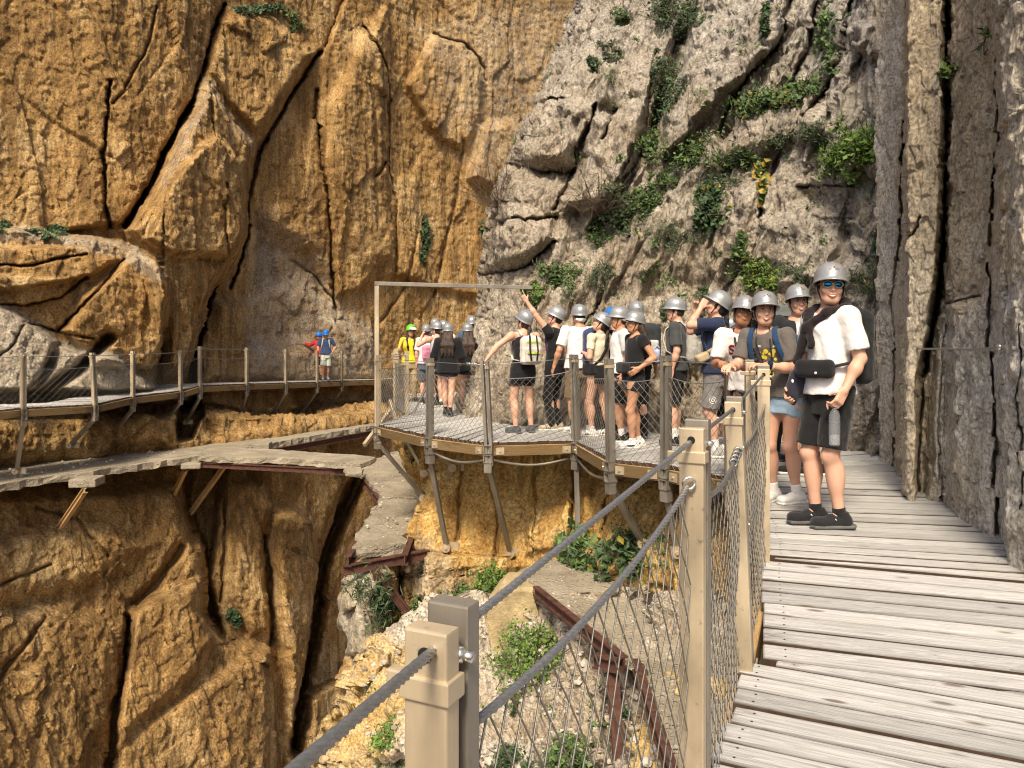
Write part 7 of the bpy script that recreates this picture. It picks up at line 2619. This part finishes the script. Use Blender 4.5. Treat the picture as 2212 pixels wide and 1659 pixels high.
S_('little plant beside the pointing hand at the end of the steel bar', 1152, 622, 36, 32, tone='bright', n=110, leaf=0.05)
S_('small plant under the ivy curtain, left of the yellow vine', 1508, 615, 40, 44, tone='dark', n=140, leaf=0.05)
S_('small dark plant on the left edge of the grey cliff under the rounded blocks', 1070, 500, 18, 50, tone='dark', n=60, leaf=0.07, style='hang')
S_('tiny sprig on the grey cliff, halfway up the left edge', 1178, 215, 24, 24, tone='grey', n=60, leaf=0.05)
S_('small clump low on the rock behind the man in dark grey', 1440, 700, 30, 60, tone='dark', n=120, leaf=0.05)
S_('soft grey green tuft on the ledge between the broad bush and the ivy curtain', 1568, 398, 70, 40, tone='grey', n=330, leaf=0.045, style='needle')
S_('pale green patch on the ledge just left of the broad bush', 1440, 405, 60, 44, tone='mid', n=330, leaf=0.045)
S_('soft patch of green climbing the gully foot, above the large dark bush', 1400, 445, 60, 50, tone='mid', n=330, leaf=0.045)
S_('low green patch trailing left from the large dark bush', 1290, 500, 60, 44, tone='mid', n=300, leaf=0.045)
S_('grey green tuft on the cliff below the diagonal ivy band', 1700, 318, 60, 40, tone='grey', n=300, leaf=0.045, style='needle')
S_('green patch at the upper right end of the diagonal ivy band', 1762, 205, 50, 50, tone='mid', n=260, leaf=0.045)
S_('soft green bush low on the cliff, left of the bush above the steel bar', 1140, 640, 44, 40, tone='mid', n=220, leaf=0.045)
S_('grey green spray on the cliff right of the fern bush', 1720, 600, 70, 44, tone='grey', n=300, leaf=0.045, style='needle')
S_('small soft bush on the cliff between the ivy curtain and the fern bush', 1590, 545, 44, 60, tone='mid', n=220, leaf=0.045)
twigs('bare twiggy shrub on the left edge of the grey cliff', *R3_, 1108, 425, 90, 110)
twigs('bare brown twigs left of the foot of the gully', *R3_, 1290, 420, 90, 110)
L3 = (None,)
# on the columns
C3 = (CO_Q, CO_U, CO_V)
shrub('strap leaved plant high on the right rock column', *C3, 2146, 105, 44, 76, tone='mid', n=26, leaf=0.05, style='tuft', cat='plant', name='rock_plant')
shrub('small leafy rosette in the dark crack between the columns', *C3, 2046, 158, 30, 34, tone='bright', n=26, leaf=0.055, cat='plant', name='rock_plant')
# on the ochre cliff and the rubble slope
O3 = (OC_Q, OC_U, OC_V)
N3 = (RS_Q, RS_U, RS_V)
shrub('dark oleander like bush below the broken end of the concrete path', *O3, 824, 1296, 84, 124, tone='dark', n=420, leaf=0.075, style='needle')
shrub('bright leafy bush just above the stone block', *O3, 1072, 1256, 76, 70, tone='bright', n=560, leaf=0.045)
shrub('low spreading plant left of the stone block', *O3, 990, 1288, 120, 46, tone='mid', n=520, leaf=0.045)
shrub('small green plant at the foot of the rusty diagonal bar', *O3, 908, 1322, 50, 60, tone='mid', n=220, leaf=0.045)
shrub('broad leaved plant on the old path against the ochre cliff', *O3, 1276, 1190, 76, 100, tone='mid', n=260, leaf=0.10)
shrub('leafy plant with a few yellow leaves right of the broad leaved plant', *O3, 1366, 1196, 84, 80, tone='dark', n=260, leaf=0.085, yellow=0.05)
shrub('little weed beside the leaning strut near the slab corner', *O3, 900, 985, 24, 24, tone='mid', n=50, leaf=0.05)
shrub('bright trailing plant under the rusty rail in front of the stone block', *N3, 1150, 1405, 130, 110, tone='bright', n=820, leaf=0.034)
shrub('dark tuft on the ridge of the slope by the gorge', *N3, 778, 1452, 44, 52, tone='dark', n=160, leaf=0.06, style='needle')
shrub('dark tuft lower on the edge of the slope by the gorge', *N3, 738, 1560, 44, 44, tone='dark', n=140, leaf=0.05, style='needle')
shrub('green weed on the slope left of the foremost post', *N3, 838, 1568, 70, 56, tone='bright', n=220, leaf=0.045)
shrub('long bladed weed left of the foremost post, near the bottom of the picture', *N3, 856, 1634, 60, 50, tone='mid', n=120, leaf=0.03, style='tuft')
shrub('leafy weed low behind the net, near the bottom of the picture', *N3, 1224, 1612, 84, 84, tone='mid', n=420, leaf=0.036)
shrub('patch of grass behind the net right of the foremost post', *N3, 1092, 1500, 60, 80, tone='mid', n=160, leaf=0.022, style='tuft')
shrub('small creeping plant on the rubble right of the foremost post', *N3, 1105, 1590, 80, 70, tone='dark', n=260, leaf=0.034)
shrub('weed below the iron post under the old path', *N3, 1352, 1560, 40, 70, tone='dark', n=160, leaf=0.04)

# golden wall
lwu = np.stack([U0 for U0 in [LW_U]])[0]
G3 = (LW_Q, LW_U, LW_V)
shrub('dark grassy strip on the ledge at the top of the golden wall', *G3, 560, 22, 96, 22, tone='dark', n=420, leaf=0.10, style='band')
shrub('small bush right of the grassy strip at the top of the golden wall', *G3, 650, 60, 40, 50, tone='mid', n=140, leaf=0.10)
shrub('bushy plant on the left ledge of the golden wall', *G3, 118, 500, 66, 28, tone='dark', n=220, leaf=0.09)
shrub('plant at the left edge of the picture on the rock ledge', *G3, 14, 486, 36, 22, tone='dark', n=140, leaf=0.09)
shrub('dark ivy patch on the golden wall right of centre', *G3, 934, 504, 32, 56, tone='dark', n=180, leaf=0.12, style='hang')
shrub('smaller ivy patch below the dark ivy patch on the golden wall', *G3, 910, 556, 26, 30, tone='dark', n=90, leaf=0.11, style='hang')
shrub('little bush in the shadowed niche of the lower golden cliff', *G3, 490, 1328, 36, 30, tone='dark', n=160, leaf=0.09)

# small weeds scattered along the cracks: nobody could count these
cs, ns, ls, us_ = [], [], [], []
for (Q_, UU, VV, cnt, rect, ll) in ((RC_Q, RC_U, RC_V, 95, (1080, 1940, 0, 800), 0.05), (RS_Q, RS_U, RS_V, 55, (780, 1330, 1340, 1659), 0.035), (OC_Q, OC_U, OC_V, 18, (1240, 1450, 1150, 1235), 0.05)):
    for _ in range(cnt):
        u, v = prng.uniform(rect[0], rect[1]), prng.uniform(rect[2], rect[3])
        j = np.argmin((UU - u) ** 2 + (VV - v) ** 2)
        p = look(Q_, UU, VV, u, v)
        k = prng.integers(8, 40)
        r = prng.uniform(0.03, 0.10)
        C = p + prng.normal(0, 1, (k, 3)) * np.array([r, r * 0.5, r]) + np.array([0, -0.04, 0.02])
        cs.append(C)
        ns.append(prng.normal(0, 0.6, (k, 3)) + np.array([0, -0.7, 0.6]))
        us_.append(prng.normal(0, 0.7, (k, 3)) + np.array([0, -0.3, 0.2]))
        ls.append(prng.uniform(0.6, 1.3, k) * ll)
C, N_, L_, Up = np.concatenate(cs), np.concatenate(ns), np.concatenate(ls), np.concatenate(us_)
tag(leaves_mesh('cliff_weeds', C, N_, L_, L_ * 0.6, Up, None, LEAF['mid']), 'small scattered weeds in the cracks of the rock', 'weeds', kind='stuff')


# loose stones on the old path and the slope
def stones(name, label, pts, sizes, mat):
    n = len(pts)
    ico = np.array([(0, 0, 1), (0.9, 0, 0.3), (0.28, 0.85, 0.3), (-0.72, 0.53, 0.35), (-0.72, -0.53, 0.25), (0.28, -0.85, 0.32), (0.72, 0.53, -0.4), (-0.28, 0.85, -0.35), (-0.9, 0, -0.4), (-0.28, -0.85, -0.4), (0.72, -0.53, -0.3), (0, 0, -0.8)])
    tri = np.array([(0, 1, 2), (0, 2, 3), (0, 3, 4), (0, 4, 5), (0, 5, 1), (1, 6, 2), (2, 6, 7), (2, 7, 3), (3, 7, 8), (3, 8, 4), (4, 8, 9), (4, 9, 5), (5, 9, 10), (5, 10, 1), (1, 10, 6), (11, 7, 6), (11, 8, 7), (11, 9, 8), (11, 10, 9), (11, 6, 10)])
    V = ico[None] * (1 + prng.normal(0, 0.16, (n, 12, 1)))
    a = prng.uniform(0, 6.28, n)
    c, s_ = np.cos(a)[:, None], np.sin(a)[:, None]
    x, y = V[..., 0] * c - V[..., 1] * s_, V[..., 0] * s_ + V[..., 1] * c
    V = np.stack([x, y * prng.uniform(0.6, 1, (n, 1)), V[..., 2] * prng.uniform(0.5, 0.85, (n, 1))], -1) * np.asarray(sizes)[:, None, None] + np.asarray(pts)[:, None, :]
    T = (np.arange(n) * 12)[:, None, None] + tri[None]
    me = mesh_np(name, V.reshape(-1, 3), None, T.reshape(-1, 3))
    o = new_obj(name, me, None, mat, False)
    at = me.attributes.new('tone', 'FLOAT', 'POINT')
    at.data.foreach_set('value', np.repeat(prng.random(n), 12).astype(np.float32))
    return tag(o, label, 'stones', kind='stuff')


STONE = leaf_mat('loose_limestone', (0.24, 0.20, 0.15), (0.56, 0.51, 0.44), 0.95)
pts, sz = [], []
for _ in range(800):
    u, v = prng.uniform(1130, 1640), prng.uniform(1190, 1659)
    if poly_sd(np.array([u]), np.array([float(v)]), [(1105, 1245), (1200, 1212), (1300, 1195), (1480, 1183), (1640, 1190), (1640, 1659), (1455, 1659), (1392, 1435), (1350, 1415), (1240, 1325)])[0] > 3:
        p = PZ(u, v, zo)
        r = 0.006 + 0.022 * prng.random() ** 4
        pts.append(p + np.array([0, 0, r * 0.3]))
        sz.append(r)
for _ in range(90):
    t = prng.random()
    u = 20 + 400 * t
    v = 1035 - 60 * t - prng.uniform(0, 22)
    pts.append(PZ(u, v, zo) + np.array([0, 0, 0.01]))
    sz.append(0.015 + 0.05 * prng.random() ** 3)
for _ in range(70):
    u, v = prng.uniform(790, 900), prng.uniform(1010, 1170)
    if poly_sd(np.array([u]), np.array([v]), [(787, 1022), (862, 980), (915, 1060), (890, 1140), (868, 1158), (765, 1176), (800, 1115), (826, 1075)])[0] > 4:
        pts.append(PZ(u, v, zo) + np.array([0, 0, 0.0]))
        sz.append(0.012 + 0.03 * prng.random() ** 3)
stones('gravel', 'pale loose gravel lying on the old concrete path', pts, sz, STONE)
pts, sz = [], []
for _ in range(1000):
    u, v = prng.uniform(800, 1420), prng.uniform(1330, 1659)
    p = look(RS_Q, RS_U, RS_V, u, v)
    r = 0.012 + 0.05 * prng.random() ** 3
    pts.append(p + np.array([0, -r * 0.3, 0]))
    sz.append(r)
stones('rubble_stones', 'white rubble stones on the slope under the boards', pts, sz, STONE)
